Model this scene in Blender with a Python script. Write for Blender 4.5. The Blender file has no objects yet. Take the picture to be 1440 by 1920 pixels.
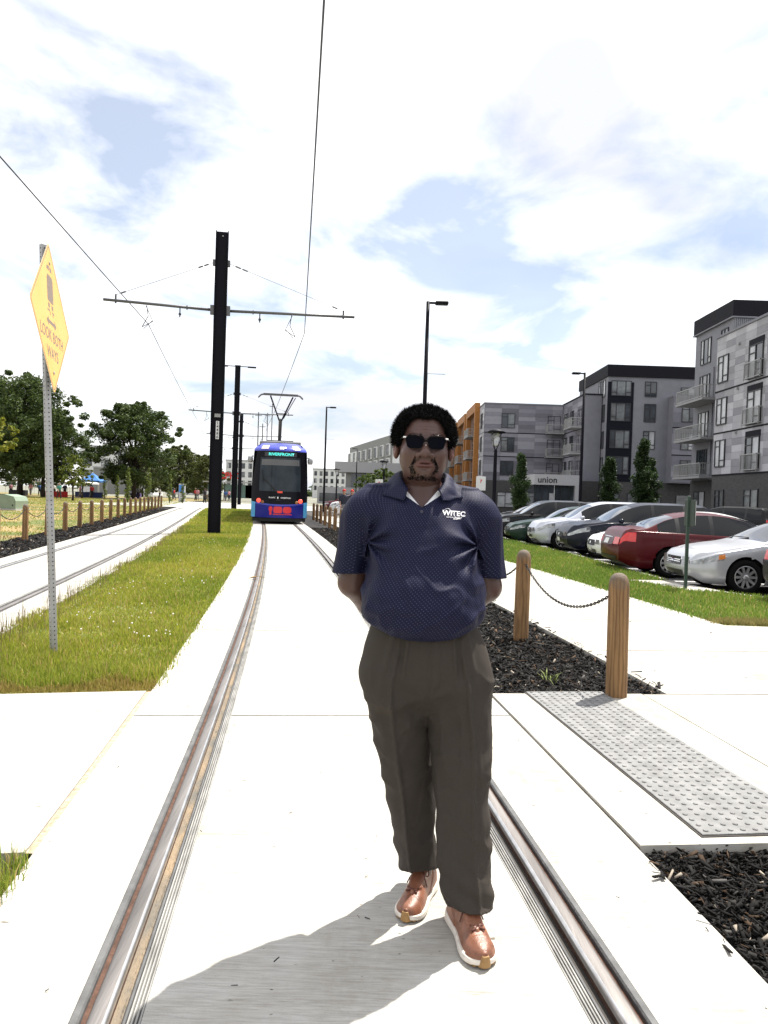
import bpy, bmesh, math, random
import numpy as np
from mathutils import Vector, Matrix
from mathutils.bvhtree import BVHTree
random.seed(7); RNG = np.random.default_rng(11)
PI = math.pi; rad = math.radians
scene = bpy.context.scene
COL = scene.collection

# ---------------------------------------------------------------- camera
CAM_H = 1.47; ROLL = rad(1.9); PITCH = math.atan(29/1443)
cam = bpy.data.cameras.new('Camera'); cam_o = bpy.data.objects.new('Camera', cam); COL.objects.link(cam_o)
cam.sensor_fit = 'VERTICAL'; cam.sensor_height = 36; cam.lens = 36*1443/1920
cam.clip_start = 0.05; cam.clip_end = 3000
_f = Vector((0, math.cos(PITCH), -math.sin(PITCH))); _u0 = Vector((0, math.sin(PITCH), math.cos(PITCH))); _x = Vector((1,0,0))
_r = _x*math.cos(ROLL) + _u0*math.sin(ROLL); _u = -_x*math.sin(ROLL) + _u0*math.cos(ROLL)
cam_o.matrix_world = Matrix(((_r.x,_u.x,-_f.x,0),(_r.y,_u.y,-_f.y,0),(_r.z,_u.z,-_f.z,CAM_H),(0,0,0,1)))
scene.camera = cam_o

# ---------------------------------------------------------------- light
SUN_EL = rad(62); SUN_AZ = rad(42.5)          # from +Y towards +X
sun = bpy.data.lights.new('sun', 'SUN'); sun.energy = 4.6; sun.angle = rad(0.6); sun.color = (1.0, 0.955, 0.88)
sun_o = bpy.data.objects.new('sun', sun); COL.objects.link(sun_o)
_sd = Vector((math.sin(SUN_AZ)*math.cos(SUN_EL), math.cos(SUN_AZ)*math.cos(SUN_EL), math.sin(SUN_EL)))
sun_o.rotation_euler = _sd.to_track_quat('Z', 'Y').to_euler(); sun_o.location = (20, 20, 60)

scene.view_settings.view_transform = 'Standard'; scene.view_settings.look = 'None'
scene.view_settings.exposure = 0.95; scene.view_settings.gamma = 1.0
scene.view_settings.use_curve_mapping = False
scene.cycles.max_bounces = 6; scene.cycles.diffuse_bounces = 3; scene.cycles.glossy_bounces = 3
scene.cycles.transparent_max_bounces = 6; scene.cycles.caustics_reflective = False; scene.cycles.caustics_refractive = False

# ---------------------------------------------------------------- sky: Nishita blue with a broken cloud deck
world = bpy.data.worlds.new('World'); scene.world = world; world.use_nodes = True
nt = world.node_tree; nt.nodes.clear()
def N(t, **k):
    n = nt.nodes.new(t)
    for a, v in k.items(): setattr(n, a, v)
    return n
def LK(a, b): nt.links.new(a, b)
def mth(op, a, b=None, clamp=False):
    n = N('ShaderNodeMath', operation=op, use_clamp=clamp)
    for i, v in enumerate((a, b)):
        if v is None: continue
        if isinstance(v, (int, float)): n.inputs[i].default_value = v
        else: LK(v, n.inputs[i])
    return n.outputs[0]
sky = N('ShaderNodeTexSky', sky_type='NISHITA'); sky.sun_disc = False; sky.sun_elevation = SUN_EL; sky.sun_rotation = SUN_AZ
sky.air_density = 1.0; sky.dust_density = 1.2; sky.ozone_density = 1.5
tc = N('ShaderNodeTexCoord'); sep = N('ShaderNodeSeparateXYZ'); LK(tc.outputs['Generated'], sep.inputs[0])
zz = mth('ADD', mth('MAXIMUM', sep.outputs['Z'], 0.0), 0.16)
px_, py_ = mth('DIVIDE', sep.outputs['X'], zz), mth('DIVIDE', sep.outputs['Y'], zz)
cmb = N('ShaderNodeCombineXYZ'); LK(px_, cmb.inputs[0]); LK(py_, cmb.inputs[1])
mp = N('ShaderNodeMapping'); mp.inputs['Location'].default_value = (5.3, 2.9, 1.4); mp.inputs['Rotation'].default_value = (0, 0, rad(-28)); mp.inputs['Scale'].default_value = (1.0, 0.92, 1)
LK(cmb.outputs[0], mp.inputs['Vector'])
nz = N('ShaderNodeTexNoise'); nz.inputs['Scale'].default_value = 2.3; nz.inputs['Detail'].default_value = 10; nz.inputs['Roughness'].default_value = 0.55; nz.inputs['Distortion'].default_value = 0.35
LK(mp.outputs[0], nz.inputs['Vector'])
nz2 = N('ShaderNodeTexNoise'); nz2.inputs['Scale'].default_value = 0.9; nz2.inputs['Detail'].default_value = 4; nz2.inputs['Roughness'].default_value = 0.5
LK(mp.outputs[0], nz2.inputs['Vector'])
# openings in the deck, where the photograph shows blue
acc = nz.outputs[0]
for (dx, dy, dz, sharp, amt) in ((-.013,.922,.387,260,.07),(.059,.935,.35,260,.09),(.127,.95,.286,300,.10),(.20,.953,.225,420,.10),(.357,.866,.352,500,.07),(.395,.866,.306,420,.08),(-.40,.852,.339,260,.0),(-.30,.895,.329,240,.02),(-.115,.976,.186,500,.07)):
    dv = Vector((dx,dy,dz)).normalized(); vm = N('ShaderNodeVectorMath', operation='DOT_PRODUCT'); LK(tc.outputs['Generated'], vm.inputs[0]); vm.inputs[1].default_value = dv
    acc = mth('SUBTRACT', acc, mth('MULTIPLY', mth('EXPONENT', mth('MULTIPLY', mth('SUBTRACT', vm.outputs['Value'], 1.0), float(sharp))), amt))
rmp = N('ShaderNodeValToRGB'); LK(acc, rmp.inputs[0])
rmp.color_ramp.elements[0].position = 0.33; rmp.color_ramp.elements[0].color = (0.26,)*3+(1,)
rmp.color_ramp.elements[1].position = 0.545; rmp.color_ramp.elements[1].color = (1,)*3+(1,)
# clouds thicken into a white veil towards the horizon
veil = mth('POWER', mth('SUBTRACT', 1.0, mth('MAXIMUM', sep.outputs['Z'], 0.0)), 9.0)
cov = mth('MAXIMUM', rmp.outputs[0], veil, True)
gv = N('ShaderNodeVectorMath', operation='DOT_PRODUCT'); LK(tc.outputs['Generated'], gv.inputs[0]); gv.inputs[1].default_value = (.173,.863,.474)
c2 = mth('SUBTRACT', nz2.outputs[0], mth('MULTIPLY', mth('EXPONENT', mth('MULTIPLY', mth('SUBTRACT', gv.outputs['Value'], 1.0), 260.0)), .16))
ccol = N('ShaderNodeValToRGB'); LK(c2, ccol.inputs[0])
ccol.color_ramp.elements[0].position = 0.34; ccol.color_ramp.elements[0].color = (0.50, 0.51, 0.56, 1)
ccol.color_ramp.elements[1].position = 0.50; ccol.color_ramp.elements[1].color = (0.79, 0.79, 0.80, 1)
bg1 = N('ShaderNodeBackground'); LK(sky.outputs[0], bg1.inputs[0]); bg1.inputs[1].default_value = 0.075
bg2 = N('ShaderNodeBackground'); LK(ccol.outputs[0], bg2.inputs[0]); bg2.inputs[1].default_value = 1.0
mx = N('ShaderNodeMixShader'); LK(cov, mx.inputs[0]); LK(bg1.outputs[0], mx.inputs[1]); LK(bg2.outputs[0], mx.inputs[2])
ow = N('ShaderNodeOutputWorld'); LK(mx.outputs[0], ow.inputs[0])

# ---------------------------------------------------------------- materials
_M = {}
def mat(name, col, rough=0.6, metal=0.0, var=0.0, vscale=8.0, bump=0.0, bscale=60.0, col2=None, stretch=(1,1,1), spec=0.5, emit=None, estr=0.0, coat=0.0, detail=6, obj_rand=0.0, trans=0.0, ramp=(0.35,0.65)):
    if name in _M: return _M[name]
    m = bpy.data.materials.new(name); m.use_nodes = True; t = m.node_tree
    b = t.nodes['Principled BSDF']
    b.inputs['Base Color'].default_value = (*col, 1); b.inputs['Roughness'].default_value = rough; b.inputs['Metallic'].default_value = metal
    b.inputs['Specular IOR Level'].default_value = spec
    if coat: b.inputs['Coat Weight'].default_value = coat; b.inputs['Coat Roughness'].default_value = 0.05
    if trans: b.inputs['Transmission Weight'].default_value = trans
    if emit: b.inputs['Emission Color'].default_value = (*emit, 1); b.inputs['Emission Strength'].default_value = estr
    last = None
    if var or bump or col2:
        tcn = t.nodes.new('ShaderNodeTexCoord'); mpn = t.nodes.new('ShaderNodeMapping'); mpn.inputs['Scale'].default_value = stretch
        t.links.new(tcn.outputs['Object'], mpn.inputs[0])
    if var or col2:
        n = t.nodes.new('ShaderNodeTexNoise'); n.inputs['Scale'].default_value = vscale; n.inputs['Detail'].default_value = detail; n.inputs['Roughness'].default_value = 0.6
        t.links.new(mpn.outputs[0], n.inputs['Vector'])
        r = t.nodes.new('ShaderNodeValToRGB'); t.links.new(n.outputs[0], r.inputs[0])
        r.color_ramp.elements[0].position = ramp[0]; r.color_ramp.elements[1].position = ramp[1]
        c2 = col2 if col2 else tuple(min(1, c*(1+var)) for c in col)
        c1 = col if col2 else tuple(c*(1-var) for c in col)
        r.color_ramp.elements[0].color = (*c1, 1); r.color_ramp.elements[1].color = (*c2, 1)
        last = r.outputs[0]
    if obj_rand:
        oi = t.nodes.new('ShaderNodeObjectInfo'); hs = t.nodes.new('ShaderNodeHueSaturation')
        mr = t.nodes.new('ShaderNodeMapRange'); mr.inputs[3].default_value = 1-obj_rand; mr.inputs[4].default_value = 1+obj_rand
        t.links.new(oi.outputs['Random'], mr.inputs[0]); t.links.new(mr.outputs[0], hs.inputs['Value'])
        if last: t.links.new(last, hs.inputs['Color'])
        else: hs.inputs['Color'].default_value = (*col, 1)
        last = hs.outputs[0]
    if last: t.links.new(last, b.inputs['Base Color'])
    if bump:
        n2 = t.nodes.new('ShaderNodeTexNoise'); n2.inputs['Scale'].default_value = bscale; n2.inputs['Detail'].default_value = 5
        t.links.new(mpn.outputs[0], n2.inputs['Vector'])
        bn = t.nodes.new('ShaderNodeBump'); bn.inputs['Strength'].default_value = bump; bn.inputs['Distance'].default_value = 0.02
        t.links.new(n2.outputs[0], bn.inputs['Height']); t.links.new(bn.outputs[0], b.inputs['Normal'])
    _M[name] = m
    return m
def attr_mat(name, rough=0.7, spec=0.3, trans_leaf=0.0, metal=0.0):
    """colour comes from the mesh's per-face 'Col' attribute (leaf, chip or blade individual colour)"""
    if name in _M: return _M[name]
    m = bpy.data.materials.new(name); m.use_nodes = True; t = m.node_tree; b = t.nodes['Principled BSDF']
    a = t.nodes.new('ShaderNodeAttribute'); a.attribute_name = 'Col'
    t.links.new(a.outputs['Color'], b.inputs['Base Color']); b.inputs['Roughness'].default_value = rough; b.inputs['Specular IOR Level'].default_value = spec; b.inputs['Metallic'].default_value = metal
    if trans_leaf:
        tr = t.nodes.new('ShaderNodeBsdfTranslucent'); t.links.new(a.outputs['Color'], tr.inputs[0])
        mxs = t.nodes.new('ShaderNodeMixShader'); mxs.inputs[0].default_value = trans_leaf
        t.links.new(b.outputs[0], mxs.inputs[1]); t.links.new(tr.outputs[0], mxs.inputs[2]); t.links.new(mxs.outputs[0], t.nodes['Material Output'].inputs[0])
    _M[name] = m
    return m

# ---------------------------------------------------------------- objects
def tag(o, label=None, cat=None, group=None, kind=None):
    if label: o['label'] = label
    if cat: o['category'] = cat
    if group: o['group'] = group
    if kind: o['kind'] = kind
    return o
def thing(name, label, cat, loc=(0,0,0), rz=0, group=None):
    o = bpy.data.objects.new(name, None); COL.objects.link(o); o.location = loc; o.rotation_euler = (0,0,rz); o.empty_display_size = 0.2
    return tag(o, label, cat, group)
def link(name, me, parent=None, m=None):
    o = bpy.data.objects.new(name, me); COL.objects.link(o)
    if parent is not None: o.parent = parent
    if m is not None and not me.materials: me.materials.append(m)
    return o
def dup(root, loc=None, rz=None, parent=None, scale=None):
    c = root.copy(); COL.objects.link(c)
    if parent is not None: c.parent = parent
    if loc is not None: c.location = loc
    if rz is not None: c.rotation_euler = (0,0,rz)
    if scale is not None: c.scale = scale
    for ch in list(root.children): dup(ch, parent=c)
    return c
def pymesh(name, V, F, smooth=False, cols=None):
    me = bpy.data.meshes.new(name); me.from_pydata([tuple(v) for v in V], [], [tuple(f) for f in F]); me.update()
    if smooth: me.shade_smooth()
    return me
def npmesh(name, V, F, smooth=False, cols=None):
    """V (n,3) array, F (m,k) array of equal-sized faces, cols (m,3) per-face colour"""
    me = bpy.data.meshes.new(name); V = np.asarray(V, np.float32); F = np.asarray(F, np.int32); m, k = F.shape
    me.vertices.add(len(V)); me.vertices.foreach_set('co', V.ravel())
    me.loops.add(m*k); me.loops.foreach_set('vertex_index', F.ravel())
    me.polygons.add(m); me.polygons.foreach_set('loop_start', np.arange(0, m*k, k, dtype=np.int32)); 
    me.update(calc_edges=True); me.validate()
    if cols is not None:
        a = me.attributes.new('Col', 'FLOAT_COLOR', 'FACE'); a.data.foreach_set('color', np.c_[cols, np.ones(len(cols))].astype(np.float32).ravel())
    if smooth: me.shade_smooth()
    return me
class MB:
    """collects simple shapes; build() links them as one mesh object"""
    def __init__(s): s.v = []; s.f = []
    def add(s, V, F):
        n = len(s.v); s.v += [tuple(v) for v in V]; s.f += [tuple(i+n for i in f) for f in F]; return s
    def box(s, c, d, rz=0, bev=0.0, M=None):
        x, y, z = d[0]/2, d[1]/2, d[2]/2
        if bev:
            b = min(bev, x*.9, y*.9, z*.9); V = []; 
            for sz in (-1,1):
                for (px, py) in ((-x+b,-y),(x-b,-y),(x,-y+b),(x,y-b),(x-b,y),(-x+b,y),(-x,y-b),(-x,-y+b)): V.append((px,py,sz*(z-b)))
            for sz in (-1,1):
                for (px, py) in ((-x+b,-y+b),(x-b,-y+b),(x-b,y-b),(-x+b,y-b)): V.append((px,py,sz*z))
            F = [(i,(i+1)%8,8+(i+1)%8,8+i) for i in range(8)]
            F += [(19-3,17,18,19)[::1], (20,21,22,23)]
            F[-2] = (19,18,17,16)
            lo = [(0,1,17,16),(1,2,17),(2,3,18,17),(3,4,18),(4,5,19,18),(5,6,19),(6,7,16,19),(7,0,16)]
            F += [f[::-1] for f in lo] + [tuple((i+8 if i < 8 else i+4) for i in f) for f in lo]
        else:
            V = [(-x,-y,-z),(x,-y,-z),(x,y,-z),(-x,y,-z),(-x,-y,z),(x,-y,z),(x,y,z),(-x,y,z)]
            F = [(3,2,1,0),(4,5,6,7),(0,1,5,4),(1,2,6,5),(2,3,7,6),(3,0,4,7)]
        if M is None: M = Matrix.Translation(c) @ Matrix.Rotation(rz, 4, 'Z')
        return s.add([M @ Vector(v) for v in V], F)
    def tube(s, pts, r, n=8, cap=True):
        pts = [Vector(p) for p in pts]; rs = r if isinstance(r, (list, tuple)) else [r]*len(pts)
        rings = []; up = None
        for i, p in enumerate(pts):
            t = (pts[min(i+1, len(pts)-1)] - pts[max(i-1, 0)]).normalized()
            if up is None: up = Vector((0,0,1)) if abs(t.z) < .9 else Vector((0,1,0))
            a = t.cross(up).normalized(); b = a.cross(t).normalized(); up = b
            rings.append([p + (a*math.cos(2*PI*k/n) + b*math.sin(2*PI*k/n))*rs[i] for k in range(n)])
        V = [v for q in rings for v in q]; F = []
        for i in range(len(pts)-1):
            for k in range(n): F.append((i*n+k, i*n+(k+1)%n, (i+1)*n+(k+1)%n, (i+1)*n+k))
        if cap: F += [tuple(range(n))[::-1], tuple((len(pts)-1)*n+k for k in range(n))]
        return s.add(V, F)
    def lathe(s, prof, c=(0,0,0), n=16, M=None):
        V = []; F = []; m = len(prof)
        for (r, z) in prof:
            for k in range(n): V.append((c[0]+r*math.cos(2*PI*k/n), c[1]+r*math.sin(2*PI*k/n), c[2]+z))
        for i in range(m-1):
            for k in range(n): F.append((i*n+k, i*n+(k+1)%n, (i+1)*n+(k+1)%n, (i+1)*n+k))
        F += [tuple(range(n))[::-1], tuple((m-1)*n+k for k in range(n))]
        if M is not None: V = [M @ Vector(v) for v in V]
        return s.add(V, F)
    def prism(s, poly, z0, z1, M=None):
        n = len(poly); V = [(p[0],p[1],z0) for p in poly]+[(p[0],p[1],z1) for p in poly]
        F = [tuple(range(n))[::-1], tuple(range(n, 2*n))]+[(i,(i+1)%n,n+(i+1)%n,n+i) for i in range(n)]
        if M is not None: V = [M @ Vector(v) for v in V]
        return s.add(V, F)
    def mesh(s, name='m', smooth=False): return pymesh(name, s.v, s.f, smooth)
    def build(s, name, m, parent=None, smooth=False):
        return link(name, s.mesh(name, smooth), parent, m)
def smooth_by_angle(o, a=40):
    me = o.data; me.shade_smooth()
    try: me.set_sharp_from_angle(angle=rad(a))
    except Exception: pass
    return o
def text_mesh(txt, size=1.0, extrude=0.0, align='CENTER', bold=0.0, sx=1.0):
    c = bpy.data.curves.new('t', 'FONT'); c.body = txt; c.size = size; c.extrude = extrude; c.align_x = align; c.align_y = 'CENTER'; c.offset = bold; c.resolution_u = 3
    o = bpy.data.objects.new('t', c); COL.objects.link(o); dg = bpy.context.evaluated_depsgraph_get(); dg.update()
    me = bpy.data.meshes.new_from_object(o.evaluated_get(dg)); bpy.data.objects.remove(o); bpy.data.curves.remove(c)
    if sx != 1.0:
        for v in me.vertices: v.co.x *= sx
    me.materials.clear()
    return me

# ---------------------------------------------------------------- numpy noise, SDF helpers, surface nets
_lat = RNG.random((32,32,32))
def vnoise(x, y, z):
    xi, yi, zi = np.floor(x).astype(int), np.floor(y).astype(int), np.floor(z).astype(int)
    fx, fy, fz = x-xi, y-yi, z-zi
    fx, fy, fz = fx*fx*(3-2*fx), fy*fy*(3-2*fy), fz*fz*(3-2*fz)
    g = lambda a,b,c: _lat[(xi+a)&31, (yi+b)&31, (zi+c)&31]
    l = lambda a,b,t: a+(b-a)*t
    return l(l(l(g(0,0,0),g(1,0,0),fx), l(g(0,1,0),g(1,1,0),fx), fy), l(l(g(0,0,1),g(1,0,1),fx), l(g(0,1,1),g(1,1,1),fx), fy), fz)*2-1
def smin(a, b, k):
    h = np.clip(0.5+0.5*(b-a)/k, 0, 1); return b+(a-b)*h-k*h*(1-h)
def smax(a, b, k): return -smin(-a, -b, k)
def ell(P, c, r):
    x, y, z = (P[0]-c[0])/r[0], (P[1]-c[1])/r[1], (P[2]-c[2])/r[2]
    k0 = np.sqrt(x*x+y*y+z*z); k1 = np.sqrt((x/r[0])**2+(y/r[1])**2+(z/r[2])**2)
    return k0*(k0-1)/np.maximum(k1, 1e-6)
def cone(P, a, b, r1, r2):
    a = np.array(a, float); b = np.array(b, float); d = b-a; L2 = float(d@d)
    px, py, pz = P[0]-a[0], P[1]-a[1], P[2]-a[2]
    t = np.clip((px*d[0]+py*d[1]+pz*d[2])/L2, 0, 1)
    return np.sqrt((px-t*d[0])**2+(py-t*d[1])**2+(pz-t*d[2])**2)-(r1+(r2-r1)*t)
def cubic(xs, ys, x):
    xs = np.asarray(xs, float); ys = np.asarray(ys, float)
    m = np.gradient(ys, xs); x = np.clip(x, xs[0], xs[-1]); i = np.clip(np.searchsorted(xs, x)-1, 0, len(xs)-2)
    h = xs[i+1]-xs[i]; t = (x-xs[i])/h
    return (2*t**3-3*t**2+1)*ys[i]+(t**3-2*t**2+t)*h*m[i]+(-2*t**3+3*t**2)*ys[i+1]+(t**3-t**2)*h*m[i+1]
def loft(P, T, n=2.0, ext=0.0):
    """distance to a stack of (super)ellipses: rows z, cx, cy, a, b"""
    T = np.array(sorted(T)); z = P[2]
    cx, cy, a, b = (cubic(T[:,0], T[:,i], z) for i in (1,2,3,4))
    q = (np.abs((P[0]-cx)/a)**n+np.abs((P[1]-cy)/b)**n)**(1/n)
    d = (q-1)*np.minimum(a, b)
    e = np.maximum(T[0,0]-z, z-T[-1,0])
    return np.maximum(d, e-ext)
def nets(fn, lo, hi, h):
    ax = [np.arange(lo[i], hi[i]+h, h) for i in range(3)]
    P = np.meshgrid(*ax, indexing='ij'); v = fn(P); s = v < 0; sh = np.array(v.shape)-1
    acc = np.zeros((*sh, 3)); cnt = np.zeros(sh)
    def sl(o): return tuple(slice(o[i], o[i]+sh[i]) for i in range(3))
    for axis in range(3):
        oth = [i for i in range(3) if i != axis]
        for p in (0,1):
            for q in (0,1):
                o0 = [0,0,0]; o0[oth[0]] = p; o0[oth[1]] = q; o1 = list(o0); o1[axis] = 1
                a, b = v[sl(o0)], v[sl(o1)]; c = (a < 0) != (b < 0)
                t = np.where(c, a/np.where(c, a-b, 1), 0)
                for i in range(3): acc[..., i] += np.where(c, (t if i == axis else o0[i]), 0)
                cnt += c
    act = cnt > 0; idx = -np.ones(sh, int); idx[act] = np.arange(act.sum())
    ijk = np.argwhere(act); V = (acc[act]/cnt[act][:,None]+ijk)*h+np.array([a[0] for a in ax])
    Fs = []
    for axis in range(3):
        o = [i for i in range(3) if i != axis]
        s0 = [slice(1,-1)]*3; s0[axis] = slice(0,-1); s1 = [slice(1,-1)]*3; s1[axis] = slice(1,None)
        a, b = s[tuple(s0)], s[tuple(s1)]; ch = np.argwhere(a != b); 
        if not len(ch): continue
        inside = a[tuple(ch.T)]
        base = ch.copy(); base[:, o[0]] += 1; base[:, o[1]] += 1
        def cell(da, db):
            c = base.copy(); c[:, o[0]] -= da; c[:, o[1]] -= db; return idx[tuple(c.T)]
        q = np.stack([cell(0,0), cell(1,0), cell(1,1), cell(0,1)], 1)
        flip = inside if axis != 1 else ~inside
        q[~flip] = q[~flip][:, ::-1]
        Fs.append(q)
    F = np.concatenate(Fs)
    F = F[(F >= 0).all(1)]
    return V, F
def relax(V, F, it=1, lam=0.5):
    E = np.concatenate([F[:, [i, (i+1) % 4]] for i in range(4)])
    for _ in range(it):
        s = np.zeros_like(V); c = np.zeros(len(V)); np.add.at(s, E[:,0], V[E[:,1]]); np.add.at(c, E[:,0], 1); np.add.at(s, E[:,1], V[E[:,0]]); np.add.at(c, E[:,1], 1)
        V = V+lam*(s/np.maximum(c,1)[:,None]-V)
    return V
# ================================================================ ground, tracks, walks
C1T = np.array([(-6,0.75),(2,0.03),(5.5,-0.38),(11.5,-1.18),(16.5,-1.86),(24,-2.98),(35,-4.6),(45,-6.4),(60,-9.15),(90,-14.8),(120,-20.5)])
C2T = np.array([(-6,-3.1),(3,-4.3),(9,-5.18),(14,-6.08),(18,-6.78),(24,-7.9),(36,-10.3),(45,-12.2),(58,-14.8),(66,-16.3),(90,-20.8),(120,-26.5)])
def crv(T):
    p = np.polyfit(T[:,0], T[:,1], 5, w=1/(1+np.abs(T[:,0])/9))
    return np.poly1d(p), np.poly1d(p).deriv()
C1, D1 = crv(C1T); C2, D2 = crv(C2T)
def along(C, D, y, off):
    s = D(y); n = 1/math.sqrt(1+s*s); return (C(y)+off*n, y-off*s*n)
def strip_mb(C, D, o0, o1, y0, y1, z=0.0, th=0.0, step=0.6, mb=None):
    mb = mb or MB(); n = max(1, int(math.ceil((y1-y0)/step))); ys = [y0+(y1-y0)*i/n for i in range(n+1)]
    A = [along(C, D, y, o0) for y in ys]; B = [along(C, D, y, o1) for y in ys]
    V = [(*p, z) for p in A]+[(*p, z) for p in B]; k = n+1
    F = [(i, k+i, k+i+1, i+1) for i in range(n)]
    if th:
        V += [(*p, z-th) for p in A]+[(*p, z-th) for p in B]
        F += [(i, i+1, 2*k+i+1, 2*k+i) for i in range(n)] + [(k+i+1, k+i, 3*k+i, 3*k+i+1) for i in range(n)] + [(0, 2*k, 3*k, k), (n, k+n, 3*k+n, 2*k+n)]
    return mb.add(V, F)
def poly_sheet(name, poly, z, m, kind='structure', th=0.0, parent=None):
    mb = MB()
    if th: mb.prism(poly, z-th, z)
    else: mb.add([(*p, z) for p in poly], [tuple(range(len(poly)))])
    o = mb.build(name, m, parent)
    if kind and parent is None: tag(o, kind=kind)
    return o

def concrete_mat(name, col=(0.50,0.49,0.462), broom=1.0):
    m = bpy.data.materials.new(name); m.use_nodes = True; t = m.node_tree; b = t.nodes['Principled BSDF']; b.inputs['Roughness'].default_value = 0.85; b.inputs['Specular IOR Level'].default_value = 0.25
    tcn = t.nodes.new('ShaderNodeTexCoord'); 
    def noise(scale, st, det=6, ro=0.6):
        mpn = t.nodes.new('ShaderNodeMapping'); mpn.inputs['Scale'].default_value = st; t.links.new(tcn.outputs['Object'], mpn.inputs[0])
        n = t.nodes.new('ShaderNodeTexNoise'); n.inputs['Scale'].default_value = scale; n.inputs['Detail'].default_value = det; n.inputs['Roughness'].default_value = ro; t.links.new(mpn.outputs[0], n.inputs[0]); return n.outputs[0]
    def ramp(src, p0, p1, c0, c1):
        r = t.nodes.new('ShaderNodeValToRGB'); r.color_ramp.elements[0].position = p0; r.color_ramp.elements[1].position = p1; r.color_ramp.elements[0].color = (*c0,1); r.color_ramp.elements[1].color = (*c1,1); t.links.new(src, r.inputs[0]); return r.outputs[0]
    def mix(a, b_, typ='MULTIPLY', fac=1.0):
        n = t.nodes.new('ShaderNodeMix'); n.data_type = 'RGBA'; n.blend_type = typ; n.inputs[0].default_value = fac; t.links.new(a, n.inputs[6]); t.links.new(b_, n.inputs[7]); return n.outputs[2]
    base = ramp(noise(0.9, (1,1,1)), 0.3, 0.7, tuple(c*0.90 for c in col), tuple(min(1,c*1.08) for c in col))
    blot = ramp(noise(5, (1,1,1), 8, .7), 0.38, 0.60, (0.89,0.875,0.84), (1,1,1))
    br = ramp(noise(26, (0.10,1.6,1), 7, .75), 0.36, 0.56, (0.87,0.86,0.85), (1,1,1))
    br2 = ramp(noise(90, (0.10,1.5,1), 4, .7), 0.34, 0.60, (0.78,0.77,0.76), (1.0,1.0,1.0))
    grain = ramp(noise(300, (1,1,1), 3, .7), 0.32, 0.55, (0.82,0.82,0.81), (1,1,1))
    c = mix(base, blot); c = mix(c, br, fac=broom); c = mix(c, br2, fac=broom); c = mix(c, grain)
    spot = ramp(noise(16, (1,1.6,1), 2, .5), 0.725, 0.75, (1,1,1), (0.40,0.38,0.35)); c = mix(c, spot)
    stain = ramp(noise(1.7, (1.0,.45,1), 9, .72), 0.52, 0.70, (1,1,1), (0.78,0.745,0.68)); c = mix(c, stain)
    scuff = ramp(noise(3.2, (.35,3.0,1), 10, .78), 0.57, 0.68, (1,1,1), (0.70,0.68,0.64)); c = mix(c, scuff)
    fleck = ramp(noise(42, (.5,1.6,1), 3, .6), 0.70, 0.73, (1,1,1), (0.55,0.53,0.50)); c = mix(c, fleck)
    t.links.new(c, b.inputs['Base Color'])
    bn = t.nodes.new('ShaderNodeBump'); bn.inputs['Strength'].default_value = 0.35; bn.inputs['Distance'].default_value = 0.004
    t.links.new(noise(55, (0.12,1.4,1), 6, .7), bn.inputs['Height']); t.links.new(bn.outputs[0], b.inputs['Normal'])
    return m
M_CONC = concrete_mat('track_concrete'); M_WALK = concrete_mat('walk_concrete', (0.47,0.455,0.42), 0.6)
M_BASE = mat('far_ground_m', (0.17,0.17,0.13), 0.9, var=0.25, vscale=0.2)
M_SOIL = mat('soil', (0.075,0.06,0.038), 0.95, var=0.4, vscale=9, bump=0.6, bscale=40)
M_TURF = mat('turf', (0.10,0.13,0.03), 0.95, col2=(0.20,0.19,0.055), vscale=2.2, bump=0.8, bscale=70)
M_MULCHB = mat('mulch_base', (0.012,0.011,0.011), 0.95, var=0.4, vscale=50, bump=0.8, bscale=60)
M_ASPH = mat('asphalt', (0.045,0.045,0.047), 0.9, var=0.25, vscale=3, bump=0.3, bscale=200)
M_LAWN = mat('lawn', (0.10,0.125,0.03), 0.95, col2=(0.30,0.20,0.085), vscale=0.33, bump=0.8, bscale=30, ramp=(0.42,0.6))
M_DARK = mat('joint_dark', (0.05,0.045,0.04), 0.95)
M_TAN = mat('joint_sealant', (0.42,0.32,0.22), 0.9, var=0.35, vscale=30, bump=0.5)

poly_sheet('ground', [(-900,-200),(900,-200),(900,1500),(-900,1500)], -0.16, M_BASE)
# lawn on the left, beyond the bollards
lm = strip_mb(C2, D2, -90, -2.72, 4, 64, -0.03, step=4)
lm.add([(-160,62,-.031),(-19.5,62,-.031),(-26,102,-.031),(-27,135,-.031),(-160,150,-.031)],[(0,1,2,3,4)])
tag(lm.build('lawn', M_LAWN), kind='structure')
# median turf, right-hand verge soil
def between(C, D, o0, Cb, Db, o1, y0, y1, z, step=1.0):
    n = int((y1-y0)/step); V = []
    for i in range(n+1):
        y = y0+(y1-y0)*i/n; a = along(C, D, y, o0); b = along(Cb, Db, y, o1); V += [(*a, z), (*b, z)]
    return MB().add(V, [(2*i, 2*i+1, 2*i+3, 2*i+2) for i in range(n)])
tag(between(C2, D2, 1.2, C1, D1, -1.24, 4.6, 64, -0.02).build('median_verge', M_TURF), kind='structure')
tag(between(C2, D2, 1.2, C1, D1, -1.24, -4, 3.03, -0.02).build('near_verge', M_TURF), kind='structure')

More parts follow.
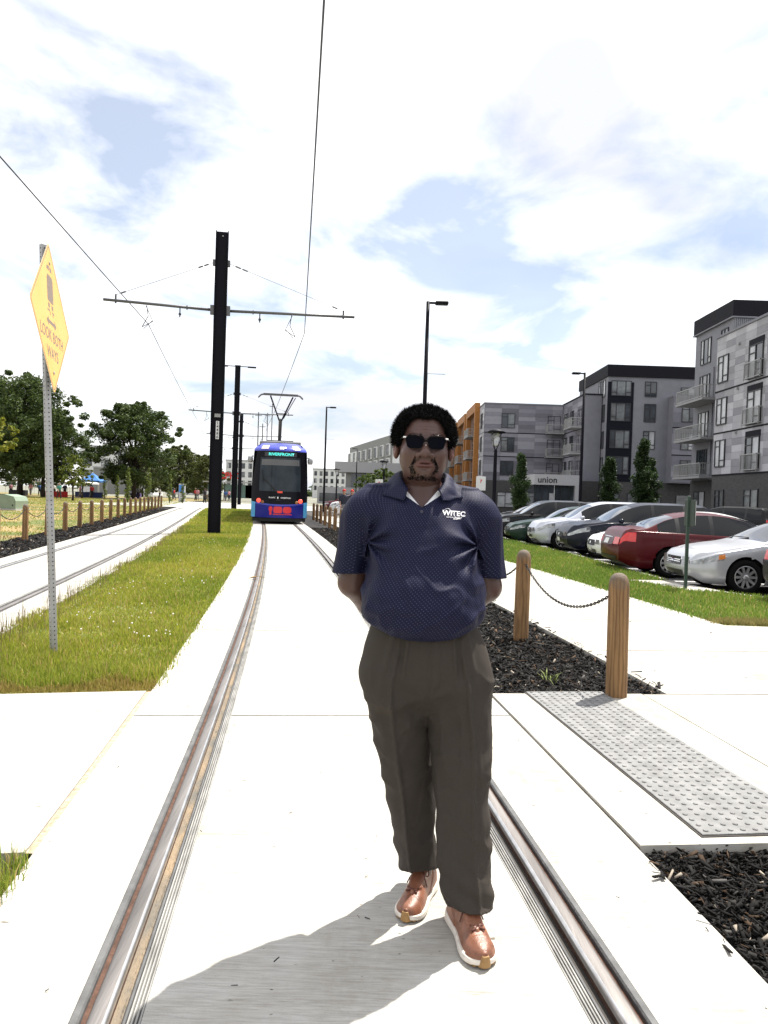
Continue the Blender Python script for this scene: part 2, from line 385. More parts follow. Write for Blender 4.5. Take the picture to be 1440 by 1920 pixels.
# ---- track beds: a dark base sheet with cast slabs on top (open joints between them)
def track(name, C, D, y0, y1, jy):
    bed = tag(strip_mb(C, D, -1.24, 1.24, y0, y1, -0.035).build(name, M_DARK), kind='structure')
    js = [y0]+[y for y in jy if y0 < y < y1]+[y1]
    for a, b in zip(js[:-1], js[1:]):
        for (o0, o1) in ((-1.25,-0.823),(-0.627,0.627),(0.823,1.25)):
            mb = strip_mb(C, D, o0, o1, a+0.009, b-0.009, 0.0, 0.2)
            mb.build('slab', M_CONC, bed)
    return bed
track('track_bed', C1, D1, -4, 66, [-1.2,1.95]+[5.10+3.15*i for i in range(14)])
track('far_track_bed', C2, D2, -4, 66, [-1.2,1.95]+[5.4+3.15*i for i in range(14)])
# the cross street the tracks run into
tag(MB().add([(-27,65,-0.012),(14,70,-0.012),(14,86,-0.012),(-27,100,-0.012)], [(0,1,2,3)]).build('cross_street', M_CONC), kind='structure')

M_STEEL = mat('rail_head_steel', (0.215,0.20,0.19), 0.5, 0.85, var=0.28, vscale=14, stretch=(1,.06,1), bump=0.12, bscale=140)
M_BRIGHT = mat('rail_worn_edge', (0.62,0.61,0.60), 0.3, 0.9, var=0.15, vscale=12)
M_RUST = mat('rail_rust', (0.095,0.048,0.032), 0.85, 0.1, var=0.35, vscale=22, bump=0.4)
M_RUB = mat('rubber_boot', (0.10,0.10,0.10), 0.75, var=0.25, vscale=10, bump=0.2)
M_RIB = mat('rubber_rib', (0.27,0.265,0.25), 0.8, var=0.3, vscale=20, stretch=(1,.2,1))
M_DIRT = mat('flangeway_dirt', (0.30,0.22,0.14), 0.95, col2=(0.13,0.125,0.11), vscale=7, stretch=(1,.35,1), bump=0.8, bscale=90)
def sweep(C, D, side, c, prof, y0, y1, dyn=None):
    """prof: list of (outward offset, z); swept along the track"""
    ys = []; y = y0
    while y < y1: ys.append(y); y += 0.25 if y < 14 else 0.8
    ys.append(y1); V = []; F = []; k = len(prof)
    for y in ys:
        for (o, z) in prof: p = along(C, D, y, side*(c+o)); V.append((p[0], p[1], z))
    for i in range(len(ys)-1):
        for j in range(k-1):
            q = (i*k+j, i*k+j+1, (i+1)*k+j+1, (i+1)*k+j); F.append(q if side < 0 else q[::-1])
    return MB().add(V, F)
def rail(C, D, side, label, y1=66):
    c = 0.742; t = thing('track_rail', label, 'rail', (0,0,0), 0, 'grooved rails of the two tracks')
    h = sweep(C, D, side, c, [(0.034,-0.03),(0.034,-0.004),(0.029,0.004),(0.020,0.007),(0.0,0.0085),(-0.012,0.0075)], -4, y1).build('rail_head', M_STEEL, t, True)
    sweep(C, D, side, c, [(-0.012,0.0075),(-0.0195,0.005),(-0.0235,-0.004),(-0.024,-0.02)], -4, y1).build('worn_edge', M_BRIGHT, t, True)
    sweep(C, D, side, c, [(0.055,-0.02),(0.034,-0.02)], -4, y1).build('field_groove', M_RUST, t)
    sweep(C, D, side, c, [(0.084,-0.04),(0.083,-0.003),(0.078,0.001),(0.060,0.001),(0.055,-0.006),(0.055,-0.025)], -4, y1).build('rubber_flange', M_RUB, t)
    deep = -0.050 if side > 0 else -0.024
    sweep(C, D, side, c, [(-0.024,-0.016),(-0.0245,-0.030),(-0.026,deep)], -4, y1).build('web_side', M_RUST, t)
    sweep(C, D, side, c, [(-0.026,deep),(-0.045,deep-0.004),(-0.062,deep)], -4, y1).build('flangeway', M_DIRT if side < 0 else M_RUB, t)  # right-hand groove: its shadow is put into dark material and extra depth
    sweep(C, D, side, c, [(-0.062,deep-.01),(-0.063,-0.003),(-0.066,0.0),(-0.072,0.0),(-0.074,-0.008)], -4, y1).build('guard_lip', M_RUB, t)
    pr = []
    for i in range(4):
        o = -0.0755-i*0.0105; pr += [(o,-0.010),(o-0.0015,0.001),(o-0.0062,0.001),(o-0.0080,-0.010)]
    pr += [(-0.1175,-0.010)]
    sweep(C, D, side, c, pr, -4, y1).build('ribbed_strip', M_RIB, t)
rail(C1, D1, -1, 'left rail of the near track, running left of the standing man')
rail(C1, D1, 1, 'right rail of the near track, passing behind the standing man')
rail(C2, D2, -1, 'outer rail of the far track, beside the left mulch bed')
rail(C2, D2, 1, 'inner rail of the far track, beside the grass median')

# ---- left crossing path between the tracks, sealant joint along the near track slab
lp = [along(C2, D2, 2.6, 1.26), along(C1, D1, 3.19, -1.285), along(C1, D1, 4.4, -1.285), along(C1, D1, 5.72, -1.285), along(C2, D2, 5.0, 1.26)]
poly_sheet('crossing_path', lp, 0.002, M_WALK, th=0.15)
tag(strip_mb(C1, D1, -1.283, -1.252, 3.19, 5.72, -0.003, step=0.3).build('sealant_joint', M_TAN), kind='structure')

# ---- right side: ramp pad with kerb strip and tactile plate
NX = lambda y, o: along(C1, D1, y, o)
pad = [NX(3.13,1.262), NX(3.13,2.45), NX(5.63,2.45), NX(5.63,1.262)]
ro = poly_sheet('ramp_pad', pad, 0.012, M_WALK, th=0.13)
tag(strip_mb(C1, D1, 1.250, 1.264, 3.13, 5.63, -0.004, step=0.3).build('ramp_joint', M_SOIL), kind='structure')
M_TACT = mat('tactile_plate_m', (0.19,0.19,0.187), 0.75, var=0.22, vscale=9, bump=0.35, bscale=160)
ang = math.atan2(-0.135, 1)   # track heading
tp = thing('tactile_plate', 'grey studded tactile plate set in the ramp beside the near bollard', 'tactile paving', (1.455,3.375,0.0165), -ang)
PW, PL = 0.61, 2.48
for i in range(2):
    y0 = i*PL/2; MB().box((PW/2, y0+PL/4, 0.003), (PW-0.004, PL/2-0.005, 0.007), bev=0.002).build('panel', M_TACT, tp)
MB().box((PW/2, PL/2, -0.0035), (PW+0.016, PL+0.016, 0.007)).build('edge_seal', M_DARK, tp)
db = MB(); nx, ny = 10, 42
for i in range(nx):
    for j in range(ny):
        db.lathe([(0.0125,0.0),(0.0115,0.0035),(0.0085,0.0055),(0.004,0.0062)], (0.035+i*(PW-0.07)/(nx-1), 0.035+j*(PL-0.07)/(ny-1), 0.0066), n=8)
d = db.build('raised_domes', M_TACT, tp, True); d['kind'] = 'stuff'

# ---- sidewalk slabs and plaza to the right
wb = tag(strip_mb(C1, D1, 2.6, 5.15, 3.0, 66, -0.03, step=1).build('sidewalk_base', M_DARK), kind='structure')
js = [3.1,5.63]+[7.3+1.9*i for i in range(24)]
for a, b in zip(js[:-1], js[1:]):
    strip_mb(C1, D1, 2.66 if a > 5 else 2.46, 5.12, a+.011, b-.011, 0.010, 0.14).build('slab', M_WALK, wb)
tag(poly_sheet('plaza_base', [(2.4,-4),(14,-4),(14,9.6),(2.4,9.6)], -0.05, M_DARK), kind='structure')
pb = bpy.data.objects['plaza_base']
for i in range(4):
    for j in range(4):
        y0, y1 = 9.55-1.95*(j+1), 9.55-1.95*j
        if y0 < 3.6: continue
        a0, a1 = 5.135+1.9*i, 5.135+1.9*(i+1)-0.01
        poly_sheet('slab', [(C1(y0)+a0,y0+.005+0.0),(C1(y0)+a1,y0+.005),(C1(y1)+a1,y1-.005),(C1(y1)+a0,y1-.005)], 0.009, M_WALK, th=0.12, parent=pb)

# ---- mulch beds
tag(strip_mb(C1, D1, 1.25, 2.66, 5.64, 64, -0.03, step=1).build('mulch_bed_soil', M_MULCHB), kind='structure')
tag(poly_sheet('near_mulch_soil', [NX(-4,1.25), NX(-4,5.5), NX(3.13,5.5), NX(3.13,2.46), NX(3.13,1.25)], -0.055, M_MULCHB), kind='structure')
tag(strip_mb(C2, D2, -2.72, -1.25, 4, 64, -0.03, step=1).build('far_mulch_soil', M_MULCHB), kind='structure')
def chips(name, pts, size, label, dark=1.0):
    n = len(pts); L = RNG.uniform(0.35, 1.0, n)**1.6*2.4*size; W = L*RNG.uniform(0.09, 0.32, n); T = W*RNG.uniform(0.15, 0.5, n)
    yaw = RNG.uniform(0, 2*PI, n); pit = RNG.normal(0, 0.38, n); rol = RNG.normal(0, 0.5, n)
    cy, sy, cp, sp, cr, sr = np.cos(yaw), np.sin(yaw), np.cos(pit), np.sin(pit), np.cos(rol), np.sin(rol)
    ex = np.stack([cy*cp, sy*cp, sp], 1); ey = np.stack([-sy*cr-cy*sp*sr, cy*cr-sy*sp*sr, cp*sr], 1); ez = np.cross(ex, ey)
    V = np.zeros((n, 8, 3)); k = 0
    for sz in (-1,1):
        for (a, b) in ((-1,-1),(1,-1),(1,1),(-1,1)):
            tap = RNG.uniform(0.35, 1.0, n) if a > 0 else 1.0
            V[:, k] = pts+ex*(a*L/2)[:,None]+ey*(b*W/2*tap)[:,None]+ez*(sz*T/2)[:,None]; k += 1
    F0 = np.array([(3,2,1,0),(4,5,6,7),(0,1,5,4),(1,2,6,5),(2,3,7,6),(3,0,4,7)])
    F = (np.arange(n)[:,None,None]*8+F0).reshape(-1, 4)
    g = RNG.choice([0.009,0.014,0.022,0.04,0.10], n, p=[.42,.32,.17,.06,.03])*dark*.75
    c = np.stack([g*1.06, g, g*0.94], 1); br = RNG.random(n) < .06; c[br] = np.array((.075,.048,.03))*RNG.uniform(.4,1.3,(br.sum(),1)); lt = RNG.random(n) < .012; c[lt] = np.array((.30,.26,.21)); c = np.repeat(c, 6, 0)
    o = link(name, npmesh(name, V.reshape(-1,3), F, cols=c), None, attr_mat('mulch_chip', 0.8, 0.12)); tag(o, label, 'mulch', kind='stuff'); return o
def strip_pts(C, D, o0, o1, y0, y1, n, z, pw=1.0):
    y = y0+(y1-y0)*RNG.random(n)**pw; o = RNG.uniform(o0, o1, n); s = D(y); m = 1/np.sqrt(1+s*s)
    return np.stack([C(y)+o*m, y-o*s*m, z+RNG.random(n)*0.02], 1)
p = strip_pts(C1, D1, 1.28, 3.6, 0.6, 3.62, 34000, -0.052); p = p[(p[:,1] < 3.29+0.135*(p[:,0]-1.13)) & (p[:,0] < 3.2)]; p[:,2] += RNG.random(len(p))*0.025
q_ = strip_pts(C1, D1, 1.21, 1.26, 0.8, 3.0, 40, 0.004, .8); q_ = q_[RNG.random(40) < np.clip((q_[:,0]-C1(q_[:,1])-1.15)*8,0.05,.7)]; p = np.concatenate([p, q_])
chips('near_mulch', p, 0.030, 'black wood mulch in the near corner below the ramp')
p = strip_pts(C1, D1, 1.27, 2.65, 5.6, 34, 30000, -0.028, 2.0); p = p[p[:,1] > 5.83+0.135*(p[:,0]-0.9)]
q_ = strip_pts(C1, D1, 2.66, 2.72, 5.8, 16, 60, 0.014, 1.4); p = np.concatenate([p, q_])
chips('bollard_mulch', p, 0.042, 'black wood mulch around the right-hand bollards')
p = strip_pts(C2, D2, -2.70, -1.27, 12, 60, 12000, -0.028, 1.6); chips('lawn_edge_mulch', p, 0.06, 'black wood mulch strip along the far track')
# kerb and parking
KT = np.array([(6,11.2),(10,8.6),(12.4,6.75),(13.2,6.0),(14.5,5.62),(18,5.5),(22,5.4),(26,5.0),(32,4.55),(40,3.0),(50,.4),(60,-3.0),(78,-7.4)])
Kx = lambda y: float(np.interp(y, KT[:,0], KT[:,1]))
kb = MB(); ys = [6+0.5*i for i in range(145)]; V = []; F = []
for y in ys: x = Kx(y); V += [(x,y,0.0),(x+0.15,y,0.0),(x+0.17,y,-0.125),(x,y,-0.125)]
for i in range(len(ys)-1): a = 4*i; F += [(a,a+1,a+5,a+4),(a+1,a+2,a+6,a+5),(a,a+4,a+7,a+3)]
tag(kb.add(V, F).build('kerb', M_WALK), kind='structure')
V = []; F = []
for i, y in enumerate(ys): V += [(Kx(y)+0.16,y,-0.12),(60,y,-0.12)]
F = [(2*i,2*i+1,2*i+3,2*i+2) for i in range(len(ys)-1)]
tag(MB().add(V+[(60,140,-0.12),(-7.4,140,-0.12)], F+[(len(V)-2,len(V)-1,len(V),len(V)+1)]).build('car_park', M_ASPH), kind='structure')
M_PAINT = mat('white_line_paint', (0.7,0.7,0.68), 0.7, var=0.15, vscale=20)
for i in range(10):
    y = 13.45+2.8*i; tag(MB().box((Kx(y)+2.9, y, -0.1155), (5.2,0.1,0.002)).build('parking_line', M_PAINT), kind='structure')
V = []; ys = [9.62+0.6*i for i in range(70)]
for y in ys: a = C1(y)+5.16; V += [(a,y,-0.004),(max(a+.05,Kx(y)),y,-0.004)]
tag(MB().add(V, [(2*i,2*i+1,2*i+3,2*i+2) for i in range(len(ys)-1)]).build('verge', M_TURF), kind='structure')
pm = poly_sheet('utility_pad', [(4.75,14.95),(5.6,15.05),(6.0,13.35),(5.45,13.3)], 0.012, M_WALK, th=0.06)
tag(MB().lathe([(0.24,0.0),(0.24,0.006),(0.22,0.009),(0.0,0.009)], (5.42,14.2,0.0125), n=24).build('manhole_cover', mat('cast_iron', (0.10,0.10,0.10), 0.6, 0.3, var=0.2), None), 'small round grey cover in the concrete pad by the silver car', 'manhole cover')

# ================================================================ grass blades, flowers
def blades(name, pts, h, w, cols, label, lean=0.45, seg=2):
    n = len(pts); yaw = RNG.uniform(0, 2*PI, n); ld = RNG.uniform(0, 2*PI, n); la = np.abs(RNG.normal(0, lean, n))
    wx, wy = np.cos(yaw)*w/2, np.sin(yaw)*w/2; dx, dy = np.cos(ld)*la, np.sin(ld)*la
    z = h/np.sqrt(1+0.5*la*la); B = pts
    V = np.zeros((n, 5, 3)); W = np.stack([wx, wy, np.zeros(n)], 1)
    Mid = B+np.stack([dx*h*0.22, dy*h*0.22, z*0.55], 1); T = B+np.stack([dx*h*0.8, dy*h*0.8, z], 1)
    V[:,0] = B-W; V[:,1] = B+W; V[:,2] = Mid+W*0.8; V[:,3] = Mid-W*0.8; V[:,4] = T
    b = np.arange(n)*5
    F = np.concatenate([np.stack([b,b+1,b+2],1), np.stack([b,b+2,b+3],1), np.stack([b+3,b+2,b+4],1)])
    o = link(name, npmesh(name, V.reshape(-1,3), F, cols=np.tile(cols,(3,1))), None, attr_mat('grass_blade', 0.6, 0.25, 0.35)); tag(o, label, 'grass', kind='stuff'); return o
def grass_cols(p, n, a=(0.16,0.23,0.026), b=(0.40,0.40,0.055), c=(0.48,0.36,0.14), dry=0.1, sc=0.8):
    nz_ = vnoise(p[:,0]*sc+9, p[:,1]*sc*0.7, np.zeros(n))*0.5+0.5; t = np.clip(nz_*0.9+RNG.normal(0,.25,n),0,1)[:,None]
    q = np.array(a)*(1-t)+np.array(b)*t; m = RNG.random(n) < dry*(0.4+1.6*nz_); q[m] = np.array(c)*RNG.uniform(.7,1.2,(m.sum(),1))
    return q*RNG.uniform(0.75,1.25,(n,1))
def median_pts(y0, y1, n, pw):
    y = y0+(y1-y0)*RNG.random(n)**pw; a = C2(y)+1.2; b = C1(y)-1.26; x = a+(b-a)*RNG.random(n)+RNG.normal(0,.035,n)
    return np.stack([x, y, np.full(n,-0.02)], 1)
EDG = lambda p: p[:,1]-(5.56+(p[:,0]+1.63)*0.144)
p = median_pts(5.0, 34, 110000, 2.3); p = p[EDG(p) > 0.005]; n = len(p)
clump = vnoise(p[:,0]*1.7, p[:,1]*1.7, np.zeros(n)+3); front = np.exp(-((EDG(p)-0.45)/0.6)**2)
h = (0.055+0.035*clump+0.07*front*np.clip(0.5+vnoise(p[:,0]*2.4+5, p[:,1]*1.0, np.zeros(n)),0,1))*RNG.uniform(0.6,1.35,n)*np.where(p[:,1]>15,1.25,1)
h = np.clip(h, 0.025, 0.22); h *= np.clip((EDG(p)+.1)/0.4, 0.25, 1)
w = 0.005+0.0005*p[:,1]
cc = grass_cols(p, n); edge = (EDG(p) < 0.2+0.12*vnoise(p[:,0]*4, p[:,1], p[:,0]*0)); cc[edge] = cc[edge]*0.4+np.array((0.34,0.22,0.085))*0.6
blades('median_grass', p, h, w, cc, 'green and yellowish grass growing on the median between the tracks')
p = median_pts(33, 63, 12000, 1.0); n = len(p); blades('far_median_grass', p, RNG.uniform(.08,.16,n), np.full(n,.035), grass_cols(p,n), 'grass on the far end of the median near the streetcar')
# tall seed stalks along the far-track edge
n = 900; y = 6+24*RNG.random(n)**1.5; p = np.stack([C2(y)+1.22+np.abs(RNG.normal(0,.15,n)), y, np.full(n,-0.02)],1)
blades('seed_stalks', p, RNG.uniform(.14,.30,n), np.full(n,.006), np.tile((0.20,0.15,0.08),(n,1))*RNG.uniform(.7,1.3,(n,1)), 'dry grass seed stalks standing along the far track slab', 0.2)
# corner tuft at the lower left
n = 5200; y = 1.6+1.38*RNG.random(n); p = np.stack([np.array([along(C1,D1,v,-1.27)[0] for v in y])-0.95*RNG.random(n)**1.3+.05*RNG.random(n)**2, y, np.full(n,-0.02)],1)
blades('corner_grass', p, RNG.uniform(.04,.12,n), np.full(n,.0045), grass_cols(p,n,dry=.2), 'grass tuft at the corner of the crossing path', 0.6)
# right verge
n = 62000; y = 9.66+26*RNG.random(n)**1.7; a = C1(y)+5.14; b = np.interp(y, KT[:,0], KT[:,1])-0.02; k = b > a+0.05; y, a, b = y[k], a[k], b[k]; n = len(y)
x = a+(b-a)*RNG.random(n)+RNG.normal(0,.05,n); inpad = (x > 4.8) & (x < 6.0) & (y > 13.35) & (y < 15.0) & (x > 4.75+(15.0-y)*0.42); x, y = x[~inpad], y[~inpad]; n = len(x)
p = np.stack([x, y, np.full(n,-0.005)],1); hh = RNG.uniform(.035,.085,n); cc = grass_cols(p,n,(0.11,0.19,0.03),(0.22,0.30,0.05),dry=.05)
e = (y < 9.95+0.3*vnoise(x*3,y,x*0)); cc[e] = cc[e]*.35+np.array((0.27,0.19,0.09))*.65
blades('verge_grass', p, hh, 0.006+0.0006*y, cc, 'mown green grass strip between the sidewalk and the car park')
# lawn tufts on the left
n = 52000; y = 13+85*RNG.random(n)**1.3; x = np.array(C2(y))-2.8-26*RNG.random(n)**1.2; p = np.stack([x,y,np.full(n,-0.03)],1)
d_ = np.clip((vnoise(x*.16+2,y*.16,x*0)+.15)*3*np.clip((60-y)/25,0,1),0,1)[:,None]; cc = grass_cols(p,n)*(1-d_)+np.array((0.31,0.20,0.085))*d_*RNG.uniform(.7,1.2,(n,1))
blades('lawn_grass', p, RNG.uniform(.03,.065,n), 0.010+0.0006*y, cc, 'short half-dry grass of the park lawn behind the left bollards')
# white clover heads
cl = MB(); cen = [(-2.4,9.0,.5),(-2.75,12.6,.7),(-2.9,14.5,.9),(-2.6,13.4,.5),(-3.3,8.2,.5),(-2.2,7.6,.3),(-3.9,11,.7),(-3.4,17,1.2),(-4.6,21,1.4)]
for i in range(120):
    c = random.choice(cen); x, y = random.gauss(c[0],c[2]*.5), random.gauss(c[1],c[2]); 
    if not (C2(y)+1.4 < x < C1(y)-1.4) or y < 5.8: continue
    r = random.uniform(.006,.011); cl.lathe([(r*.5,0),(r,r*.7),(r*.8,r*1.5),(r*.2,r*1.8)], (x,y,random.uniform(.04,.085)), n=6)
tag(cl.build('clover_flowers', mat('clover_white', (0.72,0.68,0.60), 0.8, var=.2, vscale=40), None, True), 'small white clover flowers in the median grass', 'flowers', kind='stuff')

p = strip_pts(C1, D1, -1.2, 1.2, 1.9, 15, 120, 0.002, 1.2); chips('slab_grit', p, 0.009, 'tiny dark bits of grit scattered on the track slab', 1.6)
p = strip_pts(C1, D1, 2.7, 5.0, 6, 14, 70, 0.012, 1.2); chips('walk_grit', p, 0.012, 'tiny dark bits of grit scattered on the sidewalk', 1.6)
# ================================================================ the man standing on the near track
MAN = thing('person', 'man in navy dotted polo shirt, dark trousers and sunglasses standing between the rails', 'person', (0.16,2.66,0))
MO = np.array((0.16,2.66,0.0))
def man_mesh(name, V, F, m, parent=None, smooth=True):
    me = npmesh(name, V-MO, F, smooth); o = link(name, me, parent or MAN, m); return o
HC = np.array((0.128, 2.605, 1.648))
_ct, _st = math.cos(rad(1.2)), math.sin(rad(1.2))
def HL(P):      # world -> head-local, with a slight tilt of the head
    x, y, z = P[0]-HC[0], P[1]-HC[1], P[2]-HC[2]
    return [x*_ct-z*_st, y, x*_st+z*_ct]
def head_sdf(P):
    p = HL(P); ax = np.abs(p[0]); S = [ax, p[1], p[2]]
    d = ell(p, (0,.02,.045), (.079,.098,.084))
    d = smin(d, ell(p, (0,-.016,-.015), (.0785,.076,.090)), .03)
    d = smin(d, ell(S, (.022,-.022,-.062), (.054,.060,.044)), .03)
    d = smin(d, ell(p, (0,-.062,-.088), (.034,.026,.022)), .025)
    d = smin(d, ell(S, (.042,-.058,-.030), (.030,.028,.030)), .02)
    d = smin(d, ell(p, (0,-.015,-.100), (.056,.056,.030)), .03)
    d = smin(d, ell(S, (.030,-.074,.020), (.034,.016,.010)), .018)
    d = smax(d, -ell(S, (.033,-.106,-.002), (.021,.024,.013)), .016)
    d = smin(d, ell(S, (.033,-.074,-.002), (.0135,.0135,.0125)), .004)
    n = cone(p, (0,-.081,.006), (0,-.113,-.031), .0085, .0150)
    n = smin(n, ell(p, (0,-.114,-.036), (.0160,.0150,.0128)), .008)
    n = smin(n, ell(S, (.0200,-.0965,-.039), (.0118,.0150,.0115)), .008)
    d = smin(d, n, .011)
    d = smax(d, -ell(S, (.0108,-.107,-.0490), (.0080,.013,.0075)), .002)
    d = smin(d, ell(p, (0,-.074,-.062), (.034,.022,.024)), .02)
    d = smin(d, ell(p, (0,-.0905,-.0605), (.0265,.0095,.0058)), .006)
    d = smin(d, ell(p, (0,-.0900,-.0730), (.0245,.0115,.0078)), .006)
    d = smax(d, -ell(p, (0,-.1035,-.0662), (.0285,.0145,.0019)), .0025)
    d = smax(d, -ell(p, (0,-.095,-.0835), (.017,.008,.004)), .010)
    d = smax(d, -(cone(S, (.0235,-.092,-.037), (.0365,-.080,-.066), .0022, .0026)), .010)
    e = smax(ell(S, (.0925,.014,-.018), (.0125,.021,.033)), -ell(S, (.1045,.004,-.014), (.0085,.0125,.019)), .006)
    d = smin(d, e, .008)
    w = np.exp(-((p[2]-.052)/.017)**2)*np.exp(-(p[0]/.05)**2)*(p[1] < 0)
    d = d+0.0011*np.sin((p[2]+.10*p[0]**2*8)*620)*w
    d = smin(d, cone(p, (0,.030,-.05), (0,.048,-.21), .064, .068), .025)
    return d
def low_body(P):
    ch = loft(P, [(0.95,.15,2.645,.15,.11),(1.10,.14,2.62,.17,.16),(1.25,.135,2.635,.165,.145),(1.38,.13,2.65,.16,.118),(1.46,.128,2.655,.115,.088),(1.50,.127,2.655,.075,.068)])
    d = smin(ch, cone(P, (.128,2.652,1.44), (.128,2.645,1.56), .066, .062), .04)
    for s in (-1, 1):
        sh = (.13+s*.185, 2.655, 1.43); el = (.133+s*(.236 if s < 0 else .238), 2.70, 1.165); wr = (.135+s*.085, 2.86, 1.01)
        d = smin(d, cone(P, sh, el, .058, .048), .04)
        d = smin(d, cone(P, el, (.134+s*.172, 2.775, 1.085), .048, .046), .02)
        d = smin(d, cone(P, (.134+s*.172, 2.775, 1.085), wr, .046, .030), .02)
        # hand clasped behind the back: palm, four fingers, thumb
        pc = (.135+s*.035, 2.885, .985)
        d = smin(d, cone(P, wr, pc, .028, .034), .015)
        for i in range(4):
            b = (pc[0]-s*.022, 2.895+.006*(s > 0), .968+i*.017); m = (b[0]-s*.034, 2.907+.008*(s > 0), b[2]-.004); e = (m[0]-s*.022, 2.893+.008*(s > 0), m[2]-.010)
            d = smin(d, cone(P, b, m, .0095, .0088), .006); d = smin(d, cone(P, m, e, .0088, .0078), .004)
        d = smin(d, cone(P, (pc[0]+s*.005, 2.890, 1.008), (pc[0]-s*.034, 2.902, 1.030), .0115, .0090), .008)
    for (hx, hy, kx, ky, ax_, ay) in ((.085,2.68,.115,2.74,.185,2.83),(.245,2.655,.29,2.635,.322,2.645)):
        d = smin(d, cone(P, (hx,hy,.90), (kx,ky,.50), .085, .056), .04)
        d = smin(d, cone(P, (kx,ky,.50), (ax_,ay,.09), .056, .038), .03)
    return d
M_SKIN = mat('skin', (0.098,0.047,0.034), 0.45, var=0.16, vscale=24, bump=0.10, bscale=330, spec=0.45)
M_SKIN_A = attr_mat('skin_face', 0.40, 0.42)
V1, F1 = nets(lambda P: np.minimum(head_sdf(P), 9), (HC[0]-.112, HC[1]-.135, HC[2]-.175), (HC[0]+.112, HC[1]+.135, HC[2]+.14), .0027)
V1 = relax(V1, F1, 1, .35)
V2, F2 = nets(low_body, (-.20,2.40,.03), (.47,3.0,1.54), .0085)
body = man_mesh('body', np.concatenate([V1, V2]), np.concatenate([F1, F2+len(V1)]), M_SKIN_A)
_L = np.stack(HL(V1.T),1)[F1].mean(1); _sk = np.tile(np.array((0.090,0.047,0.039)),(len(F1)+len(F2),1)); _lip = np.clip(1.25-np.sqrt((_L[:,0]/.027)**2+((_L[:,2]+.0672)/.0135)**2),0,.25)*4*(_L[:,1] < -.07)
_sk[:len(F1)] = _sk[:len(F1)]*(1-.0*_lip[:,None])+np.array((.010,-.006,-.003))*_lip[:,None]
_ey = np.exp(-(((np.abs(_L[:,0])-.034)/.022)**2+((_L[:,2]+.004)/.018)**2))*(_L[:,1] < -.04); _sk[:len(F1)] *= (1-.35*_ey[:,None])
_er = np.clip((np.abs(_L[:,0])-.083)/.008,0,1)*(_L[:,1] > -.02); _sk[:len(F1)] += np.array((.030,.004,.002))*_er[:,None]
_mo = np.clip(vnoise(_L[:,0]*45,_L[:,1]*45,_L[:,2]*45),-1,1)*.06+np.clip(vnoise(_L[:,0]*160,_L[:,1]*160,_L[:,2]*160),-1,1)*.05; _sk[:len(F1)] *= (1+_mo[:,None])
pass

# ---- moustache and goatee: short hair lifted off the skin
L1 = np.stack(HL(V1.T), 1); fc = L1[F1].mean(1); ax_ = np.abs(fc[:,0]); nzv = vnoise(fc[:,0]*420, fc[:,1]*420, fc[:,2]*420)*.10+vnoise(fc[:,0]*120, fc[:,1]*120, fc[:,2]*120)*.12
q_in = np.sqrt((fc[:,0]/.0335)**2+((fc[:,2]+.078)/.0215)**2); q_out = np.sqrt((fc[:,0]/.0505)**2+((fc[:,2]+.080)/.036)**2)
ring = (q_in > 1.0+nzv) & (q_out < 1.0+nzv) & (fc[:,1] < -.02)
ring &= ~((fc[:,2] > -.056) & (ax_ < .021) & (nzv < .07)) & ~(fc[:,2] > -.047+.02*nzv)
under = (fc[:,1] < -.015) & (fc[:,2] < -.1065+.05*nzv) & (fc[:,2] > -.120) & (ax_ < .046+.06*nzv)
brow = (fc[:,1] < -.05) & (np.abs(fc[:,2]-.0285-.05*(ax_-.03)*(ax_ < .03)+.16*np.clip(ax_-.04,0,1)) < .0042+.01*nzv) & (ax_ > .012) & (ax_ < .056)
sel = ring | under | brow
fn_ = np.cross(V1[F1[:,2]]-V1[F1[:,0]], V1[F1[:,3]]-V1[F1[:,1]]); fn_ /= np.linalg.norm(fn_, axis=1)[:,None]+1e-9
vn = np.zeros_like(V1); 
for i in range(4): np.add.at(vn, F1[:,i], fn_)
vn /= np.linalg.norm(vn, axis=1)[:,None]+1e-9
outw = np.sign(((vn*(V1-HC)).sum(1)).mean())     # normals point outwards
vn *= outw
M_HAIR = mat('hair_black', (0.0065,0.006,0.006), 0.85, var=0.4, vscale=300, spec=0.06)
def whiskers(name, msk, per, ln, wd):
    idx = np.nonzero(msk)[0]; idx = RNG.choice(idx, int(len(idx)*per)); c0 = V1[F1[idx]].mean(1)+RNG.normal(0,.0008,(len(idx),3)); nn = fn_[idx]*outw
    dv = nn*.55+np.array((0,-.15,-.9))+RNG.normal(0,.45,(len(idx),3)); dv /= np.linalg.norm(dv,axis=1)[:,None]; c0 = c0+nn*.0004
    tp = c0+dv*ln*RNG.uniform(.5,1.3,(len(idx),1))+nn*.0012; sd = np.cross(dv,nn); sd *= wd/(np.linalg.norm(sd,axis=1)[:,None]+1e-9)
    Vw = np.stack([c0-sd,c0+sd,tp],1).reshape(-1,3); o = man_mesh(name, Vw, np.arange(len(Vw)).reshape(-1,3), M_HAIR, None, False); o['kind'] = 'stuff'; return o
dens = np.where(ring, np.clip(np.minimum(q_in-1, 1-q_out)*6, .04, .66)*(.75+nzv*2.2)*np.clip((ax_-.008)/.018,.14,1)*np.where(fc[:,2] < -.098,.45,1), 0); dens = np.where(under, np.maximum(dens,.34), dens)
jaw = (fc[:,1] < .02) & (fc[:,2] < -.060-.45*(.075-ax_)) & (fc[:,2] > -.115) & (ax_ > .040) & (ax_ < .078); pass
_sk[:len(F1)] *= (1-.70*np.clip(dens,0,1)**.75)[:,None]
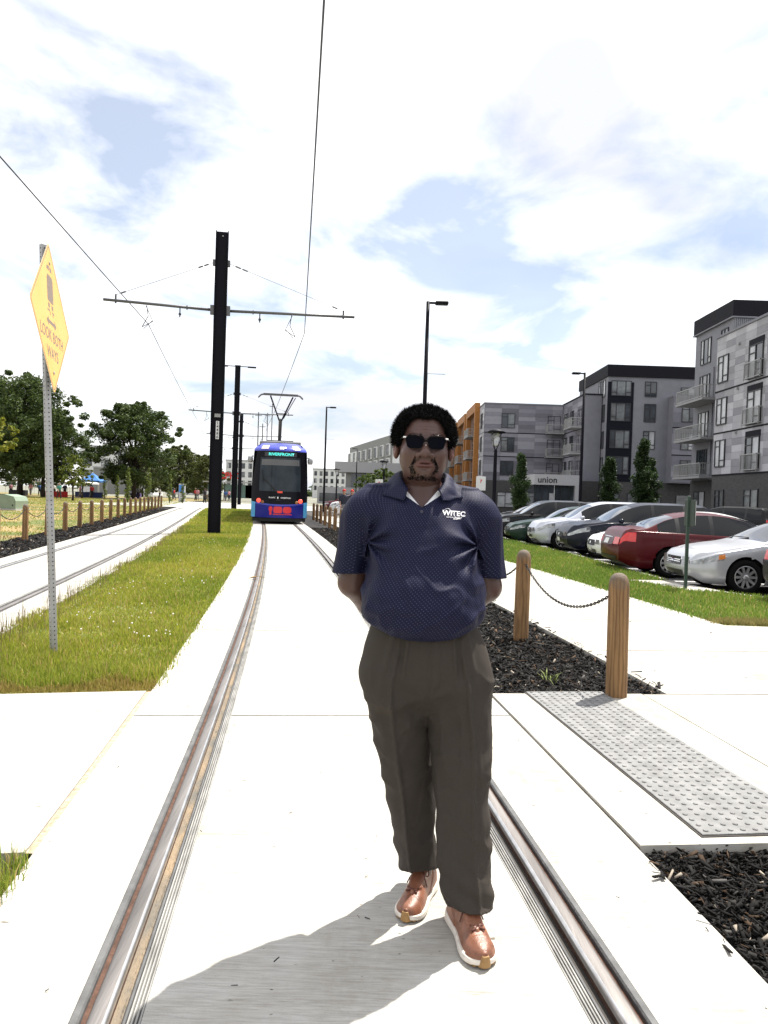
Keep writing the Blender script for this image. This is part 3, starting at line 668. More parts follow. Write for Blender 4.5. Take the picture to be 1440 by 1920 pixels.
_a = body.data.attributes.new('Col','FLOAT_COLOR','FACE'); _a.data.foreach_set('color', np.c_[np.clip(_sk,0.005,1), np.ones(len(_sk))].astype(np.float32).ravel())
whiskers('beard', RNG.random(len(dens)) < dens, 6, .0036, .00045)
whiskers('eyebrows', brow, 2.2, .004, .0005)

# ---- hair: rounded afro with loose curls at the outline
def hair_sdf(P):
    p = HL(P)
    d = ell(p, (0,.024,.047), (.1045,.116,.086))
    d = smin(d, ell([np.abs(p[0]),p[1],p[2]], (.070,.030,.020), (.033,.065,.050)), .02)
    face = (np.abs(p[0]/.0765)**3.2+np.abs((p[2]+.005)/.090)**3.2)**(1/3.2); face = np.maximum((face-1)*.075, p[1]+.036+.30*np.abs(p[0])*0)
    d = smax(d, -face, .010)
    d = np.maximum(d, -(p[2]-.004+.9*(np.clip(p[1]-.03,0,1))+.010*(p[1] < -.005)))  # cut at the ears, lower at the nape
    d = d+.0022*vnoise(p[0]*55,p[1]*55,p[2]*55)+.0030*vnoise(p[0]*75,p[1]*75,p[2]*75)+.0022*vnoise(p[0]*170,p[1]*170,p[2]*170)
    return d
V3, F3 = nets(hair_sdf, (HC[0]-.125, HC[1]-.13, HC[2]-.09), (HC[0]+.125, HC[1]+.17, HC[2]+.165), .0032)
hair = man_mesh('hair', V3, F3, M_HAIR)
fn3 = np.cross(V3[F3[:,2]]-V3[F3[:,0]], V3[F3[:,3]]-V3[F3[:,1]]); fn3 /= np.linalg.norm(fn3,axis=1)[:,None]+1e-9
cen3 = V3[F3].mean(1); 
if ((fn3*(cen3-HC-np.array((0,.02,.05)))).sum(1)).mean() < 0: fn3 = -fn3
k = RNG.integers(0, len(F3), 30000); b0 = cen3[k]; dr = fn3[k]+RNG.normal(0,.75,(len(k),3)); dr /= np.linalg.norm(dr,axis=1)[:,None]
tip = b0+dr*RNG.uniform(.004,.017,(len(k),1)); sd = np.cross(dr, RNG.normal(0,1,(len(k),3))); sd *= .0011/ (np.linalg.norm(sd,axis=1)[:,None]+1e-9)
Vc = np.stack([b0-sd, b0+sd, tip], 1).reshape(-1,3); man_mesh('hair_curls', Vc, np.arange(len(Vc)).reshape(-1,3), M_HAIR, hair)

# ---- shirt
TOR = [(1.000,.146,2.62,.165,.148),(1.02,.146,2.612,.183,.182),(1.045,.144,2.607,.194,.200),(1.075,.141,2.603,.200,.209),(1.12,.138,2.600,.203,.212),(1.18,.137,2.605,.200,.203),(1.24,.135,2.615,.194,.186),(1.30,.132,2.625,.191,.168),(1.36,.130,2.632,.188,.152),(1.42,.128,2.640,.178,.132),(1.46,.127,2.645,.150,.112),(1.50,.127,2.650,.108,.088),(1.54,.127,2.652,.080,.074)]
def torso_sdf(P, grow=0.0):
    d = loft(P, [(r[0],r[1],r[2],r[3]+grow,r[4]+grow) for r in TOR], 2.3)
    for s in (-1,1):
        d = smin(d, cone(P, (.127+s*.055,2.655,1.478), (.127+s*.165,2.655,1.433), .045+grow, .070+grow), .035)
    return d
def sleeve_sdf(P, s):
    T = [(1.17,.131+s*.243,2.688,.064,.076),(1.205,.131+s*.239,2.682,.062,.074),(1.27,.131+s*.228,2.675,.062,.076),(1.35,.131+s*.208,2.667,.075,.084),(1.42,.131+s*.186,2.657,.086,.086),(1.465,.131+s*.165,2.652,.070,.068),(1.50,.131+s*.15,2.65,.03,.03)]
    d = loft(P, T)
    th = np.arctan2(P[1]-2.67, (P[0]-.131)*s-.22)
    d = d+.0042*vnoise(th*2.6+7*s+20, P[2]*5+th, th*0+2)*np.clip((1.46-P[2])/.08,0,1)
    return np.maximum(d, 1.202+.05*((P[0]-.131)*s-.239)*-1-P[2])
VB = 1.438
def vcut(P, w, zb, x0=.1245):
    hw = np.clip((P[2]-zb)*w, 0, .06); d = np.abs(P[0]-x0)-hw
    return np.maximum(np.maximum(d, P[1]-2.62), zb-P[2])
def neck_hole(P, g): return cone(P, (.128,2.652,1.42), (.128,2.635,1.62), .072+g, .064+g)
def shirt_sdf(P):
    d = torso_sdf(P); x, y, z = P
    kk = .010+.045*np.clip((z-1.31)/.10, 0, 1)
    dx = x-.131; ax = np.abs(dx); sg = np.sign(dx)
    front = np.clip((2.64-y)/.08, 0, 1)
    # folds fanning out of the armpits, bloused folds above the waistband, chest drape
    r = np.sqrt((ax-.185)**2+(z-1.315)**2); an = np.arctan2(z-1.315, .185-ax)
    d = d+.0115*np.sin(an*7.5+sg*1.1+9*r)*np.exp(-((r-.05)/.055)**2)*front
    d = d+.0060*vnoise(x*24+5, y*16, z*5.5)*np.clip((1.16-z)/.09,0,1)+.0060*vnoise(x*17+z*26, y*9, z*12-x*14)*np.clip((1.34-z)/.2,0,1)
    d = d+.0085*vnoise(x*9+z*7, y*9, z*8-x*5)+.0022*vnoise(x*33, y*33, z*22)
    d = d-.006*np.exp(-(((ax-.085)/.05)**2+((z-1.345)/.045)**2))*front
    d = d+.0030*np.exp(-((z-1.285-.10*ax)/.012)**2)*np.exp(-((ax-.12)/.05)**2)*front
    rg_ = 1-np.abs(vnoise(x*11+z*9+3, y*8, z*13-x*9)); d = d-.0075*np.clip(rg_-.55,0,1)**2*4*np.clip((1.40-z)/.15,0,1)
    rg_ = 1-np.abs(vnoise(x*20-z*4, y*12, z*6+5)); d = d-.0060*np.clip(rg_-.6,0,1)**2*5*np.clip((1.17-z)/.12,0,1)
    # placket with a stitched edge
    pl = (np.abs(x-.1225) < .0155) & (z > 1.375) & (z < VB+.004)
    d = np.where(pl, d-.0022*front, d)
    for s in (-1,1): d = smin(d, sleeve_sdf(P, s), kk)
    d = np.maximum(d, 1.010+.052*((x-.142)/.185)**2-z)
    d = np.maximum(d, -neck_hole(P, .006)); d = np.maximum(d, -vcut(P, 1.45, VB))
    return np.maximum(d, z-1.512-.03*np.clip((y-2.62)/.06,0,1))
def shirt_mat():
    m = bpy.data.materials.new('polo_fabric'); m.use_nodes = True; t = m.node_tree; b = t.nodes['Principled BSDF']
    b.inputs['Roughness'].default_value = 0.6; b.inputs['Specular IOR Level'].default_value = 0.13; b.inputs['Sheen Weight'].default_value = 0.0; b.inputs['Sheen Roughness'].default_value = 0.4
    tcn = t.nodes.new('ShaderNodeTexCoord'); sp = t.nodes.new('ShaderNodeSeparateXYZ'); t.links.new(tcn.outputs['Object'], sp.inputs[0])
    def m2(op, a, b_):
        n = t.nodes.new('ShaderNodeMath'); n.operation = op
        for i, v in enumerate((a, b_)):
            if v is None: continue
            if isinstance(v, (int,float)): n.inputs[i].default_value = v
            else: t.links.new(v, n.inputs[i])
        return n.outputs[0]
    s = 1/0.0090
    xx = m2('MULTIPLY', m2('ARCTAN2', m2('ADD', sp.outputs[0], .02), m2('SUBTRACT', 0.06, sp.outputs[1])), 0.215)
    u = m2('MULTIPLY', m2('ADD', xx, m2('MULTIPLY', sp.outputs[2], 0.62)), s); v = m2('MULTIPLY', m2('SUBTRACT', xx, m2('MULTIPLY', sp.outputs[2], 0.95)), s)
    fu = m2('SUBTRACT', m2('FRACT', u, None), 0.5); fv = m2('SUBTRACT', m2('FRACT', v, None), 0.5)
    d = m2('SQRT', m2('ADD', m2('MULTIPLY', fu, fu), m2('MULTIPLY', fv, fv)), None)
    dot = t.nodes.new('ShaderNodeMapRange'); dot.inputs[1].default_value = 0.22; dot.inputs[2].default_value = 0.10; t.links.new(d, dot.inputs[0])
    n = t.nodes.new('ShaderNodeTexNoise'); n.inputs['Scale'].default_value = 45; t.links.new(tcn.outputs['Object'], n.inputs[0])
    dm = m2('MULTIPLY', dot.outputs[0], m2('ADD', m2('MULTIPLY', n.outputs[0], 1.3), 0.1))
    mix = t.nodes.new('ShaderNodeMix'); mix.data_type = 'RGBA'; t.links.new(dm, mix.inputs[0]); mix.inputs[6].default_value = (0.0090,0.0100,0.031,1); mix.inputs[7].default_value = (0.070,0.075,0.135,1)
    t.links.new(mix.outputs[2], b.inputs['Base Color'])
    n2 = t.nodes.new('ShaderNodeTexNoise'); n2.inputs['Scale'].default_value = 700; t.links.new(tcn.outputs['Object'], n2.inputs[0])
    n3 = t.nodes.new('ShaderNodeTexNoise'); n3.inputs['Scale'].default_value = 18; n3.inputs['Detail'].default_value = 5; t.links.new(tcn.outputs['Object'], n3.inputs[0])
    ad = m2('ADD', m2('MULTIPLY', n2.outputs[0], 0.25), m2('MULTIPLY', n3.outputs[0], 1.2))
    bn = t.nodes.new('ShaderNodeBump'); bn.inputs['Strength'].default_value = 0.35; bn.inputs['Distance'].default_value = 0.006; t.links.new(ad, bn.inputs['Height']); t.links.new(bn.outputs[0], b.inputs['Normal'])
    return m
M_SHIRT = shirt_mat()
V4, F4 = nets(shirt_sdf, (-.20,2.36,.985), (.475,2.83,1.57), .0048)
V4 = relax(V4, F4, 1, .4)
shirt = man_mesh('shirt', V4, F4, M_SHIRT)
# white undershirt in the open neck
def under_sdf(P):
    d = torso_sdf(P, -.0055); d = np.maximum(d, -vcut(P, .86, 1.434)); d = np.maximum(d, -neck_hole(P, .0015)); return np.maximum(np.maximum(d, 1.40-P[2]), P[2]-1.500-.03*np.clip((P[1]-2.62)/.06,0,1))
V5, F5 = nets(under_sdf, (-.02,2.47,1.395), (.28,2.76,1.545), .004)
man_mesh('undershirt', relax(V5,F5,1,.4), F5, mat('white_cotton', (0.78,0.78,0.80), 0.8))
# collar: a stand that follows the neck and two leaves folding down to points
bvh = BVHTree.FromPolygons([Vector(v) for v in V4], [tuple(f) for f in F4])
def collar(side):
    IN = [(0,.128,2.728,1.566),(.25,.072,2.706,1.563),(.5,.0505,2.645,1.552),(.75,.060,2.585,1.524),(1,.079,2.552,1.494)]
    OU = [(0,.128,2.772,1.532),(.25,.048,2.742,1.528),(.5,-.004,2.665,1.512),(.80,-.006,2.585,1.474),(1,.064,2.520,1.459)]
    IN, OU = np.array(IN), np.array(OU); V = []; F = []; nu, nv = 40, 9
    for i in range(nu+1):
        t = i/nu
        a = [float(cubic(IN[:,0],IN[:,k],np.array(t))) for k in (1,2,3)]; b = [float(np.interp(t,OU[:,0],OU[:,k])) for k in (1,2,3)]
        for j in range(nv+1):
            s = j/nv; x, y, z = (a[k]+(b[k]-a[k])*s for k in range(3)); z += .009*math.sin(PI*min(1,s*1.4+.05)); y -= .006*math.sin(PI*s)*t
            if side > 0: x = .256-x; z += .0030*math.sin(t*55+s*4)*s; y += .0030*math.sin(t*47+s*6)*s
            if t > .4:
                h = bvh.ray_cast(Vector((x,2.30,z)), Vector((0,1,0)))[0]
                if h is not None and h.y < 2.70: y = min(y, h.y-.0045-.004*math.sin(PI*s))
            else:
                h = bvh.ray_cast(Vector((x,y,1.7)), Vector((0,0,-1)))[0]
                if h is not None and s > .3: z = max(z, h.z+.004)
            V.append((x,y,z))
    for i in range(nu):
        for j in range(nv): a = i*(nv+1)+j; F.append((a,a+1,a+nv+2,a+nv+1) if side < 0 else (a,a+nv+1,a+nv+2,a+1))
    o = man_mesh('collar', np.array(V), np.array(F), M_SHIRT, shirt); sm = o.modifiers.new('s','SOLIDIFY'); sm.thickness = .003; sm.offset = 0; return o
collar(-1); collar(1)
MB().lathe([(.0055,-.001),(.0055,.0012),(.0035,.0018),(0,.0018)], n=12, M=Matrix.Translation((.1225-MO[0], (bvh.ray_cast(Vector((.1225,2.2,1.425)),Vector((0,1,0)))[0].y-.001)-MO[1], 1.425)) @ Matrix.Rotation(PI/2,4,'X')).build('button', mat('button_navy', (.03,.03,.06), .3), shirt)
# chest lettering and swoosh, laid on the cloth
M_LOGO = mat('white_embroidery', (0.78,0.77,0.80), 0.7)
def on_shirt(me, cx, cz, rot=0.0, off=.0016):
    for v in me.vertices:
        x, z = v.co.x*math.cos(rot)-v.co.y*math.sin(rot)+cx, v.co.x*math.sin(rot)+v.co.y*math.cos(rot)+cz
        h = bvh.ray_cast(Vector((x,2.2,z)), Vector((0,1,0)))[0]; y = h.y if h else 2.5
        v.co = Vector((x-MO[0], y-off-MO[1], z))
    return me
LX, LZ = .2305, 1.4215
me = text_mesh('WITEC', .0225, bold=.0006, sx=1.12); lo = link('logo', on_shirt(me, LX, LZ, rad(-3)), shirt, M_LOGO)
me = text_mesh('ELECTRICAL ENGINEERING', .0043, bold=.0001); link('logo_line', on_shirt(me, LX, LZ-.0125, rad(-3)), shirt, M_LOGO)
me = text_mesh('CENTER', .0042, bold=.0002); link('logo_line', on_shirt(me, LX+.004, LZ-.0175, rad(-3)), shirt, M_LOGO)
sw = []; 
for i in range(41):
    t = i/40; sw.append((LX-.040+.080*t, LZ+.0005+.019*math.sin(t*2*PI*0.98+.35)*(.6+.4*math.sin(t*PI)), .0004+.0004*math.sin(t*PI)))
V = []; 
for (x,z,w) in sw:
    for s in (-1,1):
        h = bvh.ray_cast(Vector((x,2.2,z+s*w)), Vector((0,1,0)))[0]; V.append((x, (h.y if h else 2.5)-.0012, z+s*w))
man_mesh('logo_swoosh', np.array(V), np.array([(2*i,2*i+2,2*i+3,2*i+1) for i in range(40)]), M_LOGO, shirt)

# ---- trousers
HIP = [(.74,.170,2.665,.090,.06),(.78,.168,2.660,.160,.105),(.81,.167,2.652,.198,.132),(.84,.164,2.648,.212,.146),(.90,.161,2.640,.219,.157),(.95,.158,2.635,.212,.160),(1.00,.155,2.630,.196,.158),(1.05,.150,2.628,.176,.150),(1.075,.150,2.628,.17,.145)]
LL_ = [(.05,.182,2.832,.066,.106),(.10,.178,2.830,.068,.108),(.15,.168,2.825,.073,.105),(.20,.159,2.815,.077,.101),(.25,.151,2.805,.079,.099),(.355,.138,2.785,.085,.098),(.49,.118,2.752,.092,.101),(.585,.101,2.726,.099,.106),(.66,.090,2.702,.102,.113),(.735,.081,2.682,.110,.132),(.80,.073,2.664,.118,.145),(.88,.074,2.654,.118,.148),(.93,.084,2.648,.100,.130),(.98,.095,2.645,.070,.095)]
LR_ = [(.035,.338,2.612,.083,.112),(.07,.335,2.615,.083,.112),(.145,.322,2.625,.086,.108),(.255,.307,2.630,.085,.100),(.40,.297,2.632,.086,.101),(.53,.290,2.636,.091,.106),(.625,.285,2.637,.097,.113),(.70,.279,2.640,.104,.126),(.77,.270,2.643,.114,.137),(.87,.258,2.645,.118,.146),(.93,.245,2.643,.100,.128),(.98,.232,2.640,.070,.095)]
def leg_sdf(P, T, outx, zh, side):
    x, y, z = P; Ta = np.array(sorted(T)); cx, cy = cubic(Ta[:,0],Ta[:,1],z), cubic(Ta[:,0],Ta[:,2],z)
    fr = np.clip((cy-y)/.05, 0, 1); d = loft([x-outx*np.clip((cy-y)/.11,0,1), y, z], T, 1.78); th = np.arctan2(y-cy, x-cx)
    d = d-.0125*np.exp(-((x-cx-outx)/.0075)**2)*fr-.010*np.exp(-((x-cx-outx)/.032)**2)*fr
    lw = np.clip((zh+.22-z)/.16, 0, 1)
    d = d+.0095*lw*np.sin((z-zh)*62+2.2*np.sin(th+side)+1.2*th)*(.55+.45*np.cos(th+1.9*side))
    d = d+.0085*vnoise(x*8+z*5, y*8, z*7+x*6+side*3)+.0050*vnoise(x*14-z*9,y*14,z*17+x*10)+.0030*vnoise(x*25, y*25, z*16)
    d = d+.0045*np.sin(z*34+x*40*side+2)*np.exp(-((z-.50)/.09)**2)*np.clip(np.cos(th-PI/2*0-(PI if side<0 else 0))+.2,0,1)
    rg_ = 1-np.abs(vnoise(x*7*side+z*9, y*7, z*9-x*8*side+4)); d = d-.0060*np.clip(rg_-.5,0,1)**2*4*(.35+.65*fr)
    rg_ = 1-np.abs(vnoise(x*16, y*14, z*4.5+side*2)); d = d-.0045*np.clip(rg_-.55,0,1)**2*5*(.35+.65*fr)
    return np.maximum(d, zh+.03*(y-cy)/.1*(-1)-z)
def trou_sdf(P):
    x, y, z = P; d = loft(P, HIP, 2.4)
    fr = np.clip((2.6-y)/.05,0,1)
    for (px_, s) in ((.088,-1),(.242,1)):
        u = x-px_-s*(.99-z)*.10; d = d-.0115*np.exp(-(u/.007)**2)*np.clip((z-.80)/.12,0,1)*fr+.007*np.exp(-((u-s*.016)/.010)**2)*np.clip((z-.86)/.08,0,1)*fr
        u2 = x-px_-s*(.05+(.99-z)*.25); d = d-.0095*np.exp(-(u2/.009)**2)*np.clip((z-.78)/.10,0,1)*fr
    d = d+.0060*np.exp(-((x-.166)/.004)**2)*((z > .80))*fr-.0035*((x > .166)&(x < .198)&(z > .85))*fr
    d = d+.0030*vnoise(x*10+3, y*9, z*5)
    l = smin(leg_sdf(P, LL_, -.030, .100, -1), leg_sdf(P, LR_, .034, .072, 1), .012)
    out = smin(d, l, .035)
    rc = np.hypot(x-.168, z-.80); ac = np.arctan2(z-.80, x-.168)
    return out+.0030*np.sin(ac*7+1)*np.exp(-((rc-.09)/.07)**2)*fr*(z < .88)
V6, F6 = nets(trou_sdf, (-.085,2.44,.02), (.44,2.97,1.085), .0056)
M_TROU = mat('wool_trousers', (0.050,0.0425,0.0365), 0.78, var=0.08, vscale=420, bump=0.10, bscale=520, spec=0.12)
_b = M_TROU.node_tree.nodes['Principled BSDF']; _b.inputs['Sheen Weight'].default_value = 0.0; _b.inputs['Sheen Roughness'].default_value = 0.35; _b.inputs['Sheen Tint'].default_value = (.8,.7,.55,1)
trousers = man_mesh('trousers', relax(V6,F6,1,.4), F6, M_TROU)

# ---- shoes
M_LEATH = mat('brown_leather', (0.20,0.078,0.042), 0.40, var=0.25, vscale=26, bump=0.12, bscale=240, spec=0.5)
M_SOLE = mat('cream_midsole', (0.66,0.61,0.54), 0.65, var=0.10, vscale=40)
M_GUM = mat('gum_rubber', (0.30,0.17,0.06), 0.6, var=.2, vscale=50)
M_LACE = mat('brown_lace', (0.10,0.034,0.022), 0.8)
US = [0,.02,.05,.09,.13,.17,.21,.245,.27,.288,.298]
WS = [.018,.031,.036,.036,.038,.044,.0495,.0485,.040,.026,.008]; TS = [.085,.104,.112,.112,.106,.089,.071,.060,.053,.045,.034]; CS = [.002,.002,.001,0,0,.001,.003,.005,.007,.008,.008]
def shoe(hx, hy, tx, ty, mir, label):
    L = math.hypot(tx-hx, ty-hy); sc = L/.298; t = bpy.data.objects.new('shoe', None); COL.objects.link(t); t.parent = MAN; t.empty_display_size = .05
    t.location = (hx-MO[0], hy-MO[1], 0.001); t.rotation_euler = (0,0,math.atan2(ty-hy, tx-hx)); t.scale = (sc,sc,sc)
    if label: t['label'] = label
    def up(P):
        u = P[0]; w = cubic(US,WS,u); T = cubic(US,TS,u); c = cubic(US,CS,u)*mir; v = P[1]-c
        q = (np.abs(v/w)**2.5+(np.clip(P[2],0,1)/T)**2.3)**(1/2.4); d = (q-1)*np.minimum(w,T)*.8
        d = np.maximum(d, np.maximum(-u, u-.298)); d = np.maximum(d, .018-P[2])
        # toe cap overlay, lace stay, collar opening
        cap = (u > .232+.35*v*v/.05) ; d = np.where(cap, d-.0030, d)
        stay = (np.abs(v) < .027) & (u > .10) & (u < .222-1.2*np.abs(v)) ; d = np.where(stay, d-.0034, d)
        eye = (u < .085+.02*np.sin(P[2]*60)) ; d = np.where(eye, d-.0022, d)
        d = np.maximum(d, -ell([u,v,P[2]], (.058,0,.120), (.050,.029,.040)))
        return d
    Vs, Fs = nets(up, (-.01,-.065,.010), (.31,.065,.125), .0026); Vs = relax(Vs, Fs, 1, .35)
    link('upper', npmesh('upper', Vs, Fs, True), t, M_LEATH)
    def so(P):
        u = P[0]; w = cubic(US,WS,u)+.0055; c = cubic(US,CS,u)*mir; v = P[1]-c; d = np.abs(v)-w-.003*np.clip((.034-P[2])/.03,0,1)
        ed = np.maximum(-.010-u-.18*(P[2]-.01)*0, u-.302); d = smax(d, ed, .012)
        top = .025+.014*np.clip((.10-u)/.10,0,1)+.003*np.clip((u-.265)/.035,0,1); bot = .004+.008*np.clip((u-.235)/.065,0,1)**1.5+.010*np.clip((.02-u)/.03,0,1)
        return smax(smax(d, P[2]-top, .004), bot-P[2], .004)
    Vs, Fs = nets(so, (-.025,-.07,-.004), (.315,.07,.06), .0026); link('midsole', npmesh('midsole', relax(Vs,Fs,1,.3), Fs, True), t, M_SOLE)
    ob = MB()
    for i in range(26):
        u = .004+i*.0112; w = float(cubic(US,WS,u))+.003; b = .001+.008*max(0,(u-.235)/.065)**1.5; ob.box((u, float(cubic(US,CS,u))*mir, b+.003), (.0085, 2*w, .006))
    ob.build('outsole', M_GUM, t)
    def tg(P):
        u = P[0]; w = cubic(US,WS,u)+.0085; c = cubic(US,CS,u)*mir; v = P[1]-c; d = smax(np.abs(v)-w, u-.3055, .012)
        return np.maximum(np.maximum(d, np.abs(v)-.009-.30*(.045-P[2])), np.maximum(np.maximum(.006-P[2], P[2]-.041+.0*v), .275-u))
    Vs, Fs = nets(tg, (.26,-.06,.004), (.315,.06,.07), .0028); link('toe_guard', npmesh('toe_guard', Vs, Fs, True), t, M_GUM)
    lb = MB(); zt = lambda u, v: float(cubic(US,TS,np.array(u)))*max(0.1,1-abs(v/float(cubic(US,WS,np.array(u))))**2.4)**.42
    for i in range(5):
        u0 = .125+i*.0185
        for s in (-1,1):
            pts = [(u0+.018*k/6*1.0, s*(-.021+.042*k/6), zt(u0+.018*k/6, .021-abs(.021-.042*k/6)*0+abs(-.021+.042*k/6)*0)+.0085-.30*abs(-.021+.042*k/6)**1.2) for k in range(7)]
            lb.tube(pts, .0034, 6)
    for s in (-1,1):
        pts = [(.128+.010*math.sin(a)*1.2, s*(.006+.022*(1-math.cos(a))/2*1.3), .118-.010*(1-math.cos(a))+.006*math.sin(a*2)) for a in [2*PI*k/12 for k in range(13)]]
        lb.tube(pts, .0022, 6)
        lb.tube([(.128,s*.004,.116),(.145,s*.020,.104),(.152,s*.031,.086),(.156,s*.039,.066)], .0022, 6)
    lb.build('laces', M_LACE, t, True)
    return t
shoe(.222,2.905,.112,2.632,1,''); shoe(.295,2.690,.372,2.382,-1,'')

# ---- sunglasses
gl = bpy.data.objects.new('sunglasses', None); COL.objects.link(gl); gl.parent = MAN; gl.location = Vector(HC-MO); gl.rotation_euler = (0, rad(1.2), 0); gl.empty_display_size = .05
M_LENS = mat('dark_lens', (0.003,0.003,0.007), 0.15, spec=0.03); M_FRM = mat('black_acetate', (0.003,0.003,0.004), 0.35, spec=0.06); M_SILV = mat('silver_hinge', (0.75,0.72,0.68), 0.22, 1.0)
def rrect(cx, cz, w, h, r, skew, n=5):
    P = []
    for (sx, sz, a0) in ((1,1,0),(-1,1,90),(-1,-1,180),(1,-1,270)):
        for k in range(n+1):
            a = rad(a0+90*k/n); P.append((cx+sx*(w-r)+r*math.cos(a)+(skew if sz > 0 else -skew)*sx, cz+sz*(h-r)+r*math.sin(a)))
    return P
gy = lambda x: -.1085+3.4*x*x
for s in (-1,1):
    o_ = rrect(s*.0355, .0015, .0285, .0205, .0125, .0026); i_ = rrect(s*.0355, .0008, .0258, .0175, .0110, .0024); n = len(o_)
    V = [(x,gy(x)-.002,z) for x,z in o_]+[(x,gy(x)-.002,z) for x,z in i_]+[(x,gy(x)+.003,z) for x,z in o_]+[(x,gy(x)+.003,z) for x,z in i_]
    F = []
    for k in range(n):
        q = (k+1)%n; F += [(k,q,n+q,n+k),(2*n+k,3*n+k,3*n+q,2*n+q),(k,2*n+k,2*n+q,q),(n+k,n+q,3*n+q,3*n+k)]
    MB().add(V,F).build('rim', M_FRM, gl)
    V = [(s*.0355,gy(.0355)-.0012,.001)]+[(x,gy(x)-.0004,z) for x,z in i_]; MB().add(V, [(0,1+k,1+(k+1)%n) for k in range(n)]).build('lens', M_LENS, gl, True)
    MB().box((s*.0685, gy(.066)+.003, .0165), (.011,.006,.0062), bev=.0015).build('hinge', M_SILV, gl)
    MB().tube([(s*.071,gy(.066)+.004,.0165),(s*.0785,-.06,.015),(s*.084,-.02,.010),(s*.087,.015,.004)], [.0026,.0026,.0024,.002], 6).build('temple_arm', M_FRM, gl)
MB().tube([(-.0085,gy(.008)-.0005,.004),(0,gy(0)-.003,.0075),(.0085,gy(.008)-.0005,.004)], .0028, 8).build('bridge', M_FRM, gl)
MB().tube([(-.062,gy(.062)-.003,.0225),(-.03,gy(.03)-.003,.0225),(-.008,gy(.008)-.003,.0125),(.008,gy(.008)-.003,.0125),(.03,gy(.03)-.003,.0225),(.062,gy(.062)-.003,.0225)], .0016, 6).build('brow_bar', M_FRM, gl)
# ================================================================ bollards and chains
ORD = ['first','second','third','fourth','fifth','sixth','seventh','eighth','ninth','tenth','eleventh','twelfth','thirteenth','fourteenth','fifteenth','sixteenth','seventeenth','eighteenth','nineteenth','twentieth']
def wood_mat():
    m = mat('bollard_timber', (0.165,0.088,0.034), 0.8, col2=(0.29,0.165,0.066), vscale=5, stretch=(3,3,0.35), bump=0.35, bscale=60, obj_rand=0.22, detail=9)
    t = m.node_tree; b = t.nodes['Principled BSDF']; src = b.inputs['Base Color'].links[0].from_socket
    tcn = t.nodes.new('ShaderNodeTexCoord'); mp_ = t.nodes.new('ShaderNodeMapping'); mp_.inputs['Scale'].default_value = (7,7,.9); t.links.new(tcn.outputs['Object'], mp_.inputs[0]); oi_ = t.nodes.new('ShaderNodeObjectInfo'); vs_ = t.nodes.new('ShaderNodeVectorMath'); vs_.operation = 'SCALE'; vs_.inputs[0].default_value = (13,7,21); t.links.new(oi_.outputs['Random'], vs_.inputs['Scale']); t.links.new(vs_.outputs[0], mp_.inputs['Location'])
    for n_ in t.nodes:
        if n_.type == 'MAPPING' and n_ is not mp_: t.links.new(vs_.outputs[0], n_.inputs['Location'])
    w = t.nodes.new('ShaderNodeTexWave'); w.inputs['Scale'].default_value = 1.6; w.inputs['Distortion'].default_value = 7; w.inputs['Detail'].default_value = 4; w.inputs['Detail Scale'].default_value = 1.2; t.links.new(mp_.outputs[0], w.inputs[0])
    r = t.nodes.new('ShaderNodeValToRGB'); r.color_ramp.elements[0].color = (.55,.5,.45,1); r.color_ramp.elements[0].position = .1; r.color_ramp.elements[1].position = .5; t.links.new(w.outputs[0], r.inputs[0])
    mx_ = t.nodes.new('ShaderNodeMix'); mx_.data_type = 'RGBA'; mx_.blend_type = 'MULTIPLY'; mx_.inputs[0].default_value = .8; t.links.new(src, mx_.inputs[6]); t.links.new(r.outputs[0], mx_.inputs[7])
    # greyed, weathered tops
    sp = t.nodes.new('ShaderNodeSeparateXYZ'); t.links.new(tcn.outputs['Object'], sp.inputs[0]); n = t.nodes.new('ShaderNodeTexNoise'); n.inputs['Scale'].default_value = 9; t.links.new(tcn.outputs['Object'], n.inputs[0])
    ad = t.nodes.new('ShaderNodeMath'); ad.operation = 'MULTIPLY_ADD'; ad.inputs[1].default_value = .22; t.links.new(n.outputs[0], ad.inputs[0]); t.links.new(sp.outputs[2], ad.inputs[2])
    mr = t.nodes.new('ShaderNodeMapRange'); mr.inputs[1].default_value = .97; mr.inputs[2].default_value = 1.09; t.links.new(ad.outputs[0], mr.inputs[0])
    m3 = t.nodes.new('ShaderNodeMix'); m3.data_type = 'RGBA'; t.links.new(mr.outputs[0], m3.inputs[0]); t.links.new(mx_.outputs[2], m3.inputs[6]); m3.inputs[7].default_value = (.13,.10,.075,1)
    t.links.new(m3.outputs[2], b.inputs['Base Color']); return m
M_WOOD = wood_mat()
bm_ = MB().lathe([(.080,-.10),(.080,.05),(.079,.5),(.078,.86),(.075,.90),(.067,.935),(.052,.96),(.030,.975),(.008,.98)], n=28).mesh('bollard', True); bm_.materials.append(M_WOOD)
M_CHAIN = mat('black_chain', (0.02,0.02,0.022), 0.45, 0.6)
def chain_mesh(a, b, sag, links, name):
    a, b = Vector(a), Vector(b); mb = MB(); n = 60 if links else 10
    P = [a.lerp(b, i/n)+Vector((0,0,-sag*4*(i/n)*(1-i/n))) for i in range(n+1)]
    if not links: return mb.tube(P, .012, 5)
    for i in range(n):
        c = (P[i]+P[i+1])/2; d = (P[i+1]-P[i]); L = d.length*.82; d.normalize(); s = d.cross(Vector((0,0,1))).normalized(); u = s.cross(d)
        ax = (s if i % 2 else u); w = .011
        ring = [c+d*(L*.78*math.cos(k*PI/5))+ax*(w*math.sin(k*PI/5)) for k in range(11)]
        mb.tube(ring, .0042, 5, cap=False)
    return mb
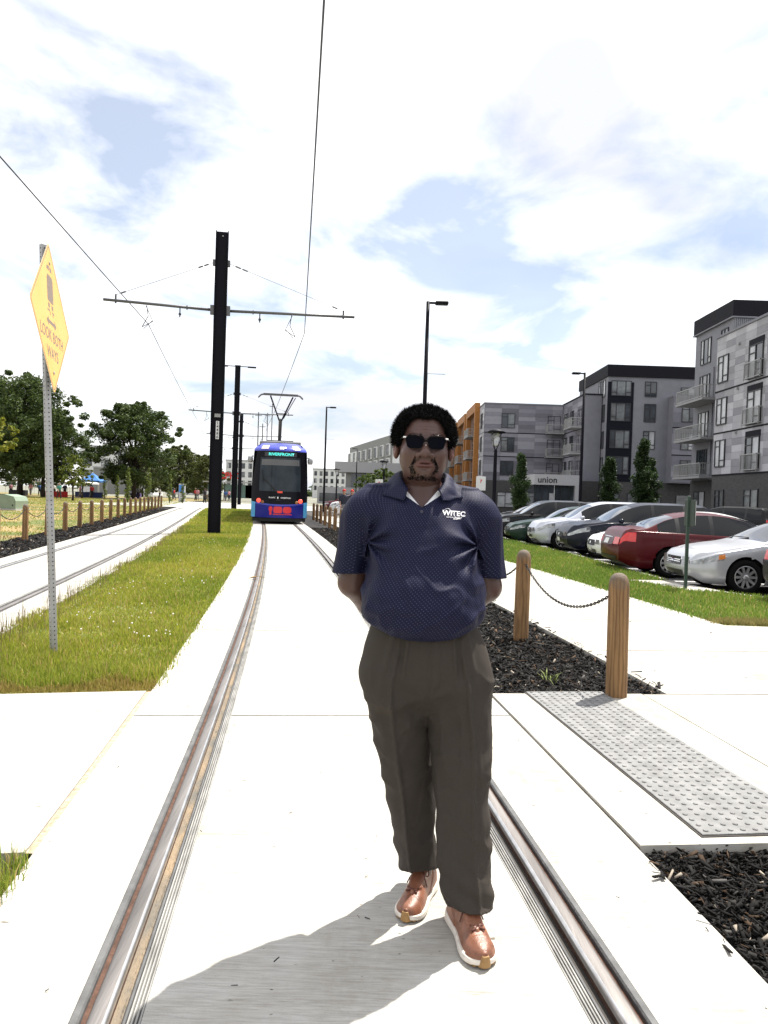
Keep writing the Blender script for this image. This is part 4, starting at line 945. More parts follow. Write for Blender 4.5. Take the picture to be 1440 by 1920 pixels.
def bollard_row(C, D, off, y0, step, n, side):
    prev = None
    for i in range(n):
        y = y0+i*step; x, yy = along(C, D, y, off); o = link('bollard', bm_); o.location = (x, yy, -.03); o.rotation_euler = (rad(random.uniform(-.7,.7)), rad(random.uniform(-.7,.7)), random.uniform(0,6))
        if side == 'R':
            lab = ['nearest timber bollard, beside the tactile plate','second timber bollard, just right of the man, chained to the nearest'][i] if i < 2 else (f'{ORD[i]} timber bollard of the right-hand row, counted from the camera' if i < 9 else f'small {ORD[i]} bollard of the right-hand row, near the streetcar')
            g = 'bollards along the right sidewalk'
        else:
            lab = f'{ORD[i]} timber bollard from the left edge, along the lawn'; g = 'bollards along the lawn'
        tag(o, lab, 'bollard', g)
        top = Vector((x, yy, .80))
        if prev is not None:
            near = side == 'R' and i == 1; d = (top-prev).normalized()
            cm = chain_mesh(prev+d*.078, top-d*.078, .26 if side == 'R' else .22, near or (side == 'R' and i == 2), 'chain').build('chain', M_CHAIN, None, True)
            tag(cm, 'black chain hanging between the two nearest bollards' if near else f'black chain after the {ORD[i-1]} bollard of the {"right" if side == "R" else "left"}-hand row', 'chain', 'chains between bollards')
        prev = top
bollard_row(C1, D1, 2.22, 5.57, 2.41, 17, 'R')
bollard_row(C2, D2, -2.33, 16.3, 2.43, 20, 'L')

# ================================================================ warning sign by the left pad
SB, ST = Vector((-2.85,6.72,-.05)), Vector((-3.005,6.66,3.54))
M_GALV = mat('galvanised_steel', (0.36,0.36,0.36), 0.5, 0.55, var=.12, vscale=12); M_HOLE = mat('hole_black', (.008,.008,.008), .9)
sg = thing('warning_sign', 'yellow diamond LOOK BOTH WAYS sign on a leaning perforated post in the median', 'sign', SB)
zx = (ST-SB).normalized(); phi = math.atan2(.98,-.26)-PI/2
RM = Matrix.Translation((0,0,0)) @ zx.to_track_quat('Z','Y').to_matrix().to_4x4() @ Matrix.Rotation(rad(-62),4,'Z')
L_ = (ST-SB).length
pb_ = MB().box((0,0,L_/2), (.050,.050,L_), bev=.004); pb_.v = [tuple(RM @ Vector(v)) for v in pb_.v]; pb_.build('post', M_GALV, sg)
hb = MB(); 
for i in range(int(L_/.0254/1.5)):
    z = .1+i*.038
    if z > L_-.02: break
    for k in range(4):
        M_ = RM @ Matrix.Translation((0,0,z)) @ Matrix.Rotation(k*PI/2,4,'Z') @ Matrix.Translation((0,-.0253,0)) @ Matrix.Rotation(PI/2,4,'X')
        hb.lathe([(.0062,0),(.0062,.0004)], n=8, M=M_)
ho = hb.build('post_holes', M_HOLE, sg); ho['kind'] = 'stuff'
# plate: local u (reading direction, away from camera), w (up), n (towards the viewer on the right)
_th, _ti, _le = rad(99.86), rad(-2.9), rad(-4.2)
_u1 = Vector((math.cos(_th),math.sin(_th),0)); _n1 = Vector((math.sin(_th),-math.cos(_th),0)); _w1 = Vector((0,0,1))*math.cos(_le)+_n1*math.sin(_le)
uD = _u1*math.cos(_ti)+_w1*math.sin(_ti); wD = -_u1*math.sin(_ti)+_w1*math.cos(_ti); nD = uD.cross(wD).normalized()
cC = Vector((-2.893,6.60,2.897))-SB
PM = Matrix(((uD.x,wD.x,nD.x,cC.x),(uD.y,wD.y,nD.y,cC.y),(uD.z,wD.z,nD.z,cC.z),(0,0,0,1)))
def diamond(h, r=.045, k=5):
    out = []
    for i in range(4):
        a = PI/2*i; c = Vector((math.cos(a), math.sin(a)))*(h-r*math.sqrt(2))
        for j in range(k+1): b = a-PI/4+PI/2*j/k; out.append((c.x+r*math.cos(b), c.y+r*math.sin(b)))
    return out
M_YEL = mat('sign_yellow', (0.76,0.45,0.13), 0.45, col2=(0.74,0.40,0.09), vscale=2.5, ramp=(.3,.7)); M_BLK = mat('sign_print', (0.22,0.165,0.13), 0.55); M_BACK = mat('sign_aluminium', (.55,.54,.52), .4, .6)
H_ = .655
MB().prism(diamond(H_), -.003, -.0003, PM).build('plate', M_BACK, sg)
MB().prism(diamond(H_-.001), 0, .0006, PM).build('face', M_YEL, sg)
od, id_ = diamond(H_-.022,.04), diamond(H_-.036,.034); n = len(od)
MB().add([PM @ Vector((x,y,.0012)) for x,y in od]+[PM @ Vector((x,y,.0012)) for x,y in id_], [(i,(i+1)%n,n+(i+1)%n,n+i) for i in range(n)]).build('border', M_BLK, sg)
def sign_txt(t, size, x, y, sx=1.0):
    me = text_mesh(t, size, bold=.002, sx=sx)
    for v in me.vertices: v.co = PM @ Vector((v.co.x+x, v.co.y+y, .0013))
    link('lettering', me, sg, M_BLK)
sign_txt('LOOK BOTH', .135, 0, -.165, .98); sign_txt('WAYS', .135, .0, -.315)
ic = MB(); Q = lambda pts: ic.add([PM @ Vector((x,y,.0013)) for x,y in pts], [tuple(range(len(pts)))])
Q([(-.16,-.045),(-.095,-.005),(-.095,-.03),(.095,-.03),(.095,-.005),(.16,-.045),(.095,-.085),(.095,-.06),(-.095,-.06),(-.095,-.085)])
Q([(-.09,.13),(.07,.13),(.085,.145),(.085,.33),(.06,.36),(-.08,.36),(-.105,.33),(-.105,.145)])
Q([(-.10,.40),(-.02,.40),(-.02,.44),(-.06,.44),(-.06,.43),(-.10,.43)]); Q([(.0,.40),(.06,.40),(.04,.44),(.0,.44)]); Q([(-.09,.115),(-.04,.115),(-.04,.075),(-.09,.075)]); Q([(.02,.115),(.07,.115),(.07,.075),(.02,.075)]); Q([(-.12,.06),(-.04,.06),(-.02,.02),(-.035,.02),(-.05,.045),(-.12,.045)]); Q([(.03,.06),(.10,.06),(.06,.02),(.045,.02),(.06,.045),(.03,.045)])
ic.build('streetcar_symbol', M_BLK, sg)
for y in (.47,-.47): MB().lathe([(.014,.001),(.014,.006),(.009,.009)], n=8, M=PM @ Matrix.Translation((0,y,0))).build('bolt', M_GALV, sg)
# small green-backed sign at the car park
gs = thing('post_sign', 'slim green post with a small sign seen edge-on by the silver car', 'sign', (5.40,13.66,0)); M_GRN = mat('green_post', (0.02,0.045,0.032), .5)
MB().box((0,0,.82), (.05,.05,1.68), bev=.004).build('post', M_GRN, gs); MB().box((.02,-.02,1.36), (.025,.30,.46), rz=rad(12), bev=.004).build('plate', mat('sign_back_grey', (.03,.045,.038), .5, .1), gs); MB().box((.035,-.028,1.36), (.012,.27,.42), rz=rad(12)).build('face', mat('sign_white', (.7,.7,.7), .5), gs)

# ================================================================ catenary poles, arms and wires
M_POLE = mat('black_pole_paint', (0.0045,0.0045,0.008), 0.55, spec=.12); M_ARM = mat('grey_arm', (0.11,0.11,0.115), 0.5, .4); M_WIRE = mat('wire_dark', (0.05,0.05,0.055), .5, .4)
def cat_pole(x, y, h, w, sl, label, lights=False, arm_z=7.75, al=4.1, tag_plate=False, armL=True):
    t = thing('catenary_pole', label, 'pole', (x,y,-.05), 0, 'black catenary poles')
    t.rotation_euler = (0,0,math.atan(sl))
    fl = w*.07
    MB().box((-w/2+fl/2,0,h/2),(fl,w*.62,h)).box((w/2-fl/2,0,h/2),(fl,w*.62,h)).box((0,-.02,h/2),(w-2*fl,fl*1.0,h-.02)).build('column', M_POLE, t)
    if not lights: MB().lathe([(.020,0),(.020,.01)], n=10, M=Matrix.Translation((w*.05,-.05,h-.16)) @ Matrix.Rotation(PI/2,4,'X')).build('lifting_hole', mat('hole_light',(.5,.5,.5),.6), t)
    alL, alR = al-.45, al+.35
    a = MB().tube([(-w/2,0,arm_z),(-alL-w/2,0,arm_z+.10)], .048, 10).build('arm', M_ARM, t, True)
    a2 = MB().tube([(w/2,0,arm_z),(alR+w/2,0,arm_z+.10)], .048, 10).build('arm', M_ARM, t, True)
    for s, ar in ((-1,a),(1,a2)):
        if ar is None: continue
        MB().lathe([(.07,-.04),(.07,.04)], n=10, M=Matrix.Translation((s*(w/2+.06),0,arm_z)) @ Matrix.Rotation(PI/2,4,'Y')).build('insulator', M_ARM, ar)
        MB().lathe([(.075,-.02),(.075,.02)], n=10, M=Matrix.Translation((s*(w/2+.9),0,arm_z+.02)) @ Matrix.Rotation(PI/2,4,'Y')).build('insulator', M_ARM, ar)
        MB().box((s*(w/2+.05),0,arm_z),(.14,.2,.3)).build('bracket', M_ARM, t); MB().box((s*(w/2+.03),0,arm_z+1.62),(.10,.14,.2)).build('bracket', M_ARM, t)
        al_ = alL if s < 0 else alR; e = Vector((s*(al_-.4+w/2),0,arm_z+.10)); p0 = Vector((s*(w/2+.06),0,arm_z+1.62))
        MB().tube([p0, e+Vector((0,0,.18))], .008, 5).tube([e+Vector((0,0,-.1)), e+Vector((0,0,.2))], .03, 6).build('stay_wire', M_WIRE, t)
        for f_ in (.05,.11,.90): q = p0.lerp(e+Vector((0,0,.18)), f_); q2 = p0.lerp(e+Vector((0,0,.18)), f_+.045); MB().tube([q,q2], .028, 6).build('turnbuckle', M_ARM, t)
        # registration hardware that carries the contact wire
        cx = s*2.35; hz = MB().tube([(cx-s*-.1,0,arm_z),(cx+s*.05,.05,arm_z-.35),(cx+s*.25,.1,arm_z-.72)], .014, 5).tube([(cx+s*.12,0,arm_z-.02),(cx-s*.1,0,arm_z-.5),(cx+s*.2,.1,arm_z-.78)], .012, 5).tube([(cx+s*.25,.1,arm_z-.72),(cx-s*.12,.1,arm_z-.50)], .012, 5)
        hz.tube([(s*1.35,0,arm_z+.02),(s*1.35,0,arm_z-.32)], .02, 6).lathe([(.035,0),(.05,.04),(.035,.08)], (s*1.35,0,arm_z-.26), n=8).tube([(s*1.35,0,arm_z-.32),(cx,.1,arm_z-.66)], .005, 4)
        hz.build('registration_arm', M_WIRE, t)
    if lights:
        for s in (-1,1): MB().box((s*.55,0,h-.1),(.96,.06,.06)).box((s*1.15,0,h-.12),(.7,.32,.10), bev=.02).build('lamp_head', M_POLE, t)
    if tag_plate:
        MB().box((w*.06,-w*.31-.006,3.62),(.11,.006,.62)).build('number_plate', mat('plate_white', (.6,.6,.6), .5), t)
        for k, ch in enumerate('14486'):
            me = text_mesh(ch, .13, bold=.003); 
            for v in me.vertices: v.co = Vector((v.co.x+w*.06, -w*.31-.0105, v.co.y+3.86-k*.12))
            link('digit', me, t, M_HOLE)
        MB().box((w*.04,-w*.31-.006,4.12),(.20,.006,.12)).build('id_plate', mat('plate_grey', (.25,.25,.25), .5), t)
    return t
cat_pole(-5.88,26.7,10.45,.43,.165,'tall black catenary pole nearest the camera, standing in the median',tag_plate=True)
cat_pole(-12.5,64,12.0,.44,.18,'black catenary pole with twin lamp heads left of the streetcar',lights=True,arm_z=8.0)
cat_pole(-16.6,88,10.4,.40,.19,'third black catenary pole half hidden behind the lamp-topped pole',arm_z=7.9)
cat_pole(-22.5,114,10.4,.40,.19,'farthest black catenary pole, seen through the gap left of the lamp-topped pole',arm_z=7.9)
for i, (px_x, y, h) in enumerate(((-22.5,135,15.5),(-23.5,146,14.5),(-24.8,160,18),(-24.6,165,20.5))):
    t = thing('distant_mast', ['shortest thin mast far behind the streetcar roof, leftmost','second thin mast from the left behind the streetcar roof','third thin mast from the left behind the streetcar roof','tallest thin mast behind the streetcar, next to the pantograph'][i], 'mast', (px_x,y,0), 0, 'far masts behind the streetcar'); MB().tube([(0,0,0),(0,0,h)], [.14,.09], 8).build('shaft', M_ARM, t)
    MB().box((0,0,h-.6),(1.2,.1,.1)).build('cross_arm', M_ARM, t)
def wz(y): return float(np.interp(y, [-10,10,26.7,39,64,88,114,140], [7.3,7.15,7.02,6.62,7.3,7.2,7.2,7.2]))
for C, D, nm in ((C1,D1,'contact wire above the near track, touching the pantograph'),(C2,D2,'contact wire above the far track, crossing the upper left sky')):
    K = [(-14,1.78,7.15),(26.7,-2.95,7.02),(39.6,C1(39.6)+.05,6.60),(64,C1(64),7.25),(88,C1(88),7.2),(114,C1(114),7.2),(140,C1(140),7.2)] if C is C1 else [(-14,-3.45,7.05),(26.7,-8.35,7.15),(64,C2(64)+.3,7.2),(88,C2(88),7.2),(114,C2(114),7.2),(140,C2(140),7.2)]
    pts = []
    for (a, b) in zip(K[:-1], K[1:]): pts += [(a[1]+(b[1]-a[1])*k/6, a[0]+(b[0]-a[0])*k/6, a[2]+(b[2]-a[2])*k/6-.10*4*(k/6)*(1-k/6)*(1 if b[0]-a[0] > 20 else .3)) for k in range(6)]
    pts.append((K[-1][1],K[-1][0],K[-1][2]))
    tag(MB().tube(pts, .0135, 6).build('contact_wire', M_WIRE, None), nm, 'wire')

# ================================================================ street lamps
def tall_lamp(x, y, h, arm, rz, label):
    t = thing('street_lamp', label, 'street lamp', (x,y,-.02), rz, 'black shoebox street lamps')
    MB().lathe([(.20,0),(.20,.05),(.12,.09),(.10,.6),(.085,h*.5),(.065,h)], n=12).build('pole', M_POLE, t, True)
    MB().box((arm*.25,0,h-.05),(abs(arm)*.5,.07,.07)).box((arm*.66,0,h-.05),(abs(arm)*.62,.34,.11), bev=.03).build('lamp_head', M_POLE, t)
    MB().tube([(0,0,h-2.75),(.75*(1 if arm > 0 else -1),0,h-2.75)], .012, 6).build('banner_rod', M_ARM, t)
tall_lamp(1.42,29.6,9.0,.80,0,'tall black lamp post rising behind the head of the man')
tall_lamp(-5.2,66,9.0,.85,0,'tall black lamp post just right of the streetcar')
tall_lamp(11.3,44.5,9.0,-.75,0,'tall black lamp post in the car park before the dark corner block')
tall_lamp(-4.6,123,9.0,-.8,0,'far lamp post in front of the grey hotel')
def ped_lamp(x, y, label):
    t = thing('park_lamp', label, 'street lamp', (x,y,-.02), 0, 'short lantern lamps by the car park')
    MB().lathe([(.13,0),(.13,.25),(.085,.32),(.075,2.2),(.06,3.3),(.075,3.34),(.045,3.42)], n=12).build('pole', M_POLE, t, True)
    c = MB()
    for k in range(4): a = PI/4+k*PI/2; c.tube([(.04*math.cos(a),.04*math.sin(a),3.4),(.17*math.cos(a),.17*math.sin(a),3.68),(.25*math.cos(a),.25*math.sin(a),4.05)], .014, 5)
    c.build('yoke', M_POLE, t); MB().lathe([(.10,4.02),(.34,4.03),(.36,4.07),(.22,4.15),(.05,4.19)], n=16).build('hood', M_POLE, t, True)
    MB().lathe([(.05,3.50),(.13,3.6),(.17,3.85),(.16,4.02)], n=12).build('globe', mat('lamp_glass', (.5,.5,.5), .15, trans=.6), t, True)
ped_lamp(4.15,29.2,'black lantern lamp between the man and the grey apartments'); ped_lamp(-4.9,78,'black lantern lamp in the gap right of the streetcar'); ped_lamp(-.1,57,'black lantern lamp in front of the grey hotel, left of the head of the man')

# ================================================================ the streetcar
TY = 36.3; TX = C1(TY); tr = thing('streetcar', 'blue and black streetcar with destination sign stopped on the near track', 'streetcar', (TX,TY,0), math.atan(-D1(40)))
M_BLUE = mat('tram_blue', (0.006,0.010,0.20), 0.3, coat=.15, spec=.25); M_VIO = mat('tram_violet_blue', (0.055,0.07,0.42), 0.3, coat=.3, spec=.3); M_LBL = mat('tram_light_blue', (0.05,0.32,0.62), 0.3, coat=.4); M_MASK = mat('tram_black', (0.005,0.005,0.008), 0.25, spec=.12); M_TGL = mat('tram_glass', (0.016,0.022,0.030), 0.10, spec=.22, col2=(.03,.04,.05), vscale=1.2); M_RED = mat('tram_red', (0.62,0.02,0.03), .4); M_UND = mat('tram_under', (.015,.015,.015), .8)  # tram_glass: two-tone noise paints a reflection gradient into the glass colour
def tw(z): return 1.325-.10*max(0,(z-1.3)/2.5)**2-.30*max(0,(z-3.45)/.4)**2
def ty_(u, z): return .50*abs(u)**3.0+.10*max(0,z-1.0)+.65*max(0,(z-3.45)/.42)**2.2+.05*max(0,(.9-z))
def tpt(u, z, o=0.0): return (u*tw(z), ty_(u,z)-o, z)
def patch(u0, u1, z0, z1, o=0.0, nu=10, nz_=6, zf=None):
    V = []; F = []
    for i in range(nz_+1):
        for j in range(nu+1):
            u = u0+(u1-u0)*j/nu; za, zb = (z0(u) if callable(z0) else z0), (z1(u) if callable(z1) else z1); V.append(tpt(u, za+(zb-za)*i/nz_, o))
    for i in range(nz_):
        for j in range(nu): a = i*(nu+1)+j; F.append((a,a+1,a+nu+2,a+nu+1))
    return MB().add(V,F)
zl = lambda u: 1.06-.13*(1-u*u)
patch(-1,1,.30,zl,0,20,4).build('skirt', M_BLUE, tr, True)
patch(-.97,.97,lambda u: zl(u)-.075,zl,.012,20,1).build('skirt_edge', M_VIO, tr, True)
for s in (-1,1): patch(s*.999 if s<0 else .86,-.86 if s<0 else .999,.32,lambda u: zl(u)-.002,.014,4,4).build('corner_panel', M_LBL, tr, True)
patch(-1,1,zl,3.46,0,20,10).build('mask', M_MASK, tr, True)
patch(-1,1,3.46,3.87,0,20,6).build('dome', M_VIO, tr, True)
patch(-.735,.735,1.55,3.15,.012,12,6).build('windshield', M_TGL, tr, True)
patch(-.69,.69,2.78,3.06,.016,10,1).build('sun_blind', mat('blind_grey', (.10,.10,.105), .4), tr, True)
patch(-.60,.60,3.20,3.40,.014,10,1).build('sign_box', mat('sign_box', (.015,.017,.02), .2), tr, True)
def ttxt(t, size, x, z, m, name, o=.022, sx=1.0, bold=0.0):
    me = text_mesh(t, size, bold=bold, sx=sx)
    for v in me.vertices: u = (v.co.x+x)/tw(z); p = tpt(u, v.co.y+z, o); v.co = Vector(p)
    return link(name, me, tr, m)
M_WHT = mat('tram_white', (.8,.8,.8), .4)
ttxt('RIVERFRONT', .185, .03, 3.30, mat('led_cyan', (.02,.5,.45), .4, emit=(.1,.85,.75), estr=.55), 'destination_text', .02, 1.12, .004)
ttxt('809', .17, .10, 3.60, M_WHT, 'car_number', .035, 1.25, .010)
ttxt('RideKC', .10, -.36, 1.25, M_WHT, 'operator_text', .02, 1.0, .001); ttxt('STREETCAR', .082, .28, 1.24, M_WHT, 'operator_text', .02, 1.1, .002)
patch(-.09,-.05,1.20,1.29,.02,1,1).build('operator_mark', M_WHT, tr)
for s in (-1,1):
    patch(s*.62-.14,s*.62+.14,3.55,3.73,.03,3,2).build('marker_lamp', mat('lamp_pale', (.62,.55,.52), .25), tr)
    c = tpt(s*.74,1.10,.02); MB().lathe([(.105,0),(.105,.03),(.07,.05),(.01,.055)], n=16, M=Matrix.Translation(c) @ Matrix.Rotation(PI/2,4,'X')).build('tail_light', mat('tail_red', (.6,.03,.02), .3, emit=(1,.10,.06), estr=.8), tr, True)
    c = tpt(s*.60,1.03,.02); MB().lathe([(.075,0),(.075,.03),(.01,.045)], n=14, M=Matrix.Translation(c) @ Matrix.Rotation(PI/2,4,'X')).build('amber_light', mat('tail_amber', (.28,.11,.03), .3), tr, True)
    MB().lathe([(.10,-.16),(.13,-.05),(.13,.05),(.09,.16)], (s*1.43,.75,3.05), n=10).tube([(s*1.28,.75,3.2),(s*1.43,.75,3.2)], .03, 6).build('mirror', mat('mirror_grey', (.3,.31,.33), .4), tr, True)
    # side walls
    sb = MB(); x = s*1.32
    def side(z0, z1, y0, y1, m, nm, o=0.0): MB().add([(s*(tw(z0)+o),y0,z0),(s*(tw(z0)+o),y1,z0),(s*(tw(z1)+o),y1,z1),(s*(tw(z1)+o),y0,z1)], [(0,1,2,3) if s > 0 else (3,2,1,0)]).build(nm, m, tr)
    side(.30,1.05,.50,21,M_BLUE,'side_skirt'); side(1.05,3.46,.58,21,M_MASK,'side_wall'); side(3.46,3.80,.90,21,M_VIO,'side_cornice')
    side(.34,2.9,.62,1.0,M_RED,'side_stripe',.006)
    for k in range(6): side(1.5,3.0,1.4+k*3.2,4.2+k*3.2,M_TGL,'side_window',.008)
MB().add([(-1.0,1.1,3.80),(1.0,1.1,3.80),(1.0,21,3.80),(-1.0,21,3.80)], [(0,1,2,3)]).add([(-1.3,21,.3),(1.3,21,.3),(1.0,21,3.8),(-1.0,21,3.8)], [(3,2,1,0)]).build('roof', mat('tram_roof', (.20,.20,.21), .6), tr)
MB().box((0,3.4,3.90),(2.0,3.6,.22), bev=.03).box((0,9,3.95),(1.9,5,.34), bev=.03).build('roof_shroud', mat('roof_box', (.22,.22,.23), .6), tr)
MB().box((0,11,.30),(2.2,20,.40)).build('underframe', M_UND, tr)
patch(-.95,.95,.12,.31,-.10,12,1).build('lower_bumper', M_UND, tr)
w_ = MB()
for u in (0,1): w_.tube([tpt(-.62+u*.03,2.15,.03),tpt(-.30+u*.03,1.75,.03),tpt(-.06,1.42,.03)], .018, 5)
w_.tube([tpt(-.66,2.55,.03),tpt(-.60,1.95,.03)], .014, 5); w_.build('wiper', M_UND, tr)
patch(-.10,.09,1.47,1.56,.02,2,1).build('warning_sticker', mat('sticker_red', (.8,.07,.04), .5), tr)
patch(-.13,.02,1.11,1.15,.02,2,1).build('door_handle', M_UND, tr)
# red graphic on the skirt: pin shape and two rounded blocks above a line of small print
def blob(cx, cz, w, h, r, nm):
    P = rrect(cx, cz, w, h, r, 0, 4); n = len(P); V = [tpt(cx/tw(cz),cz,.02)]+[tpt(x/tw(z),z,.02) for x,z in P]; MB().add(V, [(0,1+k,1+(k+1)%n) for k in range(n)]).build(nm, M_RED, tr)
blob(-.42,.72,.085,.11,.06,'red_graphic'); blob(-.42,.55,.05,.12,.03,'red_graphic'); blob(-.08,.67,.20,.155,.08,'red_graphic'); blob(.36,.67,.20,.155,.12,'red_graphic'); blob(.14,.46,.44,.022,.01,'red_graphic')
# pantograph
pg = MB(); PY = 3.2
pg.box((0,PY,4.10),(1.35,1.1,.05)).box((-.6,PY,4.04),(.08,.1,.16)).box((.6,PY,4.04),(.08,.1,.16)).box((-.2,PY,4.04),(.08,.1,.16)).box((.2,PY,4.04),(.08,.1,.16))
pg.build('pantograph_base', M_ARM, tr)
MB().tube([(-.02,PY+.5,4.12),(-.02,PY-.3,5.22)], .065, 8).tube([(.06,PY+.4,4.12),(.06,PY-.3,5.15)], .03, 6).build('lower_arm', M_ARM, tr)
MB().tube([(-.06,PY-.3,5.15),(-.52,PY+.25,6.44)], .04, 6).tube([(.06,PY-.3,5.15),(.62,PY+.25,6.42)], .04, 6).tube([(.15,PY-.28,5.25),(.76,PY+.25,6.40)], .02, 6).tube([(-.2,PY-.25,5.50),(.3,PY-.25,5.50)], .025, 6).build('upper_arm', M_POLE, tr)
MB().box((0,PY+.1,6.52),(1.75,.06,.07)).box((0,PY+.42,6.52),(1.75,.06,.07)).box((0,PY+.26,6.5),(1.7,.10,.05)).tube([(-.86,PY+.1,6.52),(-1.0,PY+.1,6.48),(-1.14,PY+.1,6.34)], .025, 6).tube([(.86,PY+.1,6.52),(1.0,PY+.1,6.48),(1.14,PY+.1,6.34)], .025, 6).tube([(-.86,PY+.42,6.52),(-1.0,PY+.42,6.48),(-1.14,PY+.42,6.34)], .025, 6).tube([(.86,PY+.42,6.52),(1.0,PY+.42,6.48),(1.14,PY+.42,6.34)], .025, 6).build('contact_bow', M_ARM, tr)
# ================================================================ parked cars
M_CGL = mat('car_glass', (0.012,0.015,0.018), 0.04, spec=1.0, coat=.6); M_TYRE = mat('tyre', (0.006,0.006,0.006), .9, spec=.1); M_RIM = mat('alloy_rim', (0.42,0.42,0.43), .35, .8); M_BLKP = mat('black_plastic', (0.012,0.012,0.013), .5); M_HL = mat('headlamp', (0.30,0.31,0.31), .06, .3, coat=.9, var=.5, vscale=9); M_HLD = mat('headlamp_inner', (.12,.12,.12), .2, .5); M_TL = mat('tail_lamp', (0.62,0.014,0.012), .15, coat=.6); M_PLATE = mat('licence_plate', (.62,.62,.62), .4); M_CHR = mat('chrome', (.7,.7,.7), .12, 1.0); M_ORG = mat('indicator', (.6,.2,.04), .2)
def paint(n, c, metal=.3): dk = max(c) < .2; return mat('paint_'+n, c, .30, metal, coat=.10 if dk else .4, spec=.22 if dk else .5)
M_CGS = mat('car_side_glass', (0.006,0.007,0.009), 0.06, spec=.35)
SED = dict(L=4.80, W=.905, top=[(0,.60),(.05,.69),(.3,.79),(.8,.90),(1.2,.96),(1.32,.995),(2.05,1.36),(2.35,1.43),(2.8,1.465),(3.3,1.435),(3.75,1.32),(4.22,1.10),(4.35,1.075),(4.68,1.05),(4.77,.97),(4.80,.82)],
    belt=[(0,.585),(.3,.72),(1.2,.90),(2,.935),(3.5,.975),(4.3,1.005),(4.68,1.0),(4.77,.93),(4.8,.80)], bot=[(0,.30),(.15,.19),(.6,.17),(4.3,.19),(4.6,.24),(4.8,.34)], ws=(1.32,2.16), rg=(3.58,4.20), sw=(1.80,3.98), bp=2.78, cp=3.52, wx=(.93,3.70), R=.325)
SUV = dict(L=4.62, W=.925, top=[(0,.70),(.05,.84),(.3,.97),(.85,1.06),(1.05,1.10),(1.75,1.50),(2.1,1.615),(2.9,1.665),(3.8,1.63),(4.2,1.55),(4.42,1.16),(4.52,1.05),(4.62,.80)],
    belt=[(0,.68),(.3,.87),(1.1,1.02),(2,1.055),(3.6,1.12),(4.38,1.14),(4.52,1.03),(4.62,.78)], bot=[(0,.36),(.15,.25),(.6,.22),(4.1,.24),(4.4,.30),(4.62,.42)], ws=(1.05,1.88), rg=(4.18,4.42), sw=(1.50,4.05), bp=2.48, cp=3.42, wx=(.88,3.58), R=.355)
